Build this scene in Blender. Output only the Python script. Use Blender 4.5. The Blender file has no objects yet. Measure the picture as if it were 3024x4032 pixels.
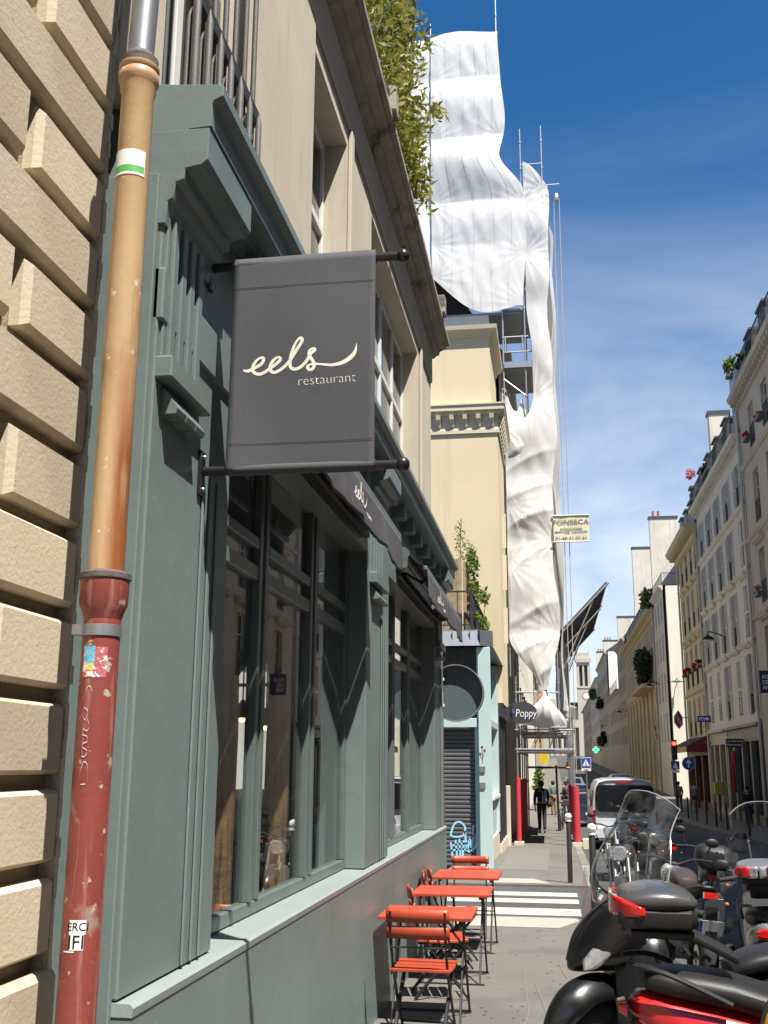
import bpy, bmesh, math, random
from mathutils import Vector, Matrix
random.seed(7)
SC = bpy.context.scene
COL = SC.collection
R = math.radians
# ------------------------------------------------------------ camera
F = Vector((-0.15210, 0.96086, 0.23156)).normalized()
yaw, pitch, roll = 0.156979779, 0.233680748, 0.005734390
fw = Vector((-math.sin(yaw)*math.cos(pitch), math.cos(yaw)*math.cos(pitch), math.sin(pitch)))
rt = Vector((math.cos(yaw), math.sin(yaw), 0)); up = rt.cross(fw)
rt2 = rt*math.cos(roll)+up*math.sin(roll); up2 = -rt*math.sin(roll)+up*math.cos(roll)
cam_d = bpy.data.cameras.new('camera'); cam = bpy.data.objects.new('camera', cam_d); COL.objects.link(cam)
cam.matrix_world = Matrix(((rt2.x, up2.x, -fw.x, 0), (rt2.y, up2.y, -fw.y, 0), (rt2.z, up2.z, -fw.z, 1.65), (0, 0, 0, 1)))
cam_d.sensor_fit = 'VERTICAL'; cam_d.sensor_height = 36.0; cam_d.lens = 36.0*4159.9/4032.0
cam_d.clip_start = 0.05; cam_d.clip_end = 6000
SC.camera = cam
# ------------------------------------------------------------ world, sun, exposure
SUN = Vector((0.311, -0.345, 0.885)).normalized()
W = bpy.data.worlds.new('World'); SC.world = W; W.use_nodes = True
nt = W.node_tree; nt.nodes.clear()
o_ = nt.nodes.new('ShaderNodeOutputWorld'); bg = nt.nodes.new('ShaderNodeBackground'); sky = nt.nodes.new('ShaderNodeTexSky')
sky.sky_type = 'NISHITA'; sky.sun_disc = False; sky.sun_elevation = math.asin(SUN.z); sky.sun_rotation = math.atan2(SUN.x, SUN.y)
sky.altitude = 100; sky.air_density = 1.0; sky.dust_density = 0.1; sky.ozone_density = 4.5
bg.inputs['Strength'].default_value = 0.07
# thin procedural cirrus all over the sky
tc = nt.nodes.new('ShaderNodeTexCoord'); mp = nt.nodes.new('ShaderNodeMapping'); mp.inputs['Scale'].default_value = (1.0, 1.0, 2.3)
mp.inputs['Rotation'].default_value = (0.35, 0.5, 0.2)
n1 = nt.nodes.new('ShaderNodeTexNoise'); n1.inputs['Scale'].default_value = 2.3; n1.inputs['Detail'].default_value = 9; n1.inputs['Roughness'].default_value = 0.55
n1.inputs['Distortion'].default_value = 0.6
rp = nt.nodes.new('ShaderNodeValToRGB'); rp.color_ramp.elements[0].position = 0.29; rp.color_ramp.elements[1].position = 0.60
sep = nt.nodes.new('ShaderNodeSeparateXYZ'); mr = nt.nodes.new('ShaderNodeMapRange')
mr.inputs['From Min'].default_value = 0.12; mr.inputs['From Max'].default_value = 0.56; mr.inputs['To Min'].default_value = 0.95; mr.inputs['To Max'].default_value = 0.0
mu = nt.nodes.new('ShaderNodeMath'); mu.operation = 'MULTIPLY'
mx = nt.nodes.new('ShaderNodeMixRGB'); mx.inputs['Color2'].default_value = (6.9, 7.5, 8.4, 1)
L = nt.links.new
L(tc.outputs['Generated'], mp.inputs['Vector']); L(mp.outputs['Vector'], n1.inputs['Vector']); L(n1.outputs['Fac'], rp.inputs['Fac'])
L(tc.outputs['Generated'], sep.inputs['Vector']); L(sep.outputs['Z'], mr.inputs['Value'])
L(rp.outputs['Color'], mu.inputs[0]); L(mr.outputs['Result'], mu.inputs[1]); L(mu.outputs[0], mx.inputs['Fac'])
hs = nt.nodes.new('ShaderNodeHueSaturation'); hs.inputs['Saturation'].default_value = 1.28; L(sky.outputs['Color'], hs.inputs['Color']); L(hs.outputs['Color'], mx.inputs['Color1']); L(mx.outputs['Color'], bg.inputs['Color']); L(bg.outputs['Background'], o_.inputs['Surface'])
sun_d = bpy.data.lights.new('sun', 'SUN'); sun_d.energy = 5.0; sun_d.angle = R(0.53); sun_d.color = (1.0, 0.95, 0.87)
sun = bpy.data.objects.new('sun', sun_d); COL.objects.link(sun)
sun.rotation_euler = (-SUN).to_track_quat('-Z', 'Y').to_euler(); sun.location = (20, -20, 60)
vs = SC.view_settings; vs.view_transform = 'Standard'; vs.look = 'None'; vs.gamma = 1.0; vs.use_curve_mapping = False; vs.exposure = 0.96
SC.cycles.max_bounces = 8; SC.cycles.diffuse_bounces = 2; SC.cycles.transparent_max_bounces = 16; SC.cycles.caustics_reflective = False; SC.cycles.caustics_refractive = False

# ------------------------------------------------------------ materials
MATS = {}
def mat(name, col, rough=0.6, var=0.10, vs=2.5, bump=0.0, bs=60.0, metal=0.0, spec=0.5, coat=0.0, rnd=0.0,
        spot=None, spots=None, streak=None, emit=None, alpha=None):
    """procedural principled material; spot=(colour, scale, threshold, softness) adds patches, streak the same but stretched along z"""
    if name in MATS: return MATS[name]
    m = bpy.data.materials.new(name); m.use_nodes = True; t = m.node_tree; b = t.nodes['Principled BSDF']; lk = t.links.new
    b.inputs['Roughness'].default_value = rough; b.inputs['Metallic'].default_value = metal
    b.inputs['Specular IOR Level'].default_value = spec; b.inputs['Coat Weight'].default_value = coat
    b.inputs['Coat Roughness'].default_value = 0.08
    c4 = (*col, 1)
    tcn = t.nodes.new('ShaderNodeTexCoord')
    out = None
    if var > 0:
        n = t.nodes.new('ShaderNodeTexNoise'); n.inputs['Scale'].default_value = vs; n.inputs['Detail'].default_value = 7; n.inputs['Roughness'].default_value = 0.62
        lk(tcn.outputs['Object'], n.inputs['Vector'])
        r = t.nodes.new('ShaderNodeMapRange'); r.inputs['From Min'].default_value = 0.25; r.inputs['From Max'].default_value = 0.75
        r.inputs['To Min'].default_value = 1-var; r.inputs['To Max'].default_value = 1+var
        lk(n.outputs['Fac'], r.inputs['Value'])
        h = t.nodes.new('ShaderNodeVectorMath'); h.operation = 'SCALE'; h.inputs[0].default_value = col
        lk(r.outputs['Result'], h.inputs['Scale']); out = h.outputs['Vector']
    else:
        v = t.nodes.new('ShaderNodeRGB'); v.outputs[0].default_value = c4; out = v.outputs[0]
    if rnd > 0:
        oi = t.nodes.new('ShaderNodeObjectInfo'); r = t.nodes.new('ShaderNodeMapRange'); r.inputs['To Min'].default_value = 1-rnd; r.inputs['To Max'].default_value = 1+rnd
        lk(oi.outputs['Random'], r.inputs['Value'])
        h = t.nodes.new('ShaderNodeVectorMath'); h.operation = 'SCALE'; lk(out, h.inputs[0]); lk(r.outputs['Result'], h.inputs['Scale']); out = h.outputs['Vector']
    for sp, stretch in ((spot, None), (spots, None), (streak, (9, 9, 0.7))):
        if sp is None: continue
        sc, sscale, th, soft = sp
        n = t.nodes.new('ShaderNodeTexNoise'); n.inputs['Scale'].default_value = sscale; n.inputs['Detail'].default_value = 5; n.inputs['Roughness'].default_value = 0.6
        if stretch:
            mpn = t.nodes.new('ShaderNodeMapping'); mpn.inputs['Scale'].default_value = stretch; lk(tcn.outputs['Object'], mpn.inputs['Vector']); lk(mpn.outputs['Vector'], n.inputs['Vector'])
        else: lk(tcn.outputs['Object'], n.inputs['Vector'])
        r = t.nodes.new('ShaderNodeMapRange'); r.inputs['From Min'].default_value = th; r.inputs['From Max'].default_value = th+soft; r.clamp = True
        lk(n.outputs['Fac'], r.inputs['Value'])
        x = t.nodes.new('ShaderNodeMixRGB'); lk(r.outputs['Result'], x.inputs['Fac']); lk(out, x.inputs['Color1']); x.inputs['Color2'].default_value = (*sc, 1); out = x.outputs['Color']
    lk(out, b.inputs['Base Color'])
    if bump > 0:
        n = t.nodes.new('ShaderNodeTexNoise'); n.inputs['Scale'].default_value = bs; n.inputs['Detail'].default_value = 6; n.inputs['Roughness'].default_value = 0.6
        lk(tcn.outputs['Object'], n.inputs['Vector'])
        bp = t.nodes.new('ShaderNodeBump'); bp.inputs['Strength'].default_value = bump; bp.inputs['Distance'].default_value = 0.02
        lk(n.outputs['Fac'], bp.inputs['Height']); lk(bp.outputs['Normal'], b.inputs['Normal'])
    if emit:
        b.inputs['Emission Color'].default_value = (*emit[0], 1); b.inputs['Emission Strength'].default_value = emit[1]
    MATS[name] = m; return m

def glass(name, tint=(0.85, 0.9, 0.88), refl=1.0, dirt=0.0, ior=1.5):
    if name in MATS: return MATS[name]
    m = bpy.data.materials.new(name); m.use_nodes = True; t = m.node_tree; t.nodes.clear(); lk = t.links.new
    o = t.nodes.new('ShaderNodeOutputMaterial'); tr = t.nodes.new('ShaderNodeBsdfTransparent'); tr.inputs['Color'].default_value = (*tint, 1)
    g = t.nodes.new('ShaderNodeBsdfGlossy'); g.inputs['Roughness'].default_value = 0.005; g.inputs['Color'].default_value = (1, 1, 1, 1)
    lw = t.nodes.new('ShaderNodeLayerWeight'); lw.inputs['Blend'].default_value = 0.5
    pw = t.nodes.new('ShaderNodeMath'); pw.operation = 'POWER'; pw.inputs[1].default_value = 5.0; lk(lw.outputs['Facing'], pw.inputs[0])
    f = t.nodes.new('ShaderNodeMath'); f.operation = 'MULTIPLY_ADD'; f.inputs[1].default_value = 0.96; f.inputs[2].default_value = 0.04; lk(pw.outputs[0], f.inputs[0])
    k = t.nodes.new('ShaderNodeMath'); k.operation = 'MULTIPLY'; k.inputs[1].default_value = refl; k.use_clamp = True; lk(f.outputs[0], k.inputs[0])
    mxs = t.nodes.new('ShaderNodeMixShader'); lk(k.outputs[0], mxs.inputs[0]); lk(tr.outputs[0], mxs.inputs[1]); lk(g.outputs[0], mxs.inputs[2])
    last = mxs.outputs[0]
    if dirt > 0:
        d = t.nodes.new('ShaderNodeBsdfDiffuse'); d.inputs['Color'].default_value = (0.5, 0.5, 0.48, 1)
        tcn = t.nodes.new('ShaderNodeTexCoord'); n = t.nodes.new('ShaderNodeTexNoise'); n.inputs['Scale'].default_value = 14; n.inputs['Detail'].default_value = 8
        lk(tcn.outputs['Object'], n.inputs['Vector']); r = t.nodes.new('ShaderNodeMapRange'); r.inputs['From Min'].default_value = 0.35; r.inputs['From Max'].default_value = 0.8; r.inputs['To Max'].default_value = dirt
        lk(n.outputs['Fac'], r.inputs['Value']); m2 = t.nodes.new('ShaderNodeMixShader'); lk(r.outputs[0], m2.inputs[0]); lk(last, m2.inputs[1]); lk(d.outputs[0], m2.inputs[2]); last = m2.outputs[0]
    lk(last, o.inputs['Surface']); MATS[name] = m; return m

def tarp(name, col, trans=0.35):
    if name in MATS: return MATS[name]
    m = mat(name+'_b', col, rough=0.8, var=0.06, vs=0.9, bump=0.25, bs=5, spec=0.15, streak=((0.62, 0.60, 0.56), 0.6, 0.60, 0.12)); t = m.node_tree; lk = t.links.new
    b = t.nodes['Principled BSDF']; o = [n for n in t.nodes if n.type == 'OUTPUT_MATERIAL'][0]
    tl = t.nodes.new('ShaderNodeBsdfTranslucent'); tl.inputs['Color'].default_value = (*col, 1)
    x = t.nodes.new('ShaderNodeMixShader'); x.inputs[0].default_value = trans; lk(b.outputs[0], x.inputs[1]); lk(tl.outputs[0], x.inputs[2]); lk(x.outputs[0], o.inputs['Surface'])
    MATS[name] = m; return m

def leafmat(name, col, col2):
    if name in MATS: return MATS[name]
    m = mat(name+'_b', col, rough=0.5, var=0.0, spec=0.4); t = m.node_tree; lk = t.links.new
    b = t.nodes['Principled BSDF']; o = [n for n in t.nodes if n.type == 'OUTPUT_MATERIAL'][0]
    tcn = t.nodes.new('ShaderNodeTexCoord'); n = t.nodes.new('ShaderNodeTexNoise'); n.inputs['Scale'].default_value = 6.0; n.inputs['Detail'].default_value = 3
    lk(tcn.outputs['Object'], n.inputs['Vector']); r = t.nodes.new('ShaderNodeMapRange'); r.inputs['From Min'].default_value = 0.35; r.inputs['From Max'].default_value = 0.65
    lk(n.outputs['Fac'], r.inputs['Value']); x = t.nodes.new('ShaderNodeMixRGB'); x.inputs['Color1'].default_value = (*col, 1); x.inputs['Color2'].default_value = (*col2, 1)
    lk(r.outputs[0], x.inputs['Fac']); lk(x.outputs[0], b.inputs['Base Color'])
    tl = t.nodes.new('ShaderNodeBsdfTranslucent'); lk(x.outputs[0], tl.inputs['Color'])
    y = t.nodes.new('ShaderNodeMixShader'); y.inputs[0].default_value = 0.35; lk(b.outputs[0], y.inputs[1]); lk(tl.outputs[0], y.inputs[2]); lk(y.outputs[0], o.inputs['Surface'])
    MATS[name] = m; return m

# ------------------------------------------------------------ mesh builder
class MB:
    def __init__(s): s.v = []; s.f = []
    def add(s, vs_, fs):
        n = len(s.v); s.v += [tuple(p) for p in vs_]; s.f += [tuple(i+n for i in f) for f in fs]; return s
    def box(s, x0, x1, y0, y1, z0, z1):
        x0, x1 = min(x0, x1), max(x0, x1); y0, y1 = min(y0, y1), max(y0, y1); z0, z1 = min(z0, z1), max(z0, z1)
        return s.add([(x0,y0,z0),(x1,y0,z0),(x1,y1,z0),(x0,y1,z0),(x0,y0,z1),(x1,y0,z1),(x1,y1,z1),(x0,y1,z1)],
                     [(0,3,2,1),(4,5,6,7),(0,1,5,4),(1,2,6,5),(2,3,7,6),(3,0,4,7)])
    def obox(s, c, sx, sy, sz, M=None):
        c = Vector(c); P = []
        for a in (-1, 1):
            for b in (-1, 1):
                for d in (-1, 1):
                    p = Vector((a*sx/2, b*sy/2, d*sz/2)); P.append(c+(M @ p if M else p))
        return s.add(P, [(0,1,3,2),(4,6,7,5),(0,4,5,1),(2,3,7,6),(0,2,6,4),(1,5,7,3)])
    def prism(s, poly, ax, a0, a1):
        n = len(poly)
        def P(q, a):
            return {'x': (a, q[0], q[1]), 'y': (q[0], a, q[1]), 'z': (q[0], q[1], a)}[ax]
        vs_ = [P(q, a0) for q in poly]+[P(q, a1) for q in poly]
        fs = [tuple(range(n-1, -1, -1)), tuple(range(n, 2*n))]+[(i, (i+1) % n, n+(i+1) % n, n+i) for i in range(n)]
        return s.add(vs_, fs)
    def ring(s, c, d, r, n, ref=None):
        d = Vector(d).normalized(); a = Vector((0, 0, 1)) if abs(d.z) < 0.95 else Vector((1, 0, 0))
        if ref is not None: a = Vector(ref)
        u = d.cross(a).normalized(); w = d.cross(u)
        return [Vector(c)+u*(r*math.cos(2*math.pi*i/n))+w*(r*math.sin(2*math.pi*i/n)) for i in range(n)]
    def loft(s, rings, cap=True, closed=True):
        n = len(rings[0]); vs_ = [p for r in rings for p in r]; fs = []
        for k in range(len(rings)-1):
            for i in range(n if closed else n-1):
                j = (i+1) % n; fs.append((k*n+i, k*n+j, (k+1)*n+j, (k+1)*n+i))
        if cap and closed:
            fs.append(tuple(range(n-1, -1, -1))); m_ = (len(rings)-1)*n; fs.append(tuple(range(m_, m_+n)))
        return s.add(vs_, fs)
    def tube(s, p0, p1, r0, r1=None, n=10):
        r1 = r0 if r1 is None else r1; d = Vector(p1)-Vector(p0)
        return s.loft([s.ring(p0, d, r0, n), s.ring(p1, d, r1, n)])
    def path(s, pts, r, n=6, ref=None):
        pts = [Vector(p) for p in pts]; rs = r if isinstance(r, (list, tuple)) else [r]*len(pts); rings = []
        for i, p in enumerate(pts):
            d = (pts[min(i+1, len(pts)-1)]-pts[max(i-1, 0)])
            rings.append(s.ring(p, d, rs[i], n, ref))
        return s.loft(rings)
    def lathe(s, prof, c=(0,0,0), axis='z', n=16):
        rings = []
        for r, h in prof:
            q = []
            for i in range(n):
                a = 2*math.pi*i/n; x, y = r*math.cos(a), r*math.sin(a)
                p = {'z': (x, y, h), 'x': (h, x, y), 'y': (y, h, x)}[axis]; q.append((p[0]+c[0], p[1]+c[1], p[2]+c[2]))
            rings.append(q)
        return s.loft(rings, cap=tuple(prof[0]) != tuple(prof[-1]))
    def ball(s, c, r, sc=(1,1,1), nu=14, nv=9):
        prof = []
        rings = []
        for k in range(1, nv):
            a = math.pi*k/nv
            rings.append([(c[0]+sc[0]*r*math.sin(a)*math.cos(2*math.pi*i/nu), c[1]+sc[1]*r*math.sin(a)*math.sin(2*math.pi*i/nu), c[2]-sc[2]*r*math.cos(a)) for i in range(nu)])
        return s.loft(rings)
    def torus(s, c, Rr, r, axis='y', n=24, m=10, sc=1.0):
        vs_ = []; fs = []
        for i in range(n):
            a = 2*math.pi*i/n
            for j in range(m):
                b = 2*math.pi*j/m; q = Rr+r*math.cos(b); h = r*math.sin(b)*sc; x, y = q*math.cos(a), q*math.sin(a)
                p = {'y': (x, h, y), 'x': (h, x, y), 'z': (x, y, h)}[axis]; vs_.append((p[0]+c[0], p[1]+c[1], p[2]+c[2]))
        for i in range(n):
            for j in range(m):
                fs.append((i*m+j, ((i+1) % n)*m+j, ((i+1) % n)*m+(j+1) % m, i*m+(j+1) % m))
        return s.add(vs_, fs)
    def grid(s, fn, nu, nv):
        vs_ = [fn(i/nu, j/nv) for j in range(nv+1) for i in range(nu+1)]
        fs = [(j*(nu+1)+i, j*(nu+1)+i+1, (j+1)*(nu+1)+i+1, (j+1)*(nu+1)+i) for j in range(nv) for i in range(nu)]
        return s.add(vs_, fs)
    def mesh(s, name, m, smooth=False, fix=True):
        me = bpy.data.meshes.new(name); me.from_pydata(s.v, [], s.f)
        if fix:
            b = bmesh.new(); b.from_mesh(me); bmesh.ops.recalc_face_normals(b, faces=b.faces); b.to_mesh(me); b.free()
        if m: me.materials.append(m)
        if smooth:
            me.polygons.foreach_set('use_smooth', [True]*len(me.polygons))
            try: me.set_sharp_from_angle(angle=R(38))
            except Exception: pass
        me.update(); return me
    def build(s, name, m, parent=None, smooth=False, bevel=0, seg=1, fix=True, sub=0, solid=0):
        me = s.mesh(name, m, smooth, fix); return obj(name, me, parent, bevel, seg, sub, solid)
def obj(name, me, parent=None, bevel=0, seg=1, sub=0, solid=0):
    o = bpy.data.objects.new(name, me); COL.objects.link(o)
    if parent is not None: attach(o, parent)
    if solid:
        k = o.modifiers.new('solid', 'SOLIDIFY'); k.thickness = solid; k.offset = 0
    if bevel:
        k = o.modifiers.new('bevel', 'BEVEL'); k.width = bevel; k.segments = seg; k.limit_method = 'ANGLE'; k.angle_limit = R(40); k.harden_normals = False
    if sub:
        k = o.modifiers.new('sub', 'SUBSURF'); k.levels = sub; k.render_levels = sub
    return o
WM = {}
def attach(o, parent):
    o.parent = parent
    if parent.name in WM: o.matrix_parent_inverse = WM[parent.name].inverted()   # parts built in world coordinates
def thing(name, label, cat, loc=(0,0,0), rz=0.0, group=None, local=False, scale=1.0):
    o = bpy.data.objects.new(name, None); COL.objects.link(o); o.empty_display_size = 0.2
    o.location = loc; o.rotation_euler = (0, 0, rz); o['label'] = label; o['category'] = cat
    if group: o['group'] = group
    if not local: WM[o.name] = Matrix.Translation(Vector(loc)) @ Matrix.Rotation(rz, 4, 'Z')
    return o
def tag(o, label, cat, group=None):
    o['label'] = label; o['category'] = cat
    if group: o['group'] = group
    return o
def struct(o): o['kind'] = 'structure'; return o
def stuff(o): o['kind'] = 'stuff'; return o
def copy_tree(o, parent=None):
    c = o.copy(); COL.objects.link(c); c.parent = parent
    if parent is not None: c.matrix_parent_inverse = o.matrix_parent_inverse.copy()
    for ch in list(o.children): copy_tree(ch, c)
    return c
_tc = {}
def text_mesh(txt, size, depth=0.0, shear=0.0, align='CENTER', offset=0.0):
    key = (txt, size, depth, shear, align, offset)
    if key in _tc: return _tc[key]
    cu = bpy.data.curves.new('txt', 'FONT'); cu.body = txt; cu.size = size; cu.extrude = depth; cu.align_x = align; cu.align_y = 'CENTER'; cu.shear = shear; cu.offset = offset
    cu.resolution_u = 4
    to = bpy.data.objects.new('txt', cu); COL.objects.link(to)
    dg = bpy.context.evaluated_depsgraph_get(); me = bpy.data.meshes.new_from_object(to.evaluated_get(dg))
    bpy.data.objects.remove(to); bpy.data.curves.remove(cu); _tc[key] = me; return me
def text(name, txt, size, m, parent, loc, face='-y', rot=0.0, depth=0.001, shear=0.0, align='CENTER', sx=1.0, offset=0.0):
    """flat lettering standing on a plane; face = direction the reader looks from"""
    me = text_mesh(txt, size, depth, shear, align, offset).copy(); me.materials.clear(); me.materials.append(m)
    M = {'-y': Matrix.Rotation(R(90), 4, 'X'), '+x': Matrix.Rotation(R(90), 4, 'Z') @ Matrix.Rotation(R(90), 4, 'X'), '-x': Matrix.Rotation(R(-90), 4, 'Z') @ Matrix.Rotation(R(90), 4, 'X')}[face]
    me.transform(Matrix.Translation(Vector(loc)) @ M @ Matrix.Rotation(rot, 4, 'Z') @ Matrix.Diagonal((sx, 1, 1, 1)))
    return obj(name, me, parent)
def ribbon(pts, w, conv):
    """flat stroke: pts 2D, w widths, conv maps 2D to 3D"""
    b = MB(); L_ = []; n = len(pts)
    for i, p in enumerate(pts):
        a = pts[max(i-1, 0)]; c = pts[min(i+1, n-1)]; dx, dy = c[0]-a[0], c[1]-a[1]; l = math.hypot(dx, dy) or 1
        nx, ny = -dy/l, dx/l; ww = (w[i] if isinstance(w, (list, tuple)) else w)/2
        L_.append((conv(p[0]+nx*ww, p[1]+ny*ww), conv(p[0]-nx*ww, p[1]-ny*ww)))
    for i in range(n-1): b.add([L_[i][0], L_[i][1], L_[i+1][1], L_[i+1][0]], [(0, 1, 2, 3)])
    return b
def spline(pts, k=5):
    """Catmull-Rom resample of 2D/3D points"""
    out = []; n = len(pts)
    for i in range(n-1):
        p0, p1, p2, p3 = pts[max(i-1, 0)], pts[i], pts[i+1], pts[min(i+2, n-1)]
        for j in range(k):
            t = j/k; out.append(tuple(0.5*((2*b)+(-a+c)*t+(2*a-5*b+4*c-d)*t*t+(-a+3*b-3*c+d)*t**3) for a, b, c, d in zip(p0, p1, p2, p3)))
    out.append(tuple(pts[-1])); return out
def gz(y):
    if y <= 45: return -0.019*y
    if y <= 75:
        t = (y-45); return -0.855-0.019*t+0.019*t*t/60+0.0005*t*t/2
    return -0.855-0.285+0.225+(y-75)*0.017
# ============================================================ palette
M_green = mat('green_paint', (0.156, 0.202, 0.195), rough=0.40, var=0.13, vs=1.1, spot=((0.28, 0.31, 0.30), 34, 0.70, 0.02), bump=0.16, bs=6, spec=0.4, spots=((0.175, 0.22, 0.21), 3.0, 0.58, 0.2), streak=((0.125, 0.162, 0.155), 1.4, 0.62, 0.16))
M_greenframe = mat('green_frame_paint', (0.115, 0.150, 0.142), rough=0.35, var=0.08, vs=5, bump=0.08, bs=40)
M_sill = mat('green_sill_paint', (0.27, 0.32, 0.31), rough=0.4, var=0.08, vs=4, bump=0.1, bs=30)
M_block = mat('limestone_block', (0.54, 0.455, 0.335), rough=0.9, var=0.10, vs=2.0, bump=0.17, bs=55, spec=0.2, rnd=0.15, spots=((0.30, 0.245, 0.17), 30, 0.675, 0.04), spot=((0.57, 0.49, 0.37), 1.6, 0.50, 0.2), streak=((0.40, 0.325, 0.225), 0.8, 0.6, 0.15))
M_joint = mat('stone_joint', (0.38, 0.31, 0.21), rough=0.95, var=0.12, vs=6, bump=0.4, bs=50)
M_mortar = mat('mortar_edge', (0.58, 0.52, 0.40), rough=0.95, var=0.2, vs=14, bump=0.8, bs=45)
M_render = mat('grey_render', (0.53, 0.465, 0.37), rough=0.9, var=0.10, vs=1.1, bump=0.12, bs=70, streak=((0.40, 0.35, 0.275), 1.1, 0.58, 0.2), spot=((0.60, 0.535, 0.43), 1.5, 0.55, 0.3))
M_cornice = mat('weathered_cornice', (0.33, 0.29, 0.235), rough=0.95, var=0.3, vs=3, bump=0.3, bs=30, spot=((0.09, 0.08, 0.07), 2.2, 0.55, 0.12))
M_white = mat('white_frame_paint', (0.72, 0.72, 0.70), rough=0.45, var=0.05, vs=6)
M_iron = mat('black_iron', (0.03, 0.03, 0.032), rough=0.55, var=0.15, vs=20, bump=0.05, bs=80)
M_ironrust = mat('grey_iron', (0.10, 0.095, 0.09), rough=0.6, var=0.2, vs=22, bump=0.1, bs=90)
M_asph = mat('asphalt', (0.068, 0.067, 0.066), rough=0.9, var=0.14, vs=0.7, bump=0.35, bs=160, spots=((0.085, 0.084, 0.081), 0.35, 0.52, 0.12))
M_walk = mat('pavement_asphalt', (0.145, 0.134, 0.118), rough=0.92, var=0.10, vs=1.4, bump=0.3, bs=170, spots=((0.118, 0.110, 0.099), 0.8, 0.55, 0.06), spot=((0.168, 0.158, 0.142), 2.7, 0.62, 0.08))
M_kerb = mat('granite_kerb', (0.2, 0.19, 0.17), rough=0.85, var=0.15, vs=9, bump=0.2, bs=90)
M_paint = mat('road_paint', (0.43, 0.41, 0.36), rough=0.8, var=0.08, vs=5, bump=0.1, bs=90, spots=((0.2, 0.19, 0.17), 9, 0.63, 0.06))
M_glass = glass('shop_glass', (0.93, 0.95, 0.94), refl=1.0, dirt=0.015)
M_dkglass = mat('dark_window_glass', (0.028, 0.032, 0.036), rough=0.06, var=0.25, vs=0.8, spec=0.6, rnd=0.4)

# ============================================================ ground
def strip(name, x0, x1, y0, y1, dz, m, n=None, skirt=0.25, parent=None):
    ys = [y0]
    n = n or max(2, int((y1-y0)/6))
    ys = [y0+(y1-y0)*i/n for i in range(n+1)]
    b = MB(); v = []; f = []
    for y in ys:
        z = gz(y)+dz; v += [(x0, y, z), (x1, y, z), (x0, y, z-skirt), (x1, y, z-skirt)]
    for i in range(n):
        a = 4*i; c = a+4; f += [(a, a+1, c+1, c), (a+1, a+3, c+3, c+1), (a, c, c+2, a+2)]
    f += [(0, 2, 3, 1), (4*n, 4*n+1, 4*n+3, 4*n+2)]
    b.add(v, f); return b.build(name, m, parent)
b = MB(); ys = [-60, -20, 0, 15, 30, 45]+[45+3*i for i in range(1, 11)]+[90, 120, 160, 220, 300, 420, 600, 900, 1500, 3000]
v = []; f = []
for y in ys:
    z = gz(min(y, 420))-0.10-(0.0 if y <= 420 else (y-420)*0.004); v += [(-900, y, z), (900, y, z)]
f = [(2*i, 2*i+1, 2*i+3, 2*i+2) for i in range(len(ys)-1)]
b.add(v, f); struct(b.build('road', M_asph))
struct(strip('left_pavement', -2.2, 0.50, -12, 14.75, 0.0, M_walk))
struct(strip('left_kerb', 0.504, 0.68, -12, 14.75, 0.002, M_kerb))
struct(strip('far_pavement', -2.2, 0.50, 19.35, 52, 0.0, M_walk))
ksm = MB().add([(0, 0, 0), (0.176, 0, 0), (0.176, 0.985, -0.0187), (0, 0.985, -0.0187), (0, 0, -0.25), (0.176, 0, -0.25), (0.176, 0.985, -0.2687), (0, 0.985, -0.2687)], [(0, 1, 2, 3), (0, 4, 5, 1), (1, 5, 6, 2), (2, 6, 7, 3), (3, 7, 4, 0)]).mesh('kerb_stone', mat('granite_kerb_stone', (0.2, 0.19, 0.17), rough=0.85, var=0.15, vs=9, bump=0.2, bs=90, rnd=0.2))
fp_ = bpy.data.objects['far_pavement']
for k in range(32): o = obj('kerb_stone', ksm, fp_); o.location = (0.504, 19.36+k, gz(19.36+k)+0.002+0.003*(k % 3))
struct(strip('distant_left_pavement', -2.4, 0.68, 52.002, 330, 0.0, M_walk, n=60))
struct(strip('right_pavement', 6.58, 9.6, -30, 330, 0.0, M_walk, n=90))
struct(strip('right_kerb', 6.40, 6.577, -30, 330, 0.002, M_kerb, n=90))
side = struct(strip('side_street', -40, 0.60, 14.752, 19.348, -0.035, M_asph, skirt=0.06))
def ypatch(name, poly, dz, m, parent=None):
    b = MB(); b.add([(x, y, gz(y)+dz) for x, y in poly], [tuple(range(len(poly)))]); return b.build(name, m, parent)
for (a, c) in ((17.74, 18.38), (16.71, 17.34), (15.17, 16.02)):
    ypatch('crossing_stripe', [(-3.2, a), (0.30, a+0.02), (0.30, c+0.02), (-3.2, c)], -0.031, M_paint, side)
M_tact = mat('tactile_paving', (0.36, 0.34, 0.29), rough=0.85, var=0.07, vs=4, bump=0.8, bs=26)
struct(ypatch('near_tactile_strip', [(-1.3, 13.62), (0.0, 13.62), (0.24, 14.32), (0.24, 14.62), (-1.3, 14.62)], 0.004, M_tact))
struct(ypatch('far_tactile_strip', [(-1.25, 19.62), (-0.10, 19.62), (-0.45, 20.55), (-1.25, 20.55)], 0.004, M_tact))
# repair patches and scuffs in the pavement asphalt
M_patch = mat('pavement_patch', (0.162, 0.152, 0.136), rough=0.92, var=0.06, vs=3, bump=0.25, bs=170)
struct(ypatch('pavement_repair', [(-1.2, 22.6), (-0.2, 22.6), (-0.2, 30.2), (-1.2, 30.2)], 0.004, M_patch))
for i, pts in enumerate([[(-0.32, 7.6), (-0.25, 8.6), (-0.30, 9.7), (-0.36, 11.2)], [(-0.18, 7.3), (-0.10, 8.3), (-0.22, 9.9)], [(0.05, 10.2), (0.0, 10.9), (0.06, 11.6)]]):
    s = ribbon(spline(pts, 5), 0.012, lambda x, y: (x, y, gz(y)+0.004)).build('pavement_scuff', M_patch); struct(s)

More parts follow.
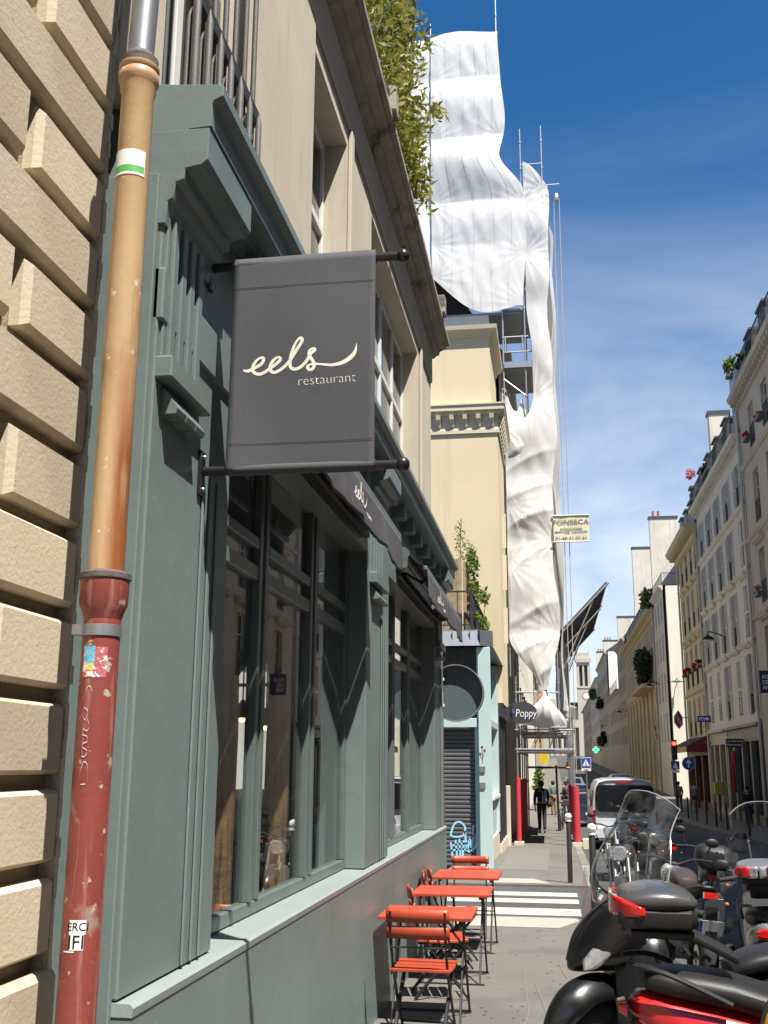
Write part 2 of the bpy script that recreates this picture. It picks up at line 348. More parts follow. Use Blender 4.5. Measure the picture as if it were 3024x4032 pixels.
rgp = random.Random(5)
gum = MB()
for _ in range(150):
    x, y = rgp.uniform(-0.9, 0.45), rgp.uniform(6.5, 14.6); r_ = rgp.uniform(0.006, 0.018); n = 7
    gum.add([(x+r_*math.cos(2*math.pi*k/n)*rgp.uniform(0.7, 1.2), y+r_*math.sin(2*math.pi*k/n)*rgp.uniform(0.7, 1.2), gz(y)+0.003) for k in range(n)], [tuple(range(n))])
stuff(tag(gum.build('pavement_gum', mat('gum_spot', (0.075, 0.07, 0.065), rough=0.9, var=0.2), None), 'dark specks of old gum dotted over the grey pavement', 'gum'))
mh = struct(MB().lathe([(0.30, 0), (0.30, 0.004)], (-0.45, 36.5, gz(36.5)+0.001), n=28).build('manhole_cover', mat('cast_iron_cover', (0.06, 0.06, 0.058), rough=0.7, var=0.2, vs=20, bump=0.5, bs=30)))
# ============================================================ rusticated stone building, far left
bld = thing('stone_building', 'pale limestone building of rusticated blocks with deep joints at the left edge', 'building', (-1.6, 1.5, 0))
MB().box(-9, -1.552, -14, 3.16, -0.4, 18).build('wall', M_joint, bld)
def chamfer_block(L_, H, D, c):
    bm = MB(); h, l = H/2, L_/2
    bm.add([(0,-l,-h),(0,l,-h),(0,l,h),(0,-l,h),(D-c,-l,-h),(D-c,l,-h),(D-c,l,h),(D-c,-l,h),(D,-l+c,-h+c*.6),(D,l-c,-h+c*.6),(D,l-c,h-c*.6),(D,-l+c,h-c*.6)],
           [(4,5,1,0),(5,6,2,1),(6,7,3,2),(7,4,0,3),(4,8,9,5),(5,9,10,6),(6,10,11,7),(7,11,8,4),(8,11,10,9)])
    return bm.mesh('block', M_block)
bm_full = chamfer_block(0.82, 0.212, 0.056, 0.022); bm_short = chamfer_block(0.475, 0.212, 0.056, 0.022)
zz = 1.076-0.257*5
for c in range(20):
    z0 = zz+c*0.257; zc = z0+0.0125+0.104+0.012
    odd = c % 2 == 0
    if odd: spans = [(2.695, 3.155, bm_short), (1.80, 2.62, bm_full), (0.90, 1.72, bm_full), (0.0, 0.82, bm_full)]
    else: spans = [(2.335, 3.155, bm_full), (1.435, 2.255, bm_full), (0.535, 1.355, bm_full), (-0.365, 0.455, bm_full)]
    for a, e, me in spans:
        o = obj('block', me, bld); o.location = (-1.5515+(0.03 if c < 5 else 0)+random.uniform(-0.004, 0.004), (a+e)/2, zc)
edge = MB()
for i in range(90):
    z = -0.2+i*0.058; edge.box(-1.56, -1.499-random.uniform(0, 0.008), 3.158, 3.178+random.uniform(0, 0.010), z, z+0.0575)
stuff(edge.build('mortar_edge', M_mortar, bld))

# ============================================================ drain pipe
M_redpipe = mat('red_pipe_paint', (0.235, 0.052, 0.042), rough=0.45, var=0.12, vs=6, bump=0.08, bs=50, spots=((0.42, 0.36, 0.30), 16, 0.63, 0.03), spot=((0.30, 0.20, 0.16), 5, 0.62, 0.06), streak=((0.33, 0.13, 0.11), 3.0, 0.57, 0.1))
M_cream = mat('cream_pipe_paint', (0.56, 0.375, 0.20), rough=0.42, var=0.12, vs=3, bump=0.06, bs=40, spots=((0.72, 0.66, 0.58), 18, 0.665, 0.03), spot=((0.44, 0.25, 0.13), 2.3, 0.52, 0.2), streak=((0.40, 0.24, 0.12), 2.2, 0.60, 0.12))
# rust run on the cream pipe
t = M_cream.node_tree; bs_ = t.nodes['Principled BSDF']; src = bs_.inputs['Base Color'].links[0].from_socket
tcn = t.nodes.new('ShaderNodeTexCoord'); nz = t.nodes.new('ShaderNodeTexNoise'); mpn = t.nodes.new('ShaderNodeMapping'); mpn.inputs['Scale'].default_value = (30, 30, 2.2); mpn.inputs['Location'].default_value = (3, 1, 0.4)
t.links.new(tcn.outputs['Object'], mpn.inputs['Vector']); t.links.new(mpn.outputs['Vector'], nz.inputs['Vector']); nz.inputs['Scale'].default_value = 1.0; nz.inputs['Detail'].default_value = 6
sx = t.nodes.new('ShaderNodeSeparateXYZ'); t.links.new(tcn.outputs['Object'], sx.inputs['Vector'])
r1 = t.nodes.new('ShaderNodeMapRange'); r1.inputs['From Min'].default_value = -1.295; r1.inputs['From Max'].default_value = -1.262; t.links.new(sx.outputs['X'], r1.inputs['Value'])
r2 = t.nodes.new('ShaderNodeMapRange'); r2.inputs['From Min'].default_value = 2.95; r2.inputs['From Max'].default_value = 2.55; t.links.new(sx.outputs['Z'], r2.inputs['Value'])
m1 = t.nodes.new('ShaderNodeMath'); m1.operation = 'MULTIPLY'; t.links.new(r1.outputs[0], m1.inputs[0]); t.links.new(r2.outputs[0], m1.inputs[1])
r3 = t.nodes.new('ShaderNodeMapRange'); r3.inputs['From Min'].default_value = 0.22; r3.inputs['From Max'].default_value = 0.5; t.links.new(nz.outputs['Fac'], r3.inputs['Value'])
m2 = t.nodes.new('ShaderNodeMath'); m2.operation = 'MULTIPLY'; t.links.new(m1.outputs[0], m2.inputs[0]); t.links.new(r3.outputs[0], m2.inputs[1])
xm = t.nodes.new('ShaderNodeMixRGB'); xm.inputs['Color2'].default_value = (0.27, 0.095, 0.03, 1); t.links.new(m2.outputs[0], xm.inputs['Fac']); t.links.new(src, xm.inputs['Color1']); t.links.new(xm.outputs[0], bs_.inputs['Base Color'])
M_zinc = mat('zinc', (0.30, 0.31, 0.33), rough=0.42, var=0.12, vs=5, metal=0.7, bump=0.04, bs=30)
M_lead = mat('dark_collar', (0.10, 0.085, 0.075), rough=0.8, var=0.3, vs=20, bump=0.3, bs=60)
M_galv = mat('galvanised_steel', (0.42, 0.43, 0.44), rough=0.4, var=0.15, vs=12, metal=0.8)
px_, py_ = -1.30, 2.93
pipe = thing('drain_pipe', 'downpipe cream above and red below running up beside the green shopfront', 'pipe', (px_, py_, -0.05))
MB().lathe([(0.054, -0.1), (0.054, 2.06)], (px_, py_, 0), n=28).build('red_pipe', M_redpipe, pipe, True)
MB().lathe([(0.054, 2.055), (0.060, 2.075), (0.070, 2.10), (0.072, 2.17), (0.070, 2.172)], (px_, py_, 0), n=28).build('red_socket', M_redpipe, pipe, True)
MB().lathe([(0.072, 2.171), (0.076, 2.175), (0.076, 2.19), (0.055, 2.20)], (px_, py_, 0), n=28).build('lead_rim', M_lead, pipe, True)
MB().lathe([(0.0535, 2.19), (0.0525, 3.80), (0.058, 3.815), (0.060, 3.84), (0.066, 3.85), (0.067, 3.875), (0.060, 3.885), (0.066, 3.895), (0.066, 3.905), (0.05, 3.91)], (px_, py_, 0), n=28).build('cream_pipe', M_cream, pipe, True)
MB().lathe([(0.050, 3.905), (0.060, 3.91), (0.061, 3.935), (0.046, 3.955)], (px_, py_, 0), n=28).build('dark_collar', M_lead, pipe, True)
MB().tube((px_, py_, 3.95), (px_+0.03, py_+0.035, 5.8), 0.044, n=28).build('zinc_pipe', M_zinc, pipe, True)
cl = MB().lathe([(0.0555, 2.005), (0.0585, 2.006), (0.0585, 2.038), (0.0555, 2.039)], (px_, py_, 0), n=28); cl.obox((px_-0.05, py_-0.045, 2.022), 0.03, 0.03, 0.03)
cl.build('clamp', M_galv, pipe, True)
def wrap(name, a0, a1, z0, z1, m, r=0.0548, parent=pipe, rot=0.0, n=10):
    bm = MB()
    def fn(u, v):
        a = a0+(a1-a0)*u; return (px_+r*math.sin(a), py_-r*math.cos(a), z0+(z1-z0)*v+rot*u)
    bm.grid(fn, n, 2); return bm.build(name, m, parent, True)
M_sw = mat('white_sticker', (0.78, 0.78, 0.76), rough=0.5, var=0.06, vs=20); M_sg = mat('green_sticker', (0.10, 0.42, 0.10), rough=0.5, var=0.15, vs=20)
wrap('white_band_sticker', -1.3, 1.15, 3.485, 3.575, M_sw); wrap('green_band_sticker', -0.9, 1.1, 3.495, 3.518, M_sg, 0.0552)
M_st = {}
for i, c in enumerate([(0.12, 0.45, 0.62), (0.75, 0.55, 0.08), (0.6, 0.08, 0.06), (0.75, 0.74, 0.72), (0.45, 0.12, 0.14)]):
    M_st[i] = mat('sticker_%d' % i, c, rough=0.5, var=0.35, vs=60, spots=((0.75, 0.72, 0.70), 70, 0.55, 0.04))
wrap('torn_sticker', -0.55, 0.15, 1.925, 1.975, M_st[0]); wrap('torn_sticker', -0.55, 0.10, 1.905, 1.925, M_st[1]); wrap('torn_sticker', -0.55, 0.15, 1.885, 1.905, M_st[2]); wrap('torn_sticker', 0.10, 0.80, 1.885, 1.972, M_st[4])
wrap('torn_sticker', -0.25, 0.1, 1.888, 1.902, M_st[3], 0.0552)
wrap('torn_label', -0.22, 0.62, 1.195, 1.232, M_sw); wrap('torn_label', -0.18, 0.55, 1.155, 1.195, M_sw, n=6); wrap('torn_label', -0.5, 0.1, 1.149, 1.153, M_sw)
M_ink = mat('black_ink', (0.02, 0.02, 0.022), rough=0.6, var=0)
def wraptext(txt, size, a, z, m=M_ink):
    me = text_mesh(txt, size, 0.0002, 0, 'CENTER').copy(); me.materials.clear(); me.materials.append(m)
    for vv in me.vertices:
        an = a+vv.co.x/0.056; vv.co = Vector((px_+0.0556*math.sin(an), py_-0.0556*math.cos(an), z+vv.co.y))
    return obj('label_lettering', me, pipe)
wraptext('ERCI', 0.030, 0.22, 1.214); wraptext('IFI', 0.05, 0.17, 1.174)
M_chalk = mat('chalk_line', (0.62, 0.52, 0.48), rough=0.8, var=0.1)
def scribble(pts, w=0.0035, m=M_chalk):
    rb = ribbon(spline(pts, 4), w, lambda a, z: (px_+0.0552*math.sin(a), py_-0.0552*math.cos(a), z)); return rb.build('chalk_scribble', m, pipe)
scribble([(-0.22, 1.985), (-0.05, 1.990)]); scribble([(-0.22, 1.978), (-0.06, 1.981)]); scribble([(-0.35, 1.965), (-0.25, 1.945), (-0.08, 1.965)])
scribble([(-0.12, 1.885), (-0.10, 1.865)]); scribble([(0.15, 1.845), (0.0, 1.86), (-0.18, 1.852), (-0.22, 1.835)])
scribble([(-0.05, 1.79), (-0.25, 1.80), (-0.30, 1.78), (-0.15, 1.765), (-0.02, 1.785), (-0.10, 1.80)]); scribble([(-0.02, 1.77), (0.10, 1.75), (0.0, 1.735), (-0.2, 1.74), (-0.25, 1.725), (0.02, 1.72), (0.05, 1.705), (-0.18, 1.70), (-0.18, 1.69), (0.08, 1.68), (-0.02, 1.665), (-0.2, 1.665)])
scribble([(0.2, 1.60), (0.15, 1.64), (-0.05, 1.65), (-0.2, 1.63), (-0.25, 1.615)]); scribble([(-0.15, 1.588), (0.1, 1.59)])
scribble([(-0.1, 1.495), (-0.02, 1.42), (-0.12, 1.345), (-0.15, 1.29)], 0.004)

# ============================================================ restaurant building
rest = thing('restaurant_building', 'two storey restaurant with dark green shopfront below and bare grey wall above', 'building', (-1.5, 8.4, -0.1))
YA, YB = 3.41, 13.45
# upper wall, pieced round its three openings
def wall_x(bm, xf, th, y0, y1, z0, z1, holes):
    """slab facing +x with rectangular holes (ya,yb,za,zb) that do not overlap in y"""
    y = y0
    for (a, c, e, g) in sorted(holes):
        bm.box(xf-th, xf, y, a, z0, z1)
        if e > z0: bm.box(xf-th, xf, a, c, z0, e)
        if g < z1: bm.box(xf-th, xf, a, c, g, z1)
        y = c
    bm.box(xf-th, xf, y, y1, z0, z1); return bm
holes = [(3.60, 4.72, 4.26, 6.50), (6.25, 7.46, 4.60, 6.50), (8.65, 12.02, 4.62, 6.53)]
wall_x(MB(), -1.5, 0.42, 3.19, YB, 4.10, 7.10, holes).build('wall', M_render, rest)
MB().box(-1.497, -1.475, 3.19, YB-0.004, 6.66, 7.08).build('frieze_band', M_render, rest, bevel=0.004)
for ya_ in (7.50, 12.18): MB().box(-1.498, -1.465, ya_, ya_+0.11, 4.24, 6.655).build('pilaster_strip', M_render, rest, bevel=0.006)
MB().box(-1.498, -1.478, 4.80, 6.20, 4.22, 6.655).build('wall_panel', M_render, rest, bevel=0.004)
MB().box(-9, -1.93, 3.17, YB-0.3, 7.0, 7.26).build('roof_terrace', M_render, rest)
MB().prism([(-1.92, 7.085), (-1.47, 7.085), (-1.44, 7.12), (-1.40, 7.13), (-1.39, 7.18), (-1.33, 7.21), (-1.30, 7.215), (-1.30, 7.25), (-1.255, 7.262), (-1.255, 7.315), (-1.92, 7.33)], 'y', 3.19, YB+0.18).build('cornice', M_cornice, rest)
for y in (8.35, 12.75): MB().box(-1.45, -1.22, y-0.1, y+0.1, 7.333, 7.58).build('parapet_block', M_cornice, rest, bevel=0.01)
MB().box(-9, -1.93, YB-0.4, YB, 3.45, 7.1).build('end_wall', M_render, rest)
def casement(yw, zw, x, leaves, ztr, m=M_white, parent=rest, t_=0.05):
    y0, y1 = yw; z0, z1 = zw
    w = MB(); w.box(x-0.05, x, y0, y0+t_, z0, z1); w.box(x-0.05, x, y1-t_, y1, z0, z1); w.box(x-0.05, x, y0+t_, y1-t_, z1-t_, z1); w.box(x-0.05, x, y0+t_, y1-t_, z0, z0+t_)
    for k in range(1, leaves): yy = y0+(y1-y0)*k/leaves; w.box(x-0.052, x+0.002, yy-0.04, yy+0.04, z0+t_, z1-t_)
    if ztr: w.box(x-0.051, x+0.004, y0+t_, y1-t_, ztr-0.035, ztr+0.035)
    fr = w.build('window', m, parent, bevel=0.004)
    for k in range(leaves):
        a = y0+(y1-y0)*k/leaves; c = y0+(y1-y0)*(k+1)/leaves
        for (zl, zh) in ([(z0, ztr), (ztr, z1)] if ztr else [(z0, z1)]):
            MB().box(x-0.032, x-0.026, a+0.03, c-0.03, zl+0.03, zh-0.03).build('pane', M_dkglass, fr)
    return fr
M_blind = mat('pale_blind', (0.35, 0.32, 0.27), rough=0.8, var=0.1, vs=3)
casement((3.60, 4.72), (4.26, 6.50), -1.66, 2, 5.6); casement((6.25, 7.46), (4.60, 6.50), -1.68, 2, 5.72); casement((8.65, 12.02), (4.62, 6.53), -1.68, 4, 5.66)
gr = MB().box(-1.405, -1.385, 3.55, 4.62, 4.80, 4.87).build('window_grille', M_iron, rest)
MB().box(-1.5, -1.40, 4.585, 4.625, 4.80, 4.865).build('grille_bracket', M_iron, gr)
barm = MB().tube((0, 0, 0), (0, 0, 2.1), 0.014, n=10).mesh('bar', M_ironrust, True)
spear = MB().lathe([(0.016, 0), (0.016, 0.52), (0.002, 0.585)], n=10).mesh('spear_bar', M_ironrust, True)
for k in range(7):
    o = obj('bar', barm, gr); o.location = (-1.418, 3.66+k*0.155, 4.25)
    o = obj('spear_bar', spear, gr); o.location = (-1.372, 3.63+k*0.155, 4.245)
# ---- shopfront
MB().box(-1.75, -1.33, YA, YB, -0.5, 0.872).build('base_wall', M_green, rest)
MB().prism([(-1.70, 0.873), (-1.326, 0.873), (-1.322, 0.90), (-1.335, 0.912), (-1.70, 0.918)], 'y', YA-0.004, YB+0.004).build('sill', M_sill, rest)
def pil(y0, y1, xf, name='pilaster', z1=3.95):
    b = MB(); b.box(-1.72, xf, y0, y1, 0.919, z1)
    w = y1-y0
    for a, c in ((0.60, 0.635), (0.70, 0.735), (0.80, 0.83)):
        if name == 'pilaster': b.box(xf, xf+0.012, y0+w*a, y0+w*c, 0.925, 2.80)
    return b.build(name, M_green, rest, bevel=0.006)
pil(YA, 4.35, -1.38); pil(7.78, 8.88, -1.36); pil(12.45, YB-0.004, -1.36)
b = MB(); b.box(-1.72, -1.395, YA-0.03, YA-0.002, -0.4, 3.80); b.build('side_strip', M_green, rest, bevel=0.004)
for (a, c, xf) in ((3.46, 3.84, -1.38), (7.93, 8.46, -1.36), (12.62, 13.12, -1.36)):
    b = MB(); n = 4; w = (c-a)
    b.box(xf-0.01, xf+0.012, a-0.02, c+0.02, 3.085, 3.66)
    for k in range(n): b.box(xf+0.010, xf+0.030, a+w*(k+0.1)/n, a+w*(k+0.62)/n, 3.086, 3.659)
    b.build('fluted_panel', M_green, rest, bevel=0.004)
    MB().box(xf-0.01, xf+0.062, a-0.04, c+0.04, 3.0, 3.084).build('cap_moulding', M_green, rest, bevel=0.006)
    b = MB()
    for k in range(3):
        p, q = a+0.03+(w-0.06)*k/3, a+0.03+(w-0.06)*(k+0.92)/3
        b.prism([(xf-0.01, 2.985), (xf+0.012, 2.985), (xf+0.066, 2.905), (xf+0.060, 2.885), (xf-0.01, 2.885)], 'y', p, q)
    b.build('guttae', M_green, rest)
# entablature
MB().box(-1.72, -1.362, YA, YB, 3.222, 3.43).build('architrave', M_green, rest, bevel=0.008)
MB().box(-1.72, -1.398, YA+0.002, YB-0.01, 3.431, 3.88).build('frieze', M_green, rest)
MB().prism([(-1.72, 3.90), (-1.40, 3.90), (-1.385, 3.93), (-1.35, 3.94), (-1.34, 3.955), (-1.30, 3.96), (-1.295, 3.985), (-1.208, 3.99), (-1.208, 4.085), (-1.20, 4.10), (-1.166, 4.115), (-1.166, 4.165), (-1.72, 4.225)], 'y', YA-0.01, YB+0.14).build('cornice', M_green, rest, bevel=0.003)
for (a, c) in ((YA-0.012, 3.98), (7.95, 8.60), (12.76, YB+0.02)):
    MB().prism([(-1.70, 3.984), (-1.214, 3.984), (-1.214, 3.85), (-1.235, 3.83), (-1.30, 3.82), (-1.305, 3.775), (-1.335, 3.765), (-1.345, 3.70), (-1.362, 3.69), (-1.37, 3.60), (-1.70, 3.60)], 'y', a, c).build('console', M_green, rest, bevel=0.003)
y = 4.35
while y < 12.6:
    if not (7.85 < y+0.1 < 8.7): MB().box(-1.40, -1.285, y, y+0.17, 3.84, 3.955).build('modillion', M_green, rest)
    y += 0.62
# window frames
def shopwin(y0, y1, mulls, name='shop_window'):
    x = -1.5
    fr = MB().box(x-0.07, x, y0, y1, 0.919, 0.985).build(name, M_greenframe, rest, bevel=0.006)
    MB().box(x-0.07, x, y0, y0+0.09, 0.986, 3.221).build('frame_post', M_greenframe, fr, bevel=0.005); MB().box(x-0.07, x, y1-0.09, y1, 0.986, 3.221).build('frame_post', M_greenframe, fr, bevel=0.005)
    cells = [y0+0.09]
    for (a, c) in mulls:
        b = MB(); b.box(x-0.045, x+0.010, a, a+0.055, 0.986, 3.22); b.box(x-0.045, x-0.038, a+0.055, c-0.06, 0.986, 3.22); b.box(x-0.045, x+0.006, c-0.06, c, 0.986, 3.22)
        b.build('mullion', M_greenframe, fr, bevel=0.006); cells += [a, c]
    cells.append(y1-0.09)
    for i in range(0, len(cells), 2):
        a, c = cells[i], cells[i+1]
        MB().box(x-0.04, x+0.004, a, c, 2.575, 2.65).build('transom', M_greenframe, fr, bevel=0.005); MB().box(x-0.04, x+0.006, a, c, 2.74, 2.80).build('transom', M_greenframe, fr, bevel=0.005)
        MB().box(x-0.032, x-0.026, a, c, 0.985, 2.575).build('pane', M_glass, fr); MB().box(x-0.032, x-0.026, a, c, 2.65, 2.74).build('pane', M_glass, fr); MB().box(x-0.032, x-0.026, a, c, 2.80, 3.222).build('pane', M_glass, fr)
        MB().box(x-0.062, x-0.054, a, c, 2.63, 3.222).build('blind', M_grey, fr)
M_grey = mat('grey_blind', (0.19, 0.20, 0.195), rough=0.8, var=0.06, vs=3)
shopwin(4.35, 7.78, [(5.28, 5.47), (6.48, 6.68)]); shopwin(8.88, 12.45, [(9.98, 10.17), (11.05, 11.24)])
# ---- dining room behind the glass
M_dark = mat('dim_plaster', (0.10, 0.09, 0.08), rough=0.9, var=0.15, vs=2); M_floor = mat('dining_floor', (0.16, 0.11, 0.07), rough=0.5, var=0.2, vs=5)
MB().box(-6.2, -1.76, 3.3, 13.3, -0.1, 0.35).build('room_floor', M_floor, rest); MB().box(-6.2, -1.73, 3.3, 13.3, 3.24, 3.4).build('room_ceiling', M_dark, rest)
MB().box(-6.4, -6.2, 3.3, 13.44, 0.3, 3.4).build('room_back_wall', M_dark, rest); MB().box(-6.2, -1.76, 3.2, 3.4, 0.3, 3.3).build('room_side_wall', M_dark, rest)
ew = MB(); ax0, ax1, ac, az = -4.06, -3.44, -3.75, 2.62   # far end wall with an arched window onto the side street
ew.box(-6.2, ax0, 13.2, 13.44, 0.3, 3.4); ew.box(ax1, -1.73, 13.2, 13.44, 0.3, 3.4); ew.box(ax0, ax1, 13.2, 13.44, 0.3, 0.55)
arc = [(ac+0.31*math.cos(a), az+0.31*math.sin(a)) for a in [math.pi*k/10 for k in range(11)]]
for k in range(10):
    (xa, za), (xb, zb) = arc[k], arc[k+1]; ew.prism([(xa, za), (xb, zb), (xb, 3.4), (xa, 3.4)], 'y', 13.2, 13.44)
ew.build('room_end_wall', M_dark, rest)
b = MB(); b.box(ac-0.02, ac+0.02, 13.25, 13.30, 0.55, 2.93); b.box(ax0, ax1, 13.25, 13.30, 2.60, 2.64); b.box(ax0, ax1, 13.25, 13.30, 0.55, 0.6); b.build('arched_window', M_greenframe, rest)
M_wood = mat('old_timber', (0.28, 0.165, 0.075), rough=0.75, var=0.35, vs=9, bump=0.5, bs=26, streak=((0.10, 0.06, 0.03), 3.0, 0.55, 0.1))
for i, (x, y) in enumerate(((-1.665, 5.32), (-1.665, 6.42))):
    o = MB(); rings = []
    for k in range(9):
        rr = 0.072+0.004*math.sin(k*2.1+i); rings.append([(x+rr*math.cos(2*math.pi*j/14), y+rr*math.sin(2*math.pi*j/14), 0.35+k*0.36) for j in range(14)])
    o.loft(rings); p = o.build('timber_post', M_wood, None, True)
    tag(p, ['worn timber post standing behind the first pane of the shop window', 'worn timber post behind the middle pane of the shop window'][i], 'post')
M_copper = mat('copper_shade', (0.45, 0.22, 0.09), rough=0.3, metal=0.9, var=0.1); M_bulb = mat('bulb', (1, 0.8, 0.5), emit=((1.0, 0.55, 0.2), 14), var=0)
for i, (x, y, z) in enumerate(((-2.36, 8.0, 2.05), (-2.17, 8.0, 1.99))):
    t_ = thing('pendant_lamp', ['copper pendant lamp with lit bulb inside the window, left one of the pair', 'copper pendant lamp with lit bulb inside the window, right one of the pair'][i], 'lamp', (x, y, z))
    MB().lathe([(0.105, z-0.07), (0.095, z-0.02), (0.05, z+0.03), (0.02, z+0.05), (0.018, z+0.07)], (x, y, 0), n=18).build('shade', M_copper, t_, True); MB().ball((x, y, z-0.075), 0.022).build('bulb', M_bulb, t_, True)
    MB().tube((x, y, z+0.06), (x, y, 3.24), 0.006, n=6).build('cord', M_iron, t_)
bar = thing('bar_counter', 'dark bar counter deep inside the dining room', 'counter', (-3.0, 9.5, 0.35))
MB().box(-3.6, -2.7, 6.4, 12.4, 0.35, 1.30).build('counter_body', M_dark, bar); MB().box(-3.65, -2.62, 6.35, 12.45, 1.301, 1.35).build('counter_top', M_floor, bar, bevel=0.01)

# ============================================================ hanging sign
M_cloth = mat('charcoal_canvas', (0.074, 0.076, 0.084), rough=0.85, var=0.07, vs=4, bump=0.12, bs=180, spots=((0.065, 0.064, 0.068), 3.2, 0.58, 0.15))
M_letter = mat('cream_print', (0.80, 0.78, 0.66), rough=0.7, var=0.03)
M_black = mat('black_paint', (0.016, 0.016, 0.018), rough=0.35, var=0.1, vs=20)
sign = thing('hanging_sign', 'charcoal canvas banner reading eels restaurant on two black rods above the pavement', 'sign', (-1.38, 3.95, 2.8))
SY = 3.95
zb, ztp = 2.793, 3.685
for nm, z0, xl in (('lower_rod', zb, -1.36), ('upper_rod', ztp, -1.39)):
    MB().tube((xl, SY, z0), (-0.57, SY, z0), 0.019, n=16).build(nm, M_black, sign, True)
    MB().ball((-0.552, SY, z0), 0.0285, nu=22, nv=14).build('finial', M_black, sign, True)
    b = MB(); b.box(-1.381, -1.366, SY-0.028, SY+0.028, z0-0.10, z0+0.085); b.build('wall_plate', M_black, sign, bevel=0.003)
    for dz in (-0.075, 0.06): MB().ball((-1.363, SY, z0+dz), 0.009).build('bolt', M_galv, sign)
xa, xb = -1.262, -0.662
def clothp(u, v):
    x = xa+(xb-xa)*u-0.006*(1-v)*(1-u); z = zb-0.02+(ztp+0.022-zb+0.02)*v
    return (x, SY-0.024+0.006*math.sin(u*3.0+v*2.2)+0.004*math.sin(v*6+u*2)+0.004*math.sin(u*9.0)*v*(1-v)*3, z)
ban = MB().grid(clothp, 24, 30).build('banner', M_cloth, sign, True, solid=0.003)
for nm, z0 in (('lower_sleeve', zb), ('upper_sleeve', ztp)):
    MB().lathe([(0.0235, xa), (0.0235, xb)], (0, SY, z0), 'x', n=18).build(nm, M_cloth, ban, True)
for z0 in (zb+0.10, ztp-0.115):
    MB().grid(lambda u, v: (xa+0.005+(xb-xa-0.01)*u, clothp(u, (z0-zb+0.02)/(ztp-zb+0.042))[1]-0.0035, z0+0.0025*v), 24, 1).build('seam', M_black, ban)
EE = [(-1.21, 3.212), (-1.189, 3.208), (-1.167, 3.217), (-1.138, 3.232), (-1.126, 3.246), (-1.125, 3.258), (-1.134, 3.263), (-1.152, 3.253), (-1.166, 3.233), (-1.17, 3.213), (-1.16, 3.198), (-1.14, 3.192), (-1.118, 3.199), (-1.092, 3.216), (-1.067, 3.233), (-1.053, 3.247), (-1.055, 3.257), (-1.067, 3.258), (-1.084, 3.245), (-1.095, 3.223), (-1.092, 3.203), (-1.076, 3.195), (-1.047, 3.207), (-1.016, 3.235), (-0.985, 3.283), (-0.963, 3.319), (-0.964, 3.332), (-0.973, 3.334), (-0.989, 3.314), (-1.004, 3.274), (-1.011, 3.235), (-1.007, 3.21), (-0.988, 3.202), (-0.964, 3.211), (-0.939, 3.237), (-0.926, 3.263), (-0.91, 3.276), (-0.909, 3.282), (-0.918, 3.285), (-0.93, 3.277), (-0.931, 3.26), (-0.92, 3.24), (-0.909, 3.219), (-0.915, 3.2), (-0.928, 3.196), (-0.937, 3.206), (-0.931, 3.216), (-0.91, 3.219), (-0.881, 3.216), (-0.837, 3.211), (-0.793, 3.219), (-0.758, 3.241), (-0.741, 3.266), (-0.736, 3.299)]
EW = []
for i in range(len(EE)):
    w = 0.0135
    if i in (6, 7, 16, 17, 27, 28, 38, 39): w = 0.010
    if i < 1: w = 0.006
    if 46 <= i <= 48: w = 0.009
    if i >= 49: w = (0.012, 0.016, 0.018, 0.012, 0.001)[i-49]
    EW.append(w)
EP = spline([(p[0], p[1], w) for p, w in zip(EE, EW)], 6)
def clothy(x, z): return clothp((x-xa)/(xb-xa), (z-zb+0.02)/(ztp-zb+0.042))[1]
ribbon([(p[0], p[1]) for p in EP], [max(p[2], 0.001) for p in EP], lambda x, z: (x, clothy(x, z)-0.0025, z)).build('lettering', M_letter, ban, fix=False)
tx = text('lettering', 'restaurant', 0.058, M_letter, ban, (-0.858, SY, 3.151), '-y', rot=R(1.2), offset=-0.0012, depth=0.0)
for vv in tx.data.vertices: vv.co.y = clothy(vv.co.x, vv.co.z)-0.0025

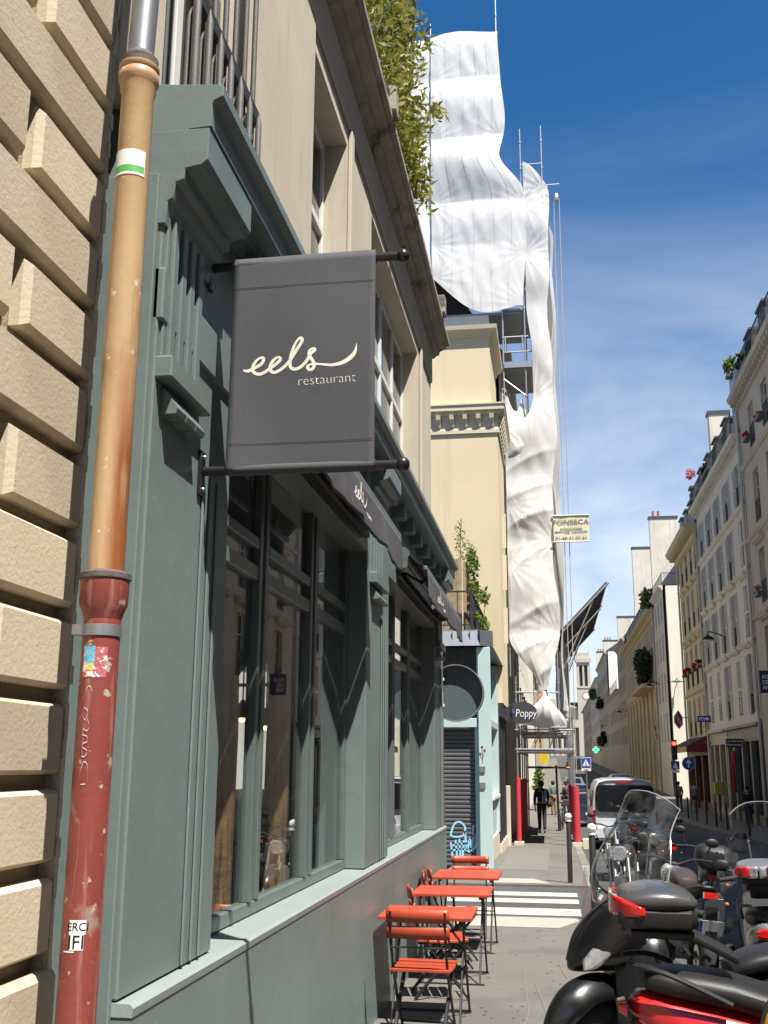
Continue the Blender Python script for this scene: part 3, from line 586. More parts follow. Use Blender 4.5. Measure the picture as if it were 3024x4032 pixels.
# ============================================================ awnings
M_awn = mat('awning_fabric', (0.075, 0.072, 0.080), rough=0.85, var=0.10, vs=3, bump=0.2, bs=60, streak=((0.105, 0.10, 0.108), 5.0, 0.56, 0.1))
def awning(y0, y1, label, ym, fz):
    a = thing('awning', label, 'awning', (-1.36, (y0+y1)/2, 3.4), group='retracted awnings')
    MB().tube((-1.30, y0-0.02, 3.50), (-1.30, y1+0.02, 3.50), 0.045, n=14).build('roller', M_greenframe, a, True)
    for y in (y0-0.03, y1+0.03):
        b = MB().lathe([(0.062, y-0.018), (0.062, y+0.018)], (-1.30, 0, 3.50), 'y', n=16); b.prism([(-1.36, 3.36), (-1.26, 3.37), (-1.25, 3.47), (-1.36, 3.53)], 'y', y-0.016, y+0.016); b.build('roller_bracket', M_greenframe, a, True)
    fx = -1.10
    MB().box(fx-0.02, fx+0.02, y0, y1, fz-0.022, fz+0.022).build('front_bar', M_greenframe, a, bevel=0.012, seg=3)
    MB().grid(lambda u, v: (-1.275+(fx+1.275-0.01)*v, y0+0.02+(y1-y0-0.04)*u, 3.54+(fz+0.022-3.54)*v-0.02*math.sin(math.pi*v)), 20, 6).build('canopy', M_awn, a, True, solid=0.003)
    def val(u, v):
        y = y0+0.015+(y1-y0-0.03)*u
        wav = 0.012*math.sin(u*19)+0.006*math.sin(u*43+1)+0.004*math.sin(u*71)
        h = 0.25+0.012*math.sin(u*7+0.5)+0.006*math.sin(u*23)
        return (fx+0.022+wav*(1-v)+0.006*(1-v), y, fz-0.02-h*(1-v))
    va = MB().grid(val, 70, 8).build('valance', M_awn, a, True, solid=0.003)
    for yy in (y0+0.45, y1-0.45):
        b = MB(); b.path([(-1.34, yy, 3.40), (-1.22, yy+0.3*(1 if yy < ym else -1), 3.36), (fx-0.02, yy+0.02, fz)], 0.018, 8); b.build('folding_arm', M_iron, a, True)
    MB().box(-1.355, -1.32, y0, y1, 3.30, 3.34).build('torsion_bar', M_iron, a)
    s = 0.80; yc = ym
    def conv(p, q):
        yy = yc+(p+0.973)*s*1.25; zz_ = fz-0.135+(q-3.235)*s*1.1; u = (yy-y0-0.015)/(y1-y0-0.03); v = 1-(fz-0.02-zz_)/0.25; P = val(u, v); return (P[0]+0.004, yy, zz_)
    ribbon([(p[0], p[1]) for p in EP], [max(p[2]*1.1, 0.001) for p in EP], conv).build('lettering', M_letter, va, fix=False)
    text('lettering', 'restaurant', 0.045, M_letter, va, (fx+0.045, yc+0.20, fz-0.205), '+x', depth=0.0005, offset=-0.001)
    return a
awning(4.42, 7.66, 'grey retracted awning with eels valance over the nearer shop window', 5.90, 3.30)
awning(9.34, 12.95, 'grey retracted awning with eels valance over the farther shop window', 10.45, 3.37)
# ============================================================ corner shop across the side street
M_teal = mat('pale_teal_paint', (0.47, 0.60, 0.58), rough=0.45, var=0.05, vs=2, bump=0.06, bs=20)
M_white_wall = mat('white_render', (0.72, 0.68, 0.58), rough=0.9, var=0.05, vs=0.8)
M_shut = mat('shutter_steel', (0.115, 0.112, 0.115), rough=0.5, var=0.15, vs=4, metal=0.2)
M_zinc2 = mat('zinc_sheet', (0.17, 0.185, 0.20), rough=0.45, var=0.12, vs=1.5, metal=0.5)
M_stone_plinth = mat('stone_plinth', (0.58, 0.52, 0.42), rough=0.9, var=0.12, vs=4, bump=0.25, bs=40)
g23 = gz(23)
shop = thing('corner_shop', 'low pale teal corner shop with closed grey shutter beyond the zebra crossing', 'building', (-3, 24, g23))
MB().box(-9, -3.25, 23.0, 28, -0.8, 4.12).build('side_wall', M_white_wall, shop)
MB().box(-1.60, -1.32, 22.98, 23.30, -0.6, 4.12).build('corner_post', M_teal, shop, bevel=0.01)
MB().box(-1.57, -1.30, 22.90, 22.975, -0.6, 4.10).build('corner_fillet', M_teal, shop, bevel=0.008)
MB().box(-3.25, -1.605, 22.95, 23.06, 2.41, 2.60).build('beam', M_teal, shop, bevel=0.008)
MB().box(-3.25, -1.605, 23.08, 23.14, 2.60, 4.12).build('fanlight', mat('fanlight_glass', (0.05, 0.055, 0.05), rough=0.05, var=0.2, vs=2), shop)
fb = MB(); fb.box(-2.06, -2.02, 23.06, 23.079, 2.6, 4.1); fb.box(-3.2, -1.61, 23.06, 23.079, 3.70, 3.74); fb.build('fanlight_bars', M_iron, shop)
sh = MB().box(-3.25, -1.605, 23.16, 23.2, -0.6, 2.41).build('roller_shutter', M_shut, shop)
slat = MB().prism([(0, 0.004), (-0.022, 0.018), (-0.026, 0.05), (-0.018, 0.078), (0, 0.084)], 'x', -3.25, -1.63).mesh('slat', M_shut)
for v in slat.vertices: v.co = Vector((v.co.x, v.co.y, v.co.z))
z = g23
k = 0
while z < 2.40:
    o = obj('slat', slat, sh); o.location = (0, 23.158, z); z += 0.0895
MB().box(-1.66, -1.604, 23.04, 23.155, -0.6, 2.41).build('shutter_guide', M_teal, shop)
M_tag = mat('blue_spray', (0.30, 0.62, 0.80), rough=0.6, var=0.1, vs=8)
def gconv(x, z): return (x, 23.128, z)
for st in ([(-2.20, 0.22), (-2.12, 0.42), (-2.00, 0.46), (-1.90, 0.36), (-1.93, 0.20), (-2.10, 0.16), (-2.22, 0.2)], [(-2.20, 0.05), (-2.16, -0.30)], [(-2.10, 0.10), (-2.06, -0.34)], [(-2.02, 0.12), (-1.98, -0.36), (-1.92, 0.10)], [(-2.18, -0.02), (-2.0, 0.02), (-1.86, 0.03)], [(-1.90, 0.28), (-1.86, -0.10), (-1.80, 0.12), (-1.76, -0.06), (-1.72, 0.20)], [(-1.72, 0.40), (-1.74, 0.22), (-1.66, 0.20), (-1.64, 0.42)], [(-1.66, 0.22), (-1.68, -0.02), (-1.78, -0.12)], [(-2.20, -0.12), (-1.95, -0.08), (-1.80, -0.14)], [(-1.80, -0.25), (-1.72, -0.28), (-1.64, -0.22)]):
    ribbon(spline(st, 5), 0.042, gconv).build('spray_tag', M_tag, sh, fix=False)
# street side
MB().box(-1.75, -1.42, 23.301, 28.0, -0.8, 0.02).build('plinth', M_stone_plinth, shop, bevel=0.01)
MB().box(-1.72, -1.40, 24.35, 24.75, 0.0, 4.12).build('front_post', M_teal, shop, bevel=0.01)
MB().box(-1.72, -1.40, 27.55, 28.0, 0.0, 4.12).build('front_post', M_teal, shop, bevel=0.01)
MB().box(-1.74, -1.46, 23.301, 24.35, 0.02, 4.12).build('front_panel', M_teal, shop)
MB().box(-1.74, -1.46, 24.75, 27.55, 0.02, 0.85).build('front_panel', M_teal, shop)
MB().box(-1.66, -1.36, 24.72, 27.58, 0.851, 0.93).build('front_sill', M_white, shop, bevel=0.01)
MB().box(-1.62, -1.60, 24.75, 27.55, 0.93, 4.1).build('front_window', M_dkglass, shop)
MB().box(-1.60, -1.40, 24.75, 27.55, 2.5, 2.65).build('front_transom', M_teal, shop)
for z in (1.55, 1.22):
    MB().box(-1.56, -1.44, 22.87, 22.899, z-0.07, z+0.06).build('intercom', M_galv, shop, bevel=0.006)
fl = MB()
M_stem = mat('flower_print', (0.16, 0.08, 0.09), rough=0.7, var=0)
for st in ([(-1.50, 1.66), (-1.49, 1.80), (-1.50, 1.98)], [(-1.49, 1.78), (-1.46, 1.86), (-1.45, 1.92)], [(-1.49, 1.74), (-1.53, 1.80), (-1.54, 1.85)]):
    ribbon(spline(st, 3), 0.014, lambda x, z: (x, 22.897, z)).build('flower_stencil', M_stem, shop, fix=False)
for (x, z) in ((-1.50, 2.0), (-1.445, 1.93), (-1.54, 1.86)): MB().ball((x, 22.897, z), 0.028, (1, 0.1, 1), 8, 6).build('flower_stencil', mat('flower_red', (0.25, 0.03, 0.05), var=0), shop)
b = MB(); b.prism([(22.80, 4.13), (22.84, 4.13), (23.2, 4.22), (23.2, 4.50), (23.05, 4.50), (22.95, 4.46)], 'x', -9, -1.50); b.build('zinc_fascia', M_zinc2, shop)
b = MB(); b.prism([(-1.24, 4.13), (-1.28, 4.13), (-1.75, 4.22), (-1.75, 4.50), (-1.56, 4.50), (-1.40, 4.46)], 'y', 23.1, 28.0); b.prism([(-1.5, 22.80), (-1.24, 23.1), (-1.56, 23.1), (-1.56, 22.95)], 'z', 4.13, 4.47); b.build('zinc_fascia', M_zinc2, shop)
for x in (-3.2, -2.65, -2.1, -1.72): MB().box(x-0.008, x+0.008, 22.86, 22.96, 4.15, 4.47).build('zinc_seam', M_zinc, shop)
MB().box(-9, -1.5, 23.0, 28.0, 4.2, 4.44).build('roof', M_zinc2, shop)
rail = thing('terrace_railing', 'black iron railing round the roof terrace of the teal corner shop', 'railing', (-1.7, 23.1, 4.5))
RX, RY = -1.70, 23.10
b = MB(); b.box(-4.5, RX, RY-0.02, RY+0.02, 5.34, 5.375); b.build('top_rail', M_iron, rail); MB().box(RX-0.02, RX+0.02, RY+0.02, 27.95, 5.34, 5.375).build('top_rail', M_iron, rail)
MB().box(-4.5, RX, RY-0.012, RY+0.012, 4.60, 4.63).build('bottom_rail', M_iron, rail); MB().box(RX-0.012, RX+0.012, RY, 27.95, 4.60, 4.63).build('bottom_rail', M_iron, rail)
MB().box(RX-0.03, RX+0.03, RY-0.03, RY+0.03, 4.5, 5.40).build('corner_post', M_iron, rail)
bal = MB().box(-0.008, 0.008, -0.008, 0.008, 4.62, 5.34).mesh('baluster', M_iron)
for k in range(10):
    o = obj('baluster', bal, rail); o.location = (RX-0.30-k*0.28, RY, 0)
for k in range(38):
    o = obj('baluster', bal, rail); o.location = (RX, RY+0.12+k*0.126, 0)
scr = MB(); k = 0
for k in range(40):
    M2 = MATS.setdefault('reed', mat('bamboo_reed', (0.34, 0.26, 0.15), rough=0.8, var=0.3, vs=6, bump=0.2, bs=30))
M_reed = MATS['bamboo_reed']; 
ry = 23.35
while ry < 27.9:
    h = 6.12+random.uniform(-0.12, 0.06)-0.05*math.sin(ry*3); l = random.uniform(-0.02, 0.02); scr.box(-1.90+l, -1.875+l, ry, ry+0.026, 4.5, h); ry += 0.029
rx = -1.92
while rx > -4.6:
    h = 6.12+random.uniform(-0.10, 0.05); scr.box(rx-0.026, rx, 23.30+random.uniform(-.01, .01), 23.325, 4.5, h); rx -= 0.029
s = scr.build('bamboo_screen', M_reed); tag(s, 'weathered bamboo reed screen behind the roof terrace railing', 'screen')

# leafy plants made of many small leaves
def leaves(bm, c, rad, n, size, up=0.3, drop=0.0, narrow=0.28, rng=random):
    for _ in range(n):
        while True:
            p = Vector((rng.uniform(-1, 1), rng.uniform(-1, 1), rng.uniform(-1, 1)))
            if p.length < 1: break
        p = Vector((p.x*rad[0], p.y*rad[1], p.z*rad[2]))+Vector(c)
        d = Vector((rng.gauss(0, 1), rng.gauss(0, 1), rng.gauss(up, 0.7)-drop)).normalized(); s_ = d.cross(Vector((rng.gauss(0, 1), rng.gauss(0, 1), rng.gauss(0, 1)))).normalized()
        l = size*rng.uniform(0.6, 1.3); w = l*narrow
        bm.add([p, p+d*l*0.45+s_*w, p+d*l, p+d*l*0.45-s_*w], [(0, 1, 2, 3)])
def plant(name, label, base, clumps, m, stem_m, size, n, cat='plant', group=None, narrow=0.28, stems=None, up=0.3):
    t = thing(name, label, cat, base, group=group)
    lf = MB()
    for (c, r_, k) in clumps: leaves(lf, c, r_, int(n*k), size, up=up, narrow=narrow)
    lf.build('foliage', m, t, fix=False)
    st = MB()
    for pts in (stems or [[base, clumps[0][0]]]): st.path(spline(pts, 3), [0.012]*len(spline(pts, 3)), 5)
    st.build('stems', stem_m, t); return t
M_leaf = leafmat('bamboo_leaf', (0.13, 0.18, 0.028), (0.34, 0.29, 0.05)); M_leaf2 = leafmat('fresh_leaf', (0.07, 0.14, 0.03), (0.20, 0.24, 0.05)); M_leafd = leafmat('dark_leaf', (0.018, 0.035, 0.014), (0.035, 0.06, 0.02))
M_stemm = mat('cane', (0.22, 0.19, 0.08), rough=0.6, var=0.2)
plant('climbing_plant', 'bright green climber with pale blossoms spilling over the terrace railing', (-1.75, 25.0, 4.5),
      [((-1.72, 24.6, 5.55), (0.12, 0.9, 0.32), 1.0), ((-1.74, 24.2, 6.2), (0.12, 0.7, 0.30), 0.7), ((-1.62, 26.5, 5.05), (0.1, 1.0, 0.12), 0.4), ((-1.66, 24.0, 4.9), (0.08, 0.4, 0.10), 0.3), ((-1.6, 26.2, 5.7), (0.1, 0.5, 0.25), 0.3)], M_leaf2, M_stemm, 0.085, 420, narrow=0.4, stems=[[(-1.75, 24.6, 4.5), (-1.74, 24.5, 5.3), (-1.72, 24.3, 6.3)], [(-1.7, 26.2, 4.5), (-1.62, 26.3, 5.3), (-1.55, 26.5, 6.0)]])
plant('bamboo_plant', 'thin young bamboo rising above the reed screen on the corner shop terrace', (-2.0, 23.6, 4.5),
      [((-1.95, 23.5, 6.6), (0.16, 0.3, 0.5), 1.0), ((-1.85, 24.3, 6.45), (0.2, 0.4, 0.3), 0.6)], M_leaf, M_stemm, 0.09, 150, narrow=0.16, stems=[[(-2.0, 23.5, 4.5), (-1.98, 23.5, 5.9), (-1.93, 23.5, 7.1)], [(-1.95, 24.2, 4.5), (-1.9, 24.2, 5.9), (-1.8, 24.4, 6.7)]])
# bamboo hedge on the restaurant terrace
rb = random.Random(11)
for i, (y, zt, xo) in enumerate(((6.9, 9.0, 0), (7.7, 9.6, 0.02), (8.5, 9.9, 0.08), (9.2, 9.8, 0.12), (9.9, 9.2, 0.1), (10.4, 8.5, 0.06))):
    cl = []; stems = []
    for k in range(6):
        x = -1.55+rb.uniform(-0.15, 0.2)+xo; yy = y+rb.uniform(-0.5, 0.5); top = zt+rb.uniform(-0.7, 0.4)
        stems.append([(-1.75, y+rb.uniform(-0.25, 0.25), 7.3), (x-0.06, yy, 8.1), (x+rb.uniform(0.0, 0.14), yy+rb.uniform(-0.2, 0.2), top)])
        for q in range(3): cl.append(((x+rb.uniform(-0.05, 0.12), yy+rb.uniform(-0.2, 0.2), 7.6+(top-7.6)*(q+0.6)/3), (0.12, 0.20, 0.3), 1))
    if i > 1: cl.append(((-1.25+xo*0.3, y, 7.7), (0.08, 0.4, 0.2), 1.0)); cl.append(((-1.12, y+0.4, 8.7+0.3*(i % 2)), (0.10, 0.2, 0.08), 0.7))
    plant('bamboo_plant', ['leafy bamboo at the near end of the terrace row above the cornice', 'leafy bamboo second from the near end of the terrace row above the cornice', 'tall leafy bamboo third from the near end of the terrace row above the cornice', 'leafy bamboo fourth from the near end of the terrace row above the cornice', 'leafy bamboo second from the far end of the terrace row above the cornice', 'low leafy bamboo at the far end of the terrace row above the cornice'][i],
          (-1.75, y, 7.3), cl, M_leaf, M_stemm, 0.115, 46, group='bamboo row on the restaurant terrace', narrow=0.15, stems=stems, up=-0.1)

# round glossy sign on the rust red pipe at the far corner of the restaurant
rp_ = thing('corner_pipe', 'thin rust red pipe at the far corner of the green shopfront', 'pipe', (-1.39, 13.62, -0.3))
MB().tube((-1.385, 13.62, gz(13.6)), (-1.405, 13.62, 3.0), 0.026, n=12).build('pipe', mat('rust_red_paint', (0.17, 0.045, 0.03), rough=0.5, var=0.15, vs=9), rp_, True)
ds = thing('round_sign', 'dark glossy round sign with silver rim on a rust red pipe', 'sign', (-1.22, 13.7, 2.535))
M_disc = mat('smoked_disc', (0.10, 0.135, 0.14), rough=0.18, var=0.15, vs=2, spec=0.6, coat=0.6)
MB().lathe([(0.345, 13.715), (0.345, 13.74)], (-1.22, 0, 2.535), 'y', n=48).build('disc', M_disc, ds, True)
MB().lathe([(0.346, 13.62), (0.360, 13.62), (0.362, 13.75), (0.346, 13.75), (0.346, 13.62)], (-1.22, 0, 2.535), 'y', n=56).build('rim', M_galv, ds, True)
for z in (2.70, 2.37): b = MB(); b.box(-1.43, -1.36, 13.58, 13.62, z-0.02, z+0.02); b.build('bracket', M_white, ds, bevel=0.006)
for z, c in ((2.62, (0.05, 0.09, 0.25)), (2.45, (0.6, 0.6, 0.62))):
    MB().box(-1.359, -1.355, 13.20, 13.40, z-0.08, z+0.08).build('poster', mat('poster_%d' % int(z*100), c, var=0.4, vs=25), rest)

# ============================================================ yellow building
M_yel = mat('cream_yellow_render', (0.66, 0.56, 0.37), rough=0.9, var=0.07, vs=0.35, bump=0.05, bs=50, streak=((0.58, 0.485, 0.315), 0.22, 0.55, 0.2))
M_yelt = mat('cream_trim', (0.60, 0.54, 0.40), rough=0.9, var=0.08, vs=2)
yb = thing('yellow_building', 'cream yellow apartment building with bracketed cornice behind the corner shop', 'building', (-4, 30, -0.6))
MB().box(-12, -1.27, 28.0, 31.4, 3.2, 10.62).build('lower_wall', M_yel, yb); MB().box(-12, -1.45, 28.06, 31.4, 11.36, 13.52).build('upper_wall', M_yel, yb)
def around(bm, prof, yf=28.0, xf=-1.27):
    """profile (out, z) run along the -y face and the +x face with a mitred corner"""
    A = [(-12, yf-o_, z) for o_, z in prof]; B = [(xf+o_, yf-o_, z) for o_, z in prof]; C = [(xf+o_, 31.4, z) for o_, z in prof]; n = len(prof)
    bm.add(A+B+C, [(i, i+1, n+i+1, n+i) for i in range(n-1)]+[(n+i, n+i+1, 2*n+i+1, 2*n+i) for i in range(n-1)]); return bm
around(MB(), [(0, 10.55), (0.05, 10.55), (0.05, 10.66), (0.02, 10.68), (0.02, 11.05), (0.06, 11.07), (0.10, 11.10), (0.10, 11.16), (0.20, 11.18), (0.20, 11.30), (0.23, 11.33), (0.23, 11.37), (-0.2, 11.44)]).build('cornice', M_yelt, yb)
md = MB().prism([(0, 0), (-0.06, 0), (-0.08, 0.1), (-0.15, 0.2), (-0.17, 0.33), (0, 0.33)], 'x', -0.06, 0.06).mesh('modillion', M_yelt)
for k in range(16): o = obj('modillion', md, yb); o.location = (-1.42-k*0.37, 27.98, 10.74)
for k in range(8): o = obj('modillion', md, yb); o.location = (-1.25, 28.25+k*0.37, 10.74); o.rotation_euler = (0, 0, R(90))
around(MB(), [(0, 13.40), (0.04, 13.42), (0.06, 13.50), (0.12, 13.54), (0.20, 13.60), (0.22, 13.72), (-0.2, 13.80)], 28.06, -1.45).build('roof_cornice', M_yelt, yb)
b = MB(); b.box(-12, -1.47, 28.0, 31.4, 13.74, 14.05); b.build('zinc_gutter', M_zinc2, yb)
for z in (6.9, 8.1, 5.4):
    MB().box(-1.27, -1.16, 29.5, 29.54, z-0.5, z+0.5).build('open_shutter', M_yelt, yb)
MB().box(-3.0, -2.4, 27.93, 28.0, 13.55, 13.57).build('vent', M_iron, yb)
# ground floor boutique under the yellow building
bt = thing('dark_boutique', 'narrow black shopfront squeezed between the teal shop and the scaffold', 'shopfront', (-1.5, 29.5, gz(29)))
MB().box(-8, -1.52, 28.002, 31.4, -1.0, 3.2).build('wall', mat('black_shopfront', (0.03, 0.03, 0.035), rough=0.4, var=0.2, vs=3), bt)
for y in (28.15, 29.1, 30.2, 31.2): MB().box(-1.52, -1.38, y-0.10, y+0.10, -0.8, 3.1).build('pilaster', MATS['black_shopfront'], bt, bevel=0.01)
MB().box(-1.52, -1.30, 28.0, 31.4, 2.85, 3.2).build('fascia', MATS['black_shopfront'], bt, bevel=0.01)
MB().box(-1.70, -1.36, 28.0, 31.8, -1.0, gz(29)+0.25).build('stone_step', M_stone_plinth, bt, bevel=0.01)
MB().box(-1.44, -1.28, 31.45, 31.7, -1.0, 1.05).build('stone_pier', M_yelt, bt, bevel=0.01)
sg = thing('oval_sign', 'dark oval hanging sign reading Poppy with a walking figure', 'sign', (-0.87, 30, 3.04))
M_oval = mat('slate_sign', (0.045, 0.048, 0.055), rough=0.5, var=0.08)
b = MB(); n = 40; b.prism([(-0.87+0.445*math.cos(2*math.pi*i/n), 3.04+0.30*math.sin(2*math.pi*i/n)) for i in range(n)], 'y', 29.98, 30.02); b.build('board', M_oval, sg)
MB().tube((-1.4, 30, 3.08), (-1.28, 30, 3.08), 0.02).build('arm', M_iron, sg)
me = text('lettering', 'Poppy', 0.30, mat('sign_white', (0.75, 0.75, 0.73), var=0), sg, (-0.74, 29.975, 3.02), '-y', sx=0.78, shear=0.12)
fg = MB(); fg.ball((-1.135, 29.972, 3.235), 0.022, (1, .2, 1.2), 8, 6); fg.prism([(-1.165, 3.20), (-1.11, 3.20), (-1.10, 3.08), (-1.12, 2.98), (-1.16, 2.98), (-1.17, 3.08)], 'y', 29.968, 29.977); fg.prism([(-1.16, 2.99), (-1.14, 2.99), (-1.15, 2.84), (-1.165, 2.84)], 'y', 29.968, 29.977); fg.prism([(-1.14, 2.99), (-1.12, 2.99), (-1.085, 2.85), (-1.10, 2.845)], 'y', 29.968, 29.977)
fg.build('printed_figure', M_black, sg); MB().box(-1.115, -1.045, 29.966, 29.975, 3.02, 3.14).build('printed_bag', mat('purple_print', (0.14, 0.05, 0.36), var=0), sg)

# ============================================================ buildings on the left beyond
M_stoneA = mat('warm_limestone', (0.50, 0.43, 0.32), rough=0.9, var=0.10, vs=0.4, bump=0.1, bs=20, streak=((0.36, 0.31, 0.235), 0.35, 0.58, 0.2))

# ============================================================ scaffold
M_tube = mat('scaffold_tube', (0.42, 0.43, 0.44), rough=0.4, var=0.15, vs=4, metal=0.6, rnd=0.1)
M_orange = mat('orange_paint', (0.75, 0.20, 0.06), rough=0.5, var=0.1, vs=6)
M_deck = mat('steel_deck', (0.30, 0.32, 0.34), rough=0.5, var=0.15, vs=3, metal=0.4)
M_red = mat('red_padding', (0.52, 0.045, 0.06), rough=0.55, var=0.10, vs=5, bump=0.1, bs=30)
M_tarp = tarp('white_tarpaulin', (0.80, 0.79, 0.77), 0.22)
sc = thing('scaffold', 'tall scaffold of steel tubes wrapped in white sheeting over the pavement', 'scaffold', (-0.3, 34, gz(33)))
SYs = [32.0, 34.5, 37.0, 39.5, 42.0, 44.5]
def pole(x, y, z0, z1, nm='standard'):
    o = MB().tube((x, y, z0), (x, y, z1), 0.026, n=8).build(nm, M_tube, sc, True)
    cp = MB(); z = math.ceil(z0)
    while z < z1: cp.tube((x, y, z-0.03), (x, y, z+0.03), 0.042, n=8); z += 1.0
    stuff(cp.build('couplers', M_tube, o)); return o
for y in SYs:
    pole(-1.07, y, gz(y), 4.2); pole(0.56, y, gz(y), 3.3)
    if y < 40: pole(-1.22, y, 4.2, 16)
pole(-0.52, 32, 4.0, 22.5); pole(0.18, 32, 3.0, 22.55); pole(-3.51, 31.95, 14.5, 26.9); pole(-1.235, 31.97, 16, 28.2); pole(0.17, 34.5, 3.0, 20); pole(0.17, 37, 3.0, 18); pole(-0.52, 34.5, 4, 18)
def bar_(p, q, nm='ledger', r=0.024, m=M_tube): return MB().tube(p, q, r, n=8).build(nm, m, sc, True)
for y in (32.0, 34.5, 37.0, 42.0):
    bar_((-1.12, y, 2.64), (0.60, y, 2.64)); bar_((-1.12, y, 2.08), (0.60, y, 2.08))
    if y < 35:
        for k in range(6):
            xx = -0.9+k*0.25; bar_((xx, y, 2.10), (xx+(0.22 if k % 2 else -0.02), y, 2.62), 'lattice_brace', 0.014, M_orange if k in (1, 2) else M_tube)
        bar_((-0.9, y, 2.08), (-0.9, y, 2.64), 'lattice_post'); bar_((0.42, y, 2.08), (0.42, y, 2.64), 'lattice_post')
bar_((-1.1, 32, 3.73), (0.2, 32, 3.72)); bar_((-0.43, 32, 3.18), (0.2, 32, 3.18)); bar_((-0.43, 32, 2.64), (-0.43, 32, 4.0), 'standard'); bar_((-0.52, 32, 21.15), (0.20, 32, 21.15)); bar_((0.1, 32, 20.33), (0.74, 32, 20.33), 'pulley_arm')
bar_((-0.9, 36.5, 1.555), (-0.1, 36.5, 1.55), 'crossbar', 0.035, mat('dark_orange', (0.10, 0.03, 0.015), var=0.1)); bar_((-0.1, 36.5, 1.55), (0.50, 36.5, 1.545), 'crossbar', 0.035, M_orange)
bar_((-0.43, 31.97, 3.5), (-0.24, 31.97, 3.72), 'orange_tie', 0.03, M_orange)
for z in (15.02, 14.5): bar_((-1.22, 32, z), (-0.1, 32, z), 'guard_rail')
bar_((-1.15, 32, 14.5), (-1.15, 32, 15.0), 'guard_post'); bar_((-0.60, 32, 14.5), (-0.60, 32, 15.0), 'guard_post'); bar_((-0.30, 32, 14.5), (-0.30, 32, 15.0), 'guard_post'); bar_((-1.22, 32, 13.6), (-0.52, 32, 13.0), 'diagonal_brace', 0.022)
for z in (14.0, 12.0, 10.0, 16.0, 18.0): MB().box(-1.22, 0.16, 32.0, 34.4, z-0.06, z).build('deck', M_deck, sc)
MB().box(-1.20, -0.15, 31.93, 31.96, 13.95, 14.15).build('toe_board', M_galv, sc)
MB().box(-4.6, -0.6, 32.1, 34.6, 15.86, 15.94).build('deck', M_deck, sc); MB().box(-7.0, -0.5, 32.2, 36, 17.9, 18.0).build('deck', mat('deck_boards', (0.16, 0.12, 0.08), rough=0.8, var=0.2, vs=3), sc); MB().box(-1.1, 0.55, 32.0, 36.9, 2.0, 2.05).build('deck', M_deck, sc); MB().box(-1.1, 0.55, 37.0, 44, 2.66, 2.70).build('deck', M_deck, sc)
b = MB(); b.lathe([(0.075, gz(32)+0.1), (0.075, 1.28)], (-1.07, 32, 0), n=16); b.build('red_padding', M_red, sc, True)
b = MB(); b.lathe([(0.10, gz(32)+0.1)]+[(0.10+0.003*(k % 2), gz(32)+0.1+k*0.03) for k in range(1, 52)]+[(0.10, 1.04)], (0.58, 32, 0), n=16); b.build('red_padding', M_red, sc, True)
for y in (34.5, 37.0, 39.5): MB().lathe([(0.07, gz(y)+0.1), (0.07, 1.15)], (-1.07, y, 0), n=12).build('red_padding', M_red, sc, True); MB().lathe([(0.07, gz(y)+0.1), (0.07, 1.0)], (0.55, y, 0), n=12).build('red_padding', M_red, sc, True)
for x in (-1.07, 0.58): MB().box(x-0.14, x+0.14, 31.86, 32.14, gz(32)-0.02, gz(32)+0.10).build('base_block', M_stone_plinth, sc, bevel=0.01)
MB().box(0.72, 0.98, 31.9, 32.2, gz(32)-0.1, gz(32)+0.20).build('base_block', M_yelt, sc, bevel=0.02)
# tilted protection fan over the road
def fan(y0, y1):
    d = Vector((1.72-0.26, 0, 7.0-5.47)).normalized(); nrm = Vector((-d.z, 0, d.x))
    b = MB(); P0 = Vector((0.26, 0, 5.47)); P1 = Vector((1.72, 0, 7.0))
    b.prism([((P0).x, P0.z), (P1.x, P1.z), ((P1+nrm*0.04).x, (P1+nrm*0.04).z), ((P0+nrm*0.04).x, (P0+nrm*0.04).z)], 'y', y0, y1)
    o = b.build('protection_fan', mat('dark_corrugated_sheet', (0.10, 0.10, 0.095), rough=0.7, var=0.15, vs=2), sc)
    rb_ = MB(); 
    for k in range(14):
        q = P0+(P1-P0)*((k+0.5)/14)-nrm*0.015; rb_.obox((q.x, (y0+y1)/2, q.z), 0.03, y1-y0-0.05, 0.03)
    stuff(rb_.build('fan_ribs', MATS['dark_corrugated_sheet'], o))
    for yy in (y0+0.03, y1-0.03): MB().tube((P0.x, yy, P0.z-0.05), (P1.x+0.05, yy, P1.z), 0.035, n=8).build('fan_beam', M_tube, o, True)
    MB().tube((P1.x, y0, P1.z), (P1.x, y1, P1.z), 0.03, n=8).build('fan_beam', M_tube, o, True)
    MB().tube((0.25, y0+0.05, 4.2), (P0.x+0.75*(P1.x-P0.x), y0+0.05, P0.z+0.75*(P1.z-P0.z)-0.03), 0.022, n=6).build('fan_strut', M_tube, o, True); MB().tube((0.25, y1-0.05, 4.2), (P0.x+0.6*(P1.x-P0.x), y1-0.05, P0.z+0.6*(P1.z-P0.z)-0.03), 0.022, n=6).build('fan_strut', M_tube, o, True)
fan(32.2, 36.9); fan(37.7, 43.5)
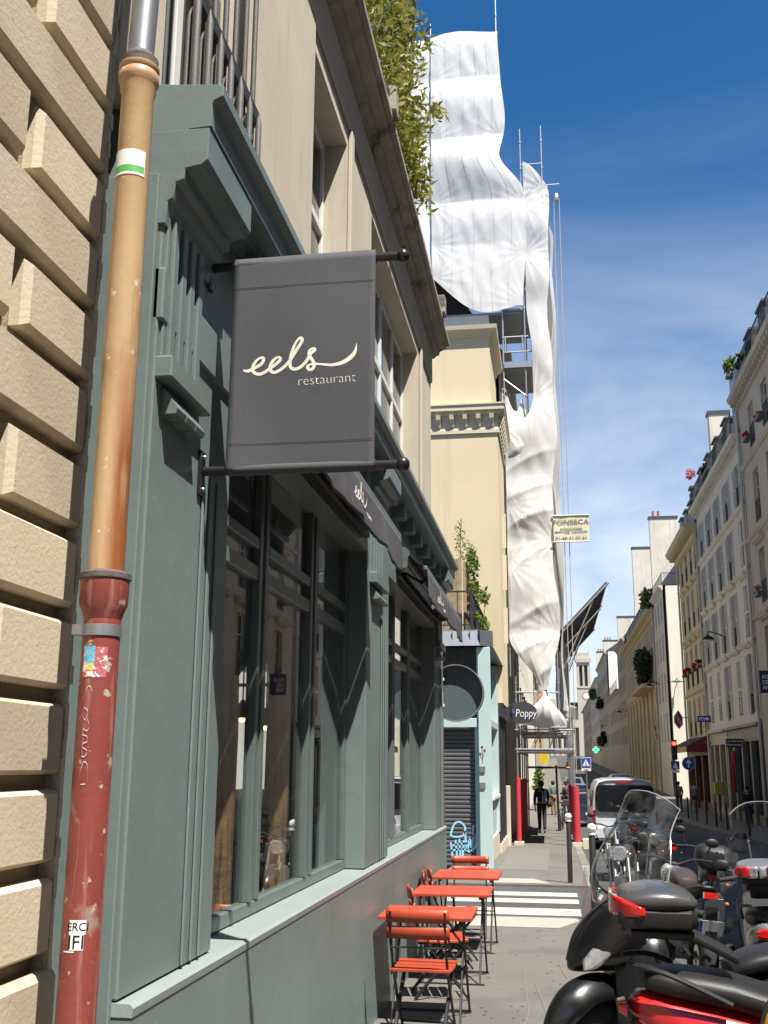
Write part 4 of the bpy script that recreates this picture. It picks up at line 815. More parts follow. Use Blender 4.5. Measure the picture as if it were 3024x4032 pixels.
# sheeting with folds that radiate from the ties
M_seam = mat('tarpaulin_seam', (0.62, 0.61, 0.60), rough=0.8, var=0.35, vs=7)
def ss(a, b_, x):
    t = max(0, min(1, (x-a)/(b_-a))); return t*t*(3-2*t)
def sheet(name, xl, xr, zb_, zt_, y0, ties, rows, amp, nu=60, nv=140, seed=1, swag=0.0, swf=2.2, fold=1.0, seams=(), soft=False):
    rg = random.Random(seed); ph = [rg.uniform(0, 6.28) for _ in ties]; kk = [rg.choice((7, 9, 11, 8)) for _ in ties]
    def fn(u, v):
        z = zb_(u)+(zt_(u)-zb_(u))*v; x0, x1 = xl(z), xr(z); x = x0+(x1-x0)*u
        d = 0.0
        for i in range(len(rows)-1):
            if rows[i] <= z < rows[i+1]:
                t = (z-rows[i])/(rows[i+1]-rows[i]); d += amp[i]*(math.sin(math.pi*t**1.3) if not soft else math.sin(math.pi*t)**2)*(0.35+0.65*math.sin(math.pi*u))
        for (tx_, tz), p_, k_ in zip(ties, ph, kk):
            dx, dz = x-tx_, z-tz; r_ = math.hypot(dx, dz); a = math.atan2(dz, dx+1e-6)
            q_ = math.cos(k_*a+p_); d += fold*0.015*math.exp(-r_/0.9)*(1-2*abs(q_)**0.6)*min(1, r_/0.3); d -= 0.03*math.exp(-(r_/0.25)**2)
        if swag:
            s_ = (x-x0)/(x1-x0+1e-6); w_ = z+0.9*(1-s_)**2*0-1.25*s_*(1-0.45*s_); c_ = math.sin(swf*w_*2.1+0.8*math.sin(z*1.3)); d += swag*(0.12+0.88*ss(13.5, 10.5, z))*(1-abs(c_)**0.7)*(0.4+0.6*math.sin(math.pi*min(1, s_*1.02)))
        d += 0.006*math.sin(5*z+4*x+2*math.sin(3*x))*math.sin(2.3*x+z)+0.004*math.sin(13*x+3*z)
        return (x+0.04*math.sin(z*2.3)*(1 if u > 0.98 else 0), y0-d, z)
    o = MB().grid(fn, nu, nv).build(name, M_tarp, sc, True, fix=False)
    for us in seams:
        MB().grid(lambda u, v: (lambda P: (P[0]+0.022*(u-0.5), P[1]-0.008, P[2]))(fn(us, v)), 1, nv).build('seam', M_seam, o, True, fix=False)
    return o
def ss(a, b_, x):
    t = max(0, min(1, (x-a)/(b_-a))); return t*t*(3-2*t)
zr = [18.3, 19.9, 22.3, 24.6, 26.4]
sheet('sheeting', lambda z: -3.5, lambda z: -1.10+0.10*math.sin((z-22.2)*1.4)+(0.66 if z < 20.2 else 0.66*(1-ss(20.2, 21.6, z))), lambda u: 17.25-1.2*u**0.7-0.75*math.sin(math.pi*u)**1.5*0.8, lambda u: 26.3+0.10*math.sin(u*5)+0.12*u, 31.9,
      [(-3.5, 26.3), (-3.5, 24.6), (-3.5, 22.3), (-3.5, 19.9), (-3.5, 18.4), (-1.2, 26.4), (-1.2, 24.1), (-1.2, 22.3), (-0.46, 19.75), (-0.48, 17.9), (-0.48, 16.05), (-3.45, 17.2)], [14, 18.3, 19.9, 22.3, 24.6, 26.6], [0.07, 0.08, 0.30, 0.16, 0.08], 90, 200, 3, seams=(0.22, 0.45, 0.66, 0.84), fold=0.6)
sheet('sheeting', lambda z: -6.5, lambda z: -3.53, lambda u: 13.9, lambda u: 26.1+0.15*math.sin(u*9), 31.98, [(-3.5, 26), (-3.5, 24.5), (-3.5, 22.3), (-3.5, 19.9), (-5, 24)], [14, 19.9, 22.3, 24.6, 26.6], [0.2, 0.3, 0.3, 0.2], 40, 90, 5)
sheet('sheeting', lambda z: -0.44 if z > 16 else (-0.44+0.14*ss(16, 14.5, z) if z > 13 else (-0.30-0.12*ss(13, 12.4, z)-0.80*ss(12.6, 11.3, z)+(0.85*ss(5.4, 3.8, z) if z < 5.4 else 0))), lambda z: 0.30-0.06*math.sin(z*0.9)-0.08*ss(12, 8, z)-(0.36*ss(5.4, 3.8, z) if z < 5.4 else 0), lambda u: 3.8, lambda u: 21.2-0.9*u**1.5, 31.93,
      [(0.2, 20.2), (-0.46, 19.75), (-0.48, 17.9), (-0.30, 12.9), (0.2, 8.3), (-1.2, 9.5), (-1.2, 7.6), (0.2, 5.5), (-1.2, 5.6), (-0.26, 3.8)], [3.8, 5.6, 8.2, 10.5, 13.2, 16.0, 18, 20, 22], [0.10, 0.12, 0.14, 0.14, 0.10, 0.12, 0.12, 0.08], 60, 260, 9, swag=0.075, swf=1.25, soft=True)
sheet('sheeting', lambda z: -1.40+0.06*math.sin(z*2), lambda z: -0.62+0.36*ss(13.0, 11.6, z), lambda u: 8.2, lambda u: 12.9+0.5*math.sin(u*6.5+0.6)*(1-0.4*u), 32.12, [(-1.3, 12), (-0.7, 12.2), (-1.2, 10), (-0.5, 9.5)], [8, 10, 13], [0.2, 0.3], 30, 70, 13, swag=0.06, soft=True)
sheet('sheeting', lambda z: -0.26-0.75*ss(3.75, 2.75, z), lambda z: -0.22+0.62*ss(3.75, 2.75, z), lambda u: 2.72+0.05*math.sin(u*9), lambda u: 3.75, 31.9, [(-0.25, 3.76)], [2.5, 3.76], [0.25], 50, 40, 17, fold=1.6)
def sidesheet(u, v):
    y = 31.95+13.5*u; z = 3.2+16.6*v; return (0.30+0.10*math.sin(y*1.7+z*0.6)+0.05*math.sin(z*2.1+y)-0.05*math.sin(math.pi*v)+0.16*math.sin(math.pi*u), y, z)
MB().grid(sidesheet, 60, 90).build('sheeting', M_tarp, sc, True, fix=False)
bn = thing('scaffold_banner', 'white banner reading FONSECA fixed to the outer edge of the scaffold', 'banner', (0.7, 31.9, 8.2))
fb = MB().grid(lambda u, v: (0.19+1.07*u, 31.86-0.004*math.sin(u*7+v*4)-0.003*math.sin(u*15-v*6), 8.22+0.83*v), 30, 20).build('cloth', mat('banner_cloth', (0.66, 0.62, 0.50), rough=0.8, var=0.06, vs=3), bn, True, fix=False)
for z in (8.22, 9.04): MB().tube((0.15, 31.85, z), (1.27, 31.85, z), 0.022, n=8).build('batten', M_white, bn)
M_olive = mat('olive_print', (0.20, 0.19, 0.12), var=0)
for tx_, z, s_ in (('FONSECA', 8.83, 0.20), ('ECHAFAUDAGE', 8.62, 0.075), ('MONTAGE  LOCATION', 8.53, 0.075), ('01-48-31-32-61', 8.33, 0.125)): text('lettering', tx_, s_, M_olive, bn, (0.72, 31.845, z), '-y', sx=1.22, offset=0.002)
rp2 = thing('hoist_rope', 'pulley and thin hoist ropes hanging beside the wrapped scaffold', 'rope', (0.62, 32, 1.0))
b = MB(); b.ball((0.62, 32, 19.85), 0.13, (0.75, 0.4, 1.3), 10, 8); b.build('pulley', M_galv, rp2, True)
M_rope = mat('rope', (0.42, 0.38, 0.34), rough=0.9, var=0.2)
MB().tube((0.54, 32, 19.8), (0.50, 32, 2.2), 0.014, n=6).build('rope', M_rope, rp2); MB().tube((0.72, 32, 19.8), (0.62, 32, 1.4), 0.014, n=6).build('rope', M_rope, rp2)
# ============================================================ street buildings
M_beige = mat('beige_facade', (0.60, 0.55, 0.47), rough=0.9, var=0.08, vs=0.5, streak=((0.38, 0.345, 0.29), 0.4, 0.6, 0.2))
M_ochre = mat('ochre_stone', (0.50, 0.40, 0.25), rough=0.9, var=0.10, vs=0.5, streak=((0.36, 0.285, 0.18), 0.4, 0.58, 0.2))
M_grey2 = mat('grey_stone', (0.42, 0.37, 0.30), rough=0.9, var=0.12, vs=0.5, streak=((0.28, 0.245, 0.20), 0.5, 0.56, 0.2))
M_slate = mat('dark_roof', (0.055, 0.058, 0.065), rough=0.5, var=0.15, vs=0.8)
M_shutw = mat('shutter_paint', (0.62, 0.61, 0.58), rough=0.6, var=0.08, vs=3, rnd=0.08)
M_wframe = mat('window_joinery', (0.50, 0.47, 0.42), rough=0.6, var=0.08, vs=3)
M_shopd = mat('dark_shop_joinery', (0.055, 0.052, 0.048), rough=0.5, var=0.2, vs=2)
_wm = {}
M_curt = mat('net_curtain', (0.30, 0.28, 0.25), rough=0.35, var=0.25, vs=5, rnd=0.3)
def win_mesh(w, h):
    k = (round(w, 2), round(h, 2))
    if k not in _wm:
        f = MB(); t = 0.06
        f.box(-0.03, 0.03, -w/2, -w/2+t, 0, h); f.box(-0.03, 0.03, w/2-t, w/2, 0, h); f.box(-0.03, 0.03, -w/2+t, w/2-t, h-t, h); f.box(-0.03, 0.03, -w/2+t, w/2-t, 0, t); f.box(-0.035, 0.035, -0.04, 0.04, t, h-t)
        for q in (0.36, 0.68): f.box(-0.025, 0.025, -w/2+t, w/2-t, h*q-0.02, h*q+0.02)
        p = MB().box(-0.006, 0.006, -w/2+0.02, w/2-0.02, 0.02, h-0.02)
        g = MB(); g.box(-0.02, 0.02, -w/2-0.05, w/2+0.05, 0.92, 0.96); g.box(-0.015, 0.015, -w/2-0.05, w/2+0.05, 0.10, 0.13)
        nb = 9
        for i in range(nb): y = -w/2+w*(i+0.5)/nb; g.box(-0.008, 0.008, y-0.008, y+0.008, 0.13, 0.92)
        l = MB(); sw = w*0.52; l.box(-0.02, 0.02, 0, 0.05, 0, h); l.box(-0.02, 0.02, sw-0.05, sw, 0, h)
        for q in (0, h*0.47, h-0.07): l.box(-0.02, 0.02, 0.05, sw-0.05, q, q+0.07)
        n = 22
        for i in range(n):
            z = 0.08+(h-0.16)*i/n; l.add([(-0.012, 0.05, z), (-0.012, sw-0.05, z), (0.014, sw-0.05, z+0.045), (0.014, 0.05, z+0.045)], [(0, 1, 2, 3)])
        _wm[k] = (f.mesh('window', M_wframe), p.mesh('pane', M_dkglass), g.mesh('guard_rail', M_iron), l.mesh('shutter', M_shutw, fix=False))
    return _wm[k]
def facade(bm, xf, s, y0, y1, z0, z1, holes, depth):
    ys_ = sorted(set([y0, y1]+[h[0] for h in holes]+[h[1] for h in holes])); zs_ = sorted(set([z0, z1]+[h[2] for h in holes]+[h[3] for h in holes]))
    idx = {}
    v = []
    for y in ys_:
        for z in zs_: idx[(y, z)] = len(v); v.append((xf, y, z))
    f = []
    for i in range(len(ys_)-1):
        for j in range(len(zs_)-1):
            cy, cz = (ys_[i]+ys_[i+1])/2, (zs_[j]+zs_[j+1])/2
            if any(h[0] < cy < h[1] and h[2] < cz < h[3] for h in holes): continue
            f.append((idx[(ys_[i], zs_[j])], idx[(ys_[i+1], zs_[j])], idx[(ys_[i+1], zs_[j+1])], idx[(ys_[i], zs_[j+1])]))
    for h in holes:
        q = [idx[(h[0], h[2])], idx[(h[1], h[2])], idx[(h[1], h[3])], idx[(h[0], h[3])]]; n = len(v); v += [(xf-s*depth, p[1], p[2]) for p in (v[k] for k in q)]
        for k in range(4): f.append((q[k], q[(k+1) % 4], n+(k+1) % 4, n+k))
    bm.add(v, f); return bm
def building(name, label, s, xf, y0, y1, top, rows, bays, w, wallm, trim=None, shutters=0, guard=True, cornice=0.35, strings=(), hoods=(), roof=None, ground=None, closed=(), sidewall=None, detail=2, zg=None, mod=True, back=10, group=None, rd=None):
    """s = outward direction along x; rows = [(sill z, height)]; bays = window centres along y"""
    zg = gz((y0+y1)/2)-1.0 if zg is None else zg
    rd = rd or (0.24 if y0 < 45 else 0.13 if y0 < 80 else 0.06)
    t = thing(name, label, 'building', (xf, (y0+y1)/2, gz((y0+y1)/2)), group=group); trim = trim or wallm
    holes = [(yc-w/2, yc+w/2, z, z+h) for (z, h) in rows for yc in bays]
    facade(MB(), xf, s, y0, y1, ground or zg, top, holes, rd).build('wall', wallm, t)
    MB().box(xf-s*0.245, xf-s*back, y0+0.002, y1-0.002, zg, top-0.01).build('body', sidewall or wallm, t)
    if ground: pass
    for ri, (z, h) in enumerate(rows):
        f, p, g, l = win_mesh(w, h); cu_ = p.copy(); cu_.materials.clear(); cu_.materials.append(M_curt)
        for bi, yc in enumerate(bays):
            fo = obj('window', f if detail > 0 else p, t); fo.location = Vector((xf-s*rd*0.7, yc, z))
            if detail > 0:
                po = obj('pane', p if (bi*7+ri*5+int(y0)) % 10 > 3 else cu_, fo)
            if guard and detail > 1: go = obj('guard_rail', g, fo); go.location = (s*rd*0.6, 0, 0)
            if shutters:
                if (ri, bi) in closed:
                    for q, ry in ((-1, 0), (1, math.pi)):
                        so = obj('shutter', l, fo); so.location = (s*rd*0.65, q*w*0.52, 0); so.rotation_euler = (0, 0, 0 if q < 0 else math.pi)
                else:
                    a = obj('shutter', l, fo); a.location = (s*(rd*0.7+0.03), -w/2-0.52*w, 0); c = obj('shutter', l, fo); c.location = (s*(rd*0.7+0.03), w/2, 0)
    for z in strings: MB().prism([(xf-s*0.02, z-0.12), (xf+s*0.06, z-0.10), (xf+s*0.14, z), (xf+s*0.14, z+0.06), (xf-s*0.02, z+0.12)], 'y', y0, y1).build('string_course', trim, t)
    for ri in hoods:
        z = rows[ri][0]+rows[ri][1]+0.25; hm = MB().prism([(0, 0), (s*0.08, 0.02), (s*0.2, 0.14), (s*0.22, 0.24), (0, 0.28)], 'y', -w*0.75, w*0.75).mesh('window_hood', trim)
        for yc in bays: o = obj('window_hood', hm, t); o.location = (xf, yc, z)
    c = cornice
    if c: MB().prism([(xf-s*0.02, top-c*1.2), (xf+s*c*0.3, top-c*1.1), (xf+s*c*0.4, top-c*0.6), (xf+s*c, top-c*0.4), (xf+s*c*1.15, top), (xf-s*0.02, top+0.05)], 'y', y0-0.05, y1+0.05).build('cornice', trim, t)
    if c and mod and detail > 1:
        mm = MB().box(0, s*c*0.85, -0.08, 0.08, -0.26, 0).mesh('modillion', trim); n = int((y1-y0)/0.5)
        for i in range(n): o = obj('modillion', mm, t); o.location = (xf, y0+(i+0.5)*(y1-y0)/n, top-c*0.42)
    if roof:
        kind, hgt, inset = roof
        MB().prism([(xf+s*0.15, top+0.06), (xf-s*inset, top+hgt), (xf-s*(inset+3.5), top+hgt+0.8), (xf-s*back, top+hgt), (xf-s*back, top)], 'y', y0, y1).build('mansard_roof', M_slate, t)
        if kind == 'dormer':
            n = len(bays); dm = MB().box(-0.0, s*1.1, -0.62, 0.62, 0, 1.75); dm.prism([(-s*0.1, 1.75), (s*1.2, 1.75), (s*1.2, 1.85), (-s*0.1, 1.95)], 'y', -0.72, 0.72); dm = dm.mesh('dormer', M_slate)
            f, p, g, l = win_mesh(0.95, 1.4)
            for yc in bays:
                o = obj('dormer', dm, t); o.location = (xf-s*1.25, yc, top+0.35)
                a = obj('window', f, o); a.location = (s*1.12, 0, 0.2); obj('pane', p, a)
    return t
def railing(parent, x, y0, y1, z, h=0.95, m=None, step=0.16, name='balcony_railing'):
    m = m or M_iron; r = MB().box(x-0.02, x+0.02, y0, y1, z+h-0.04, z+h).build(name, m, parent)
    MB().box(x-0.015, x+0.015, y0, y1, z+0.06, z+0.09).build('bottom_rail', m, r)
    n = int((y1-y0)/step); bb = MB()
    for i in range(n+1): y = y0+(y1-y0)*i/n; bb.box(x-0.009, x+0.009, y-0.009, y+0.009, z, z+h-0.04)
    stuff(bb.build('balusters', m, r)); return r
XR = 9.0
# unseen house opposite the restaurant, height chosen so it shades the road
building('opposite_building', 'tall beige building across the road out of view, its height set to shade the street', -1, XR, -34, 25.9, 19.6, [(4.6, 2.3), (8.0, 2.3), (11.4, 2.2), (14.8, 2.0)], [-30+4*i for i in range(14)], 1.2, M_beige, shutters=0, guard=False, detail=1, mod=False, roof=('plain', 1.6, 1.2))
B1 = building('grey_stone_building', 'weathered grey stone building with flower boxes at the right edge', -1, XR, 26, 48.9, 18.3, [(4.9, 2.5), (8.4, 2.3), (11.9, 2.3), (15.3, 1.9)], [28.2+3.0*i for i in range(7)], 1.25, M_grey2, strings=(8.0, 11.5, 14.9), hoods=(0, 1), roof=('dormer', 2.2, 1.6), cornice=0.45)
railing(B1, XR-0.35, 26.2, 48.7, 18.36, 1.0)
B2 = building('shuttered_building', 'pale facade with rows of white louvred shutters and bracketed cornice', -1, XR, 49.0, 64.9, 16.7, [(3.9, 2.75), (7.3, 2.55), (10.6, 2.35), (13.6, 2.0)], [50.6, 53.9, 57.2, 60.3, 63.3], 1.0, M_beige, shutters=1, strings=(7.1, 10.4, 13.4, 3.55), hoods=(0, 1), closed=((0, 4), (0, 3), (0, 1), (1, 0), (2, 0)), roof=('dormer', 2.0, 1.4), cornice=0.4, ground=3.5)
railing(B2, XR-0.35, 49.2, 64.7, 16.76, 0.95)
B3 = building('ochre_building', 'ochre stone building with heavy bracketed cornice and steep black roof', -1, XR, 65.0, 75.2, 16.0, [(3.4, 2.4), (6.5, 2.5), (10.1, 2.4), (13.4, 1.9)], [66.3, 68.7, 71.1, 73.5], 1.05, M_ochre, strings=(6.15, 9.75, 13.1), hoods=(1, 2), roof=('dormer', 2.7, 0.7), cornice=0.75, ground=3.0)
M_wside = mat('white_gable', (0.74, 0.69, 0.58), rough=0.9, var=0.07, vs=0.25, streak=((0.60, 0.54, 0.44), 0.3, 0.58, 0.2))
B4 = building('white_gable_building', 'narrow building with a blank sunlit cream gable past the side street', -1, XR, 86.5, 94.9, 15.7, [(3.4, 2.3), (6.6, 2.3), (9.8, 2.2), (12.9, 1.9)], [88.3, 90.7, 93.1], 0.95, M_beige, sidewall=M_wside, roof=('plain', 2.4, 1.6), cornice=0.3, mod=False, guard=False, detail=1)
railing(B4, XR+0.0, 86.5, 94.9, 15.76, 1.0, step=0.3)
r_ = MB(); r_.box(XR, XR+2.5, 86.48, 86.52, 16.7, 16.75); n = 12
for i in range(n): r_.box(XR+i*0.21-0.01, XR+i*0.21+0.01, 86.49, 86.51, 15.75, 16.7)
r_.build('gable_railing', M_iron, B4)
B5 = building('arcaded_building', 'ochre building with tall columns and a planted balcony in mid street', -1, XR, 95.0, 133.9, 15.0, [(0.6, 5.8), (9.3, 2.3), (12.2, 1.8)], [97.9+2.25*i for i in range(16)], 1.25, M_ochre, strings=(8.6, 11.9), roof=('dormer', 2.3, 1.6), cornice=0.6, detail=1, mod=False, guard=False)
cm = MB().box(-0.14, 0.02, -0.35, 0.35, -0.8, 7.8); cm = cm.box(-0.2, 0.02, -0.45, 0.45, 7.8, 8.2).mesh('pilaster', M_ochre)
for i in range(9): o = obj('pilaster', cm, B5); o.location = (XR, 95.7+4.5*i, 0)
MB().box(XR-1.2, XR, 96, 110, 8.3, 8.6).build('balcony', M_ochre, B5)
B6 = building('plain_stone_building', 'plain stone building farther up the street with a flat roofline', -1, XR, 134.0, 149.9, 17.0, [(4.2, 2.2), (7.4, 2.2), (10.5, 2.1), (13.5, 1.9)], [136+2.4*i for i in range(6)], 1.0, M_grey2, cornice=0.4, detail=0, mod=False, roof=('plain', 2, 1.5))
B7 = building('low_stone_building', 'lower stone building with an iron roof railing far along the street', -1, XR, 150.0, 177.9, 11.8, [(4.4, 2.0), (7.6, 1.9)], [152+2.5*i for i in range(10)], 1.0, M_grey2, cornice=0.4, detail=0, mod=False); railing(B7, XR-0.2, 150, 177.9, 11.85, 1.3, step=0.5)
B8 = building('tall_white_gable_building', 'tall distant building with a bright white blank gable', -1, XR, 178.0, 214.9, 19.8, [(4.6, 2.0), (8, 2.0), (11.4, 2.0), (14.8, 2.0)], [180+2.8*i for i in range(12)], 1.1, M_grey2, sidewall=mat('bright_white_gable', (0.8, 0.78, 0.72), rough=0.9, var=0.03), cornice=0.4, detail=0, mod=False, roof=('plain', 1.5, 2))
B9 = building('distant_stone_building', 'distant pale stone building before the church', -1, XR, 215.0, 259.9, 18.5, [(5, 2.0), (8.4, 2.0), (11.8, 2.0), (15.2, 1.8)], [217+3*i for i in range(14)], 1.1, M_beige, cornice=0.5, detail=0, mod=False, roof=('plain', 3, 2))
building('farthest_right_building', 'farthest stone building on the right side of the street', -1, XR, 260.0, 330, 17.0, [(6, 2.0), (9.4, 2.0), (12.8, 2.0)], [263+4*i for i in range(16)], 1.3, M_grey2, cornice=0.5, detail=0, mod=False, roof=('plain', 4, 2))
for (t_, y, zt, m_) in ((B1, 48.95, 17.6, M_zinc), (B2, 64.95, 15.6, M_zinc), (B3, 75.0, 14.9, M_zinc), (B4, 94.95, 15.2, M_zinc)):
    MB().tube((XR-0.12, y, -0.5), (XR-0.12, y, zt), 0.07, n=10).build('downpipe', mat('beige_pipe', (0.45, 0.42, 0.36), rough=0.6, var=0.1), t_, True)
# chimney walls
M_chim = mat('chimney_render', (0.62, 0.57, 0.48), rough=0.9, var=0.14, vs=0.5, streak=((0.42, 0.38, 0.32), 0.5, 0.55, 0.2))
def chimney(parent, x0, x1, y0, y1, z0, z1, pots=0):
    o = MB().box(x0, x1, y0, y1, z0, z1).build('chimney', M_chim, parent); MB().box(x0-0.08, x1+0.08, y0-0.06, y1+0.06, z1, z1+0.22).build('chimney_cap', M_slate, o)
    for i in range(pots): MB().lathe([(0.13, z1+0.2), (0.11, z1+0.75)], (x0+0.4+i*0.45, (y0+y1)/2, 0), n=8).build('chimney_pot', mat('terracotta', (0.40, 0.13, 0.07), rough=0.8), o, True)
chimney(B1, 10.0, 12.5, 41.0, 41.7, 17, 21.4); chimney(B2, 10.0, 11.2, 64.0, 64.7, 16, 22.6); chimney(B4, 9.0, 11.4, 94.3, 94.9, 15, 23.0, 2); chimney(B5, 9.7, 13.0, 124, 124.8, 14, 26.2); chimney(B6, 9.2, 12, 149, 149.8, 15, 21.5); chimney(B9, 9.0, 12, 216, 217, 15, 23.5, 4); chimney(B8, 9.4, 12.4, 196, 197, 18, 23.5, 3)
# ground floor shops on the right
def shopfront(name, label, y0, y1, z1, m, posts, x=XR, glassz=(0.5, 2.4), gm=None):
    t = thing(name, label, 'shopfront', (x, (y0+y1)/2, gz((y0+y1)/2)))
    zg = gz(y1)-0.5
    MB().box(x-0.02, x+0.12, y0, y1, z1-0.75, z1).build('fascia', m, t); MB().box(x-0.25, x-0.02, y0, y1, z1-0.12, z1+0.02).build('fascia_cornice', m, t, bevel=0.02)
    for p in posts: MB().box(x-0.10, x+0.15, p-0.16, p+0.16, zg, z1-0.76).build('post', m, t, bevel=0.01)
    MB().box(x+0.05, x+0.15, y0, y1, zg, gz((y0+y1)/2)+0.45).build('stallriser', m, t)
    MB().box(x+0.16, x+0.20, y0, y1, zg, z1-0.76).build('shop_glass', gm or M_dkglass, t); return t
s1 = shopfront('vape_shop', 'dark narrow shopfront below the shuttered building', 49.1, 58.5, 3.5, mat('grey_green_joinery', (0.13, 0.125, 0.105), rough=0.5, var=0.12, vs=2), (49.3, 51.6, 53.9, 56.3, 58.3))
s2 = shopfront('bright_shop', 'cream shopfront with lit window left of the dark one', 58.7, 64.9, 3.5, mat('cream_joinery', (0.34, 0.30, 0.21), rough=0.5, var=0.12, vs=2), (58.9, 61.0, 63.0, 64.8))
s3 = shopfront('tobacco_cafe', 'corner cafe under a dark awning at the foot of the ochre building', 65.0, 75.2, 3.0, mat('maroon_joinery', (0.12, 0.03, 0.025), rough=0.5, var=0.2, vs=2), (65.2, 68.4, 71.8, 75.0))
# left side beyond the scaffold
L3 = building('scaffolded_building', 'stone building hidden behind the white scaffold sheeting', 1, -1.5, 34.7, 49.9, 15.6, [(4.4, 2.3), (7.8, 2.2), (11.2, 2.1)], [36.3+2.5*i for i in range(5)], 1.1, M_stoneA, cornice=0.4, detail=1, mod=False, guard=False, roof=('plain', 2.4, 1.5))
L4 = building('sunlit_left_building', 'sunlit cream facade seen through the scaffold tunnel', 1, -1.55, 50, 90, 16, [(0.4, 2.2), (4.2, 2.2), (7.6, 2.2), (11.0, 2.1)], [52+3.2*i for i in range(12)], 1.2, M_white_wall, cornice=0.4, detail=1, mod=False, guard=False, roof=('plain', 2.4, 1.5))
building('left_row_building', 'stone building farther along the left side', 1, -1.5, 90.1, 170, 17, [(4.2, 2.2), (7.6, 2.2), (11.0, 2.1)], [93+4*i for i in range(19)], 1.2, M_stoneA, cornice=0.4, detail=0, mod=False, roof=('plain', 2.4, 1.5))
building('left_end_building', 'pale stone building at the far end of the left side', 1, -1.5, 170.1, 330, 17, [(6, 2.2), (9.6, 2.2), (13.0, 2.1)], [174+6*i for i in range(26)], 1.6, M_beige, cornice=0.4, detail=0, mod=False, roof=('plain', 2.4, 1.5))
# ---- church at the end of the street
M_ch = mat('church_stone', (0.50, 0.45, 0.36), rough=0.9, var=0.08, vs=0.1)
ch = thing('church', 'distant stone church with a square clock tower closing the street', 'church', (14, 560, 2))
def tower(cx):
    t = MB().box(cx-3.3, cx+3.3, 560, 566.6, 0, 40).build('tower', M_ch, ch)
    MB().box(cx-3.6, cx+3.6, 559.7, 566.9, 40.001, 41).build('tower_ledge', M_ch, t)
    b = MB()
    for dx in (-2.85, 0, 2.85): b.box(cx+dx-(0.75 if dx else 0.45), cx+dx+(0.75 if dx else 0.45), 560.1, 561.4, 41, 52)
    b.box(cx-3.3, cx+3.3, 560.05, 561.5, 51.6, 53.2); b.build('belfry', M_ch, t)
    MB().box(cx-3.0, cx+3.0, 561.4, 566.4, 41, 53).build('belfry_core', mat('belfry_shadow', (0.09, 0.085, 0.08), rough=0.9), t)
    MB().prism([(cx-3.3, 53.2), (cx+3.3, 53.2), (cx+4.2, 54.6), (cx+4.2, 55.3), (cx-4.2, 55.3), (cx-4.2, 54.6)], 'y', 559.3, 567.2).build('tower_cornice', M_ch, t)
    MB().box(cx-3.2, cx+3.2, 560, 566.6, 55.3, 58.2).build('tower_parapet', M_ch, t)
    for dx in (-3.0, 3.0): MB().box(cx+dx-0.25, cx+dx+0.25, 560, 560.6, 58.2, 59.2).build('tower_finial', M_ch, t)
    MB().lathe([(2.0, 559.9), (2.0, 559.98)], (cx+1.0, 0, 46.5-10.5), 'y', n=24).build('clock_rim', mat('clock_red', (0.35, 0.14, 0.12)), t); MB().lathe([(1.6, 559.85), (1.6, 559.9)], (cx+1.0, 0, 36.0), 'y', n=24).build('clock_face', M_white, t)
tower(16.2); tower(-16)
MB().box(-13, 13, 563, 590, 0, 30).build('nave', M_ch, ch); MB().prism([(-13.5, 30), (13.5, 30), (0, 35)], 'y', 561, 563).build('pediment', M_ch, ch); MB().box(-13.3, 13.3, 564, 588, 30.0, 33.0).build('roof', M_slate, ch)
for i in range(8): MB().lathe([(0.9, 2), (0.75, 20)], (-9.8+2.8*i, 560, 0), n=10).build('column', M_ch, ch, True)
MB().box(-13, 13, 558.5, 562.9, 20, 24).build('entablature', M_ch, ch)
# ============================================================ terrace furniture
M_or = mat('orange_slat', (0.38, 0.054, 0.022), rough=0.42, var=0.14, vs=5, bump=0.08, bs=40, rnd=0.10)
M_blk = mat('black_steel', (0.018, 0.018, 0.02), rough=0.4, var=0.1)
def table(x0, x1, y0, y1, label):
    cx, cy = (x0+x1)/2, (y0+y1)/2; zt = 0.74
    t = thing('bistro_table', label, 'table', (cx, cy, gz(cy)), group='folding bistro tables along the shopfront', local=True)
    w, l = x1-x0, y1-y0; n = 12; sw = l/n
    sm = MB().box(-w/2, w/2, -sw/2+0.004, sw/2-0.004, zt-0.022, zt).mesh('top_slat', M_or)
    for i in range(n): o = obj('top_slat', sm, t, bevel=0.002); o.location = (0, -l/2+sw*(i+0.5), 0)
    for s in (-1, 1):
        MB().box(s*w*0.38-0.012, s*w*0.38+0.012, -l*0.45, l*0.45, zt-0.045, zt-0.023).build('top_rail', M_blk, t)
        MB().path([(s*w*0.40, -l*0.40, zt-0.04), (s*w*0.40, l*0.42, 0.012)], 0.009, 6).build('leg', M_blk, t); MB().path([(s*w*0.36, l*0.40, zt-0.04), (s*w*0.36, -l*0.42, 0.012)], 0.009, 6).build('leg', M_blk, t)
    for s in (-1, 1): MB().box(-w*0.42, w*0.42, s*l*0.42-0.012, s*l*0.42+0.012, 0.002, 0.016).build('foot_bar', M_blk, t)
    MB().tube((-w*0.4, 0, 0.37), (w*0.4, 0, 0.37), 0.007, n=6).build('stretcher', M_blk, t); return t
table(-1.29, -0.615, 7.95, 8.60, 'orange slatted bistro table nearest the camera along the green shopfront')
table(-1.27, -0.59, 9.64, 10.33, 'orange slatted bistro table in the middle of the row of three')
table(-1.29, -0.60, 11.40, 12.25, 'orange slatted bistro table farthest along, beside the zebra crossing')
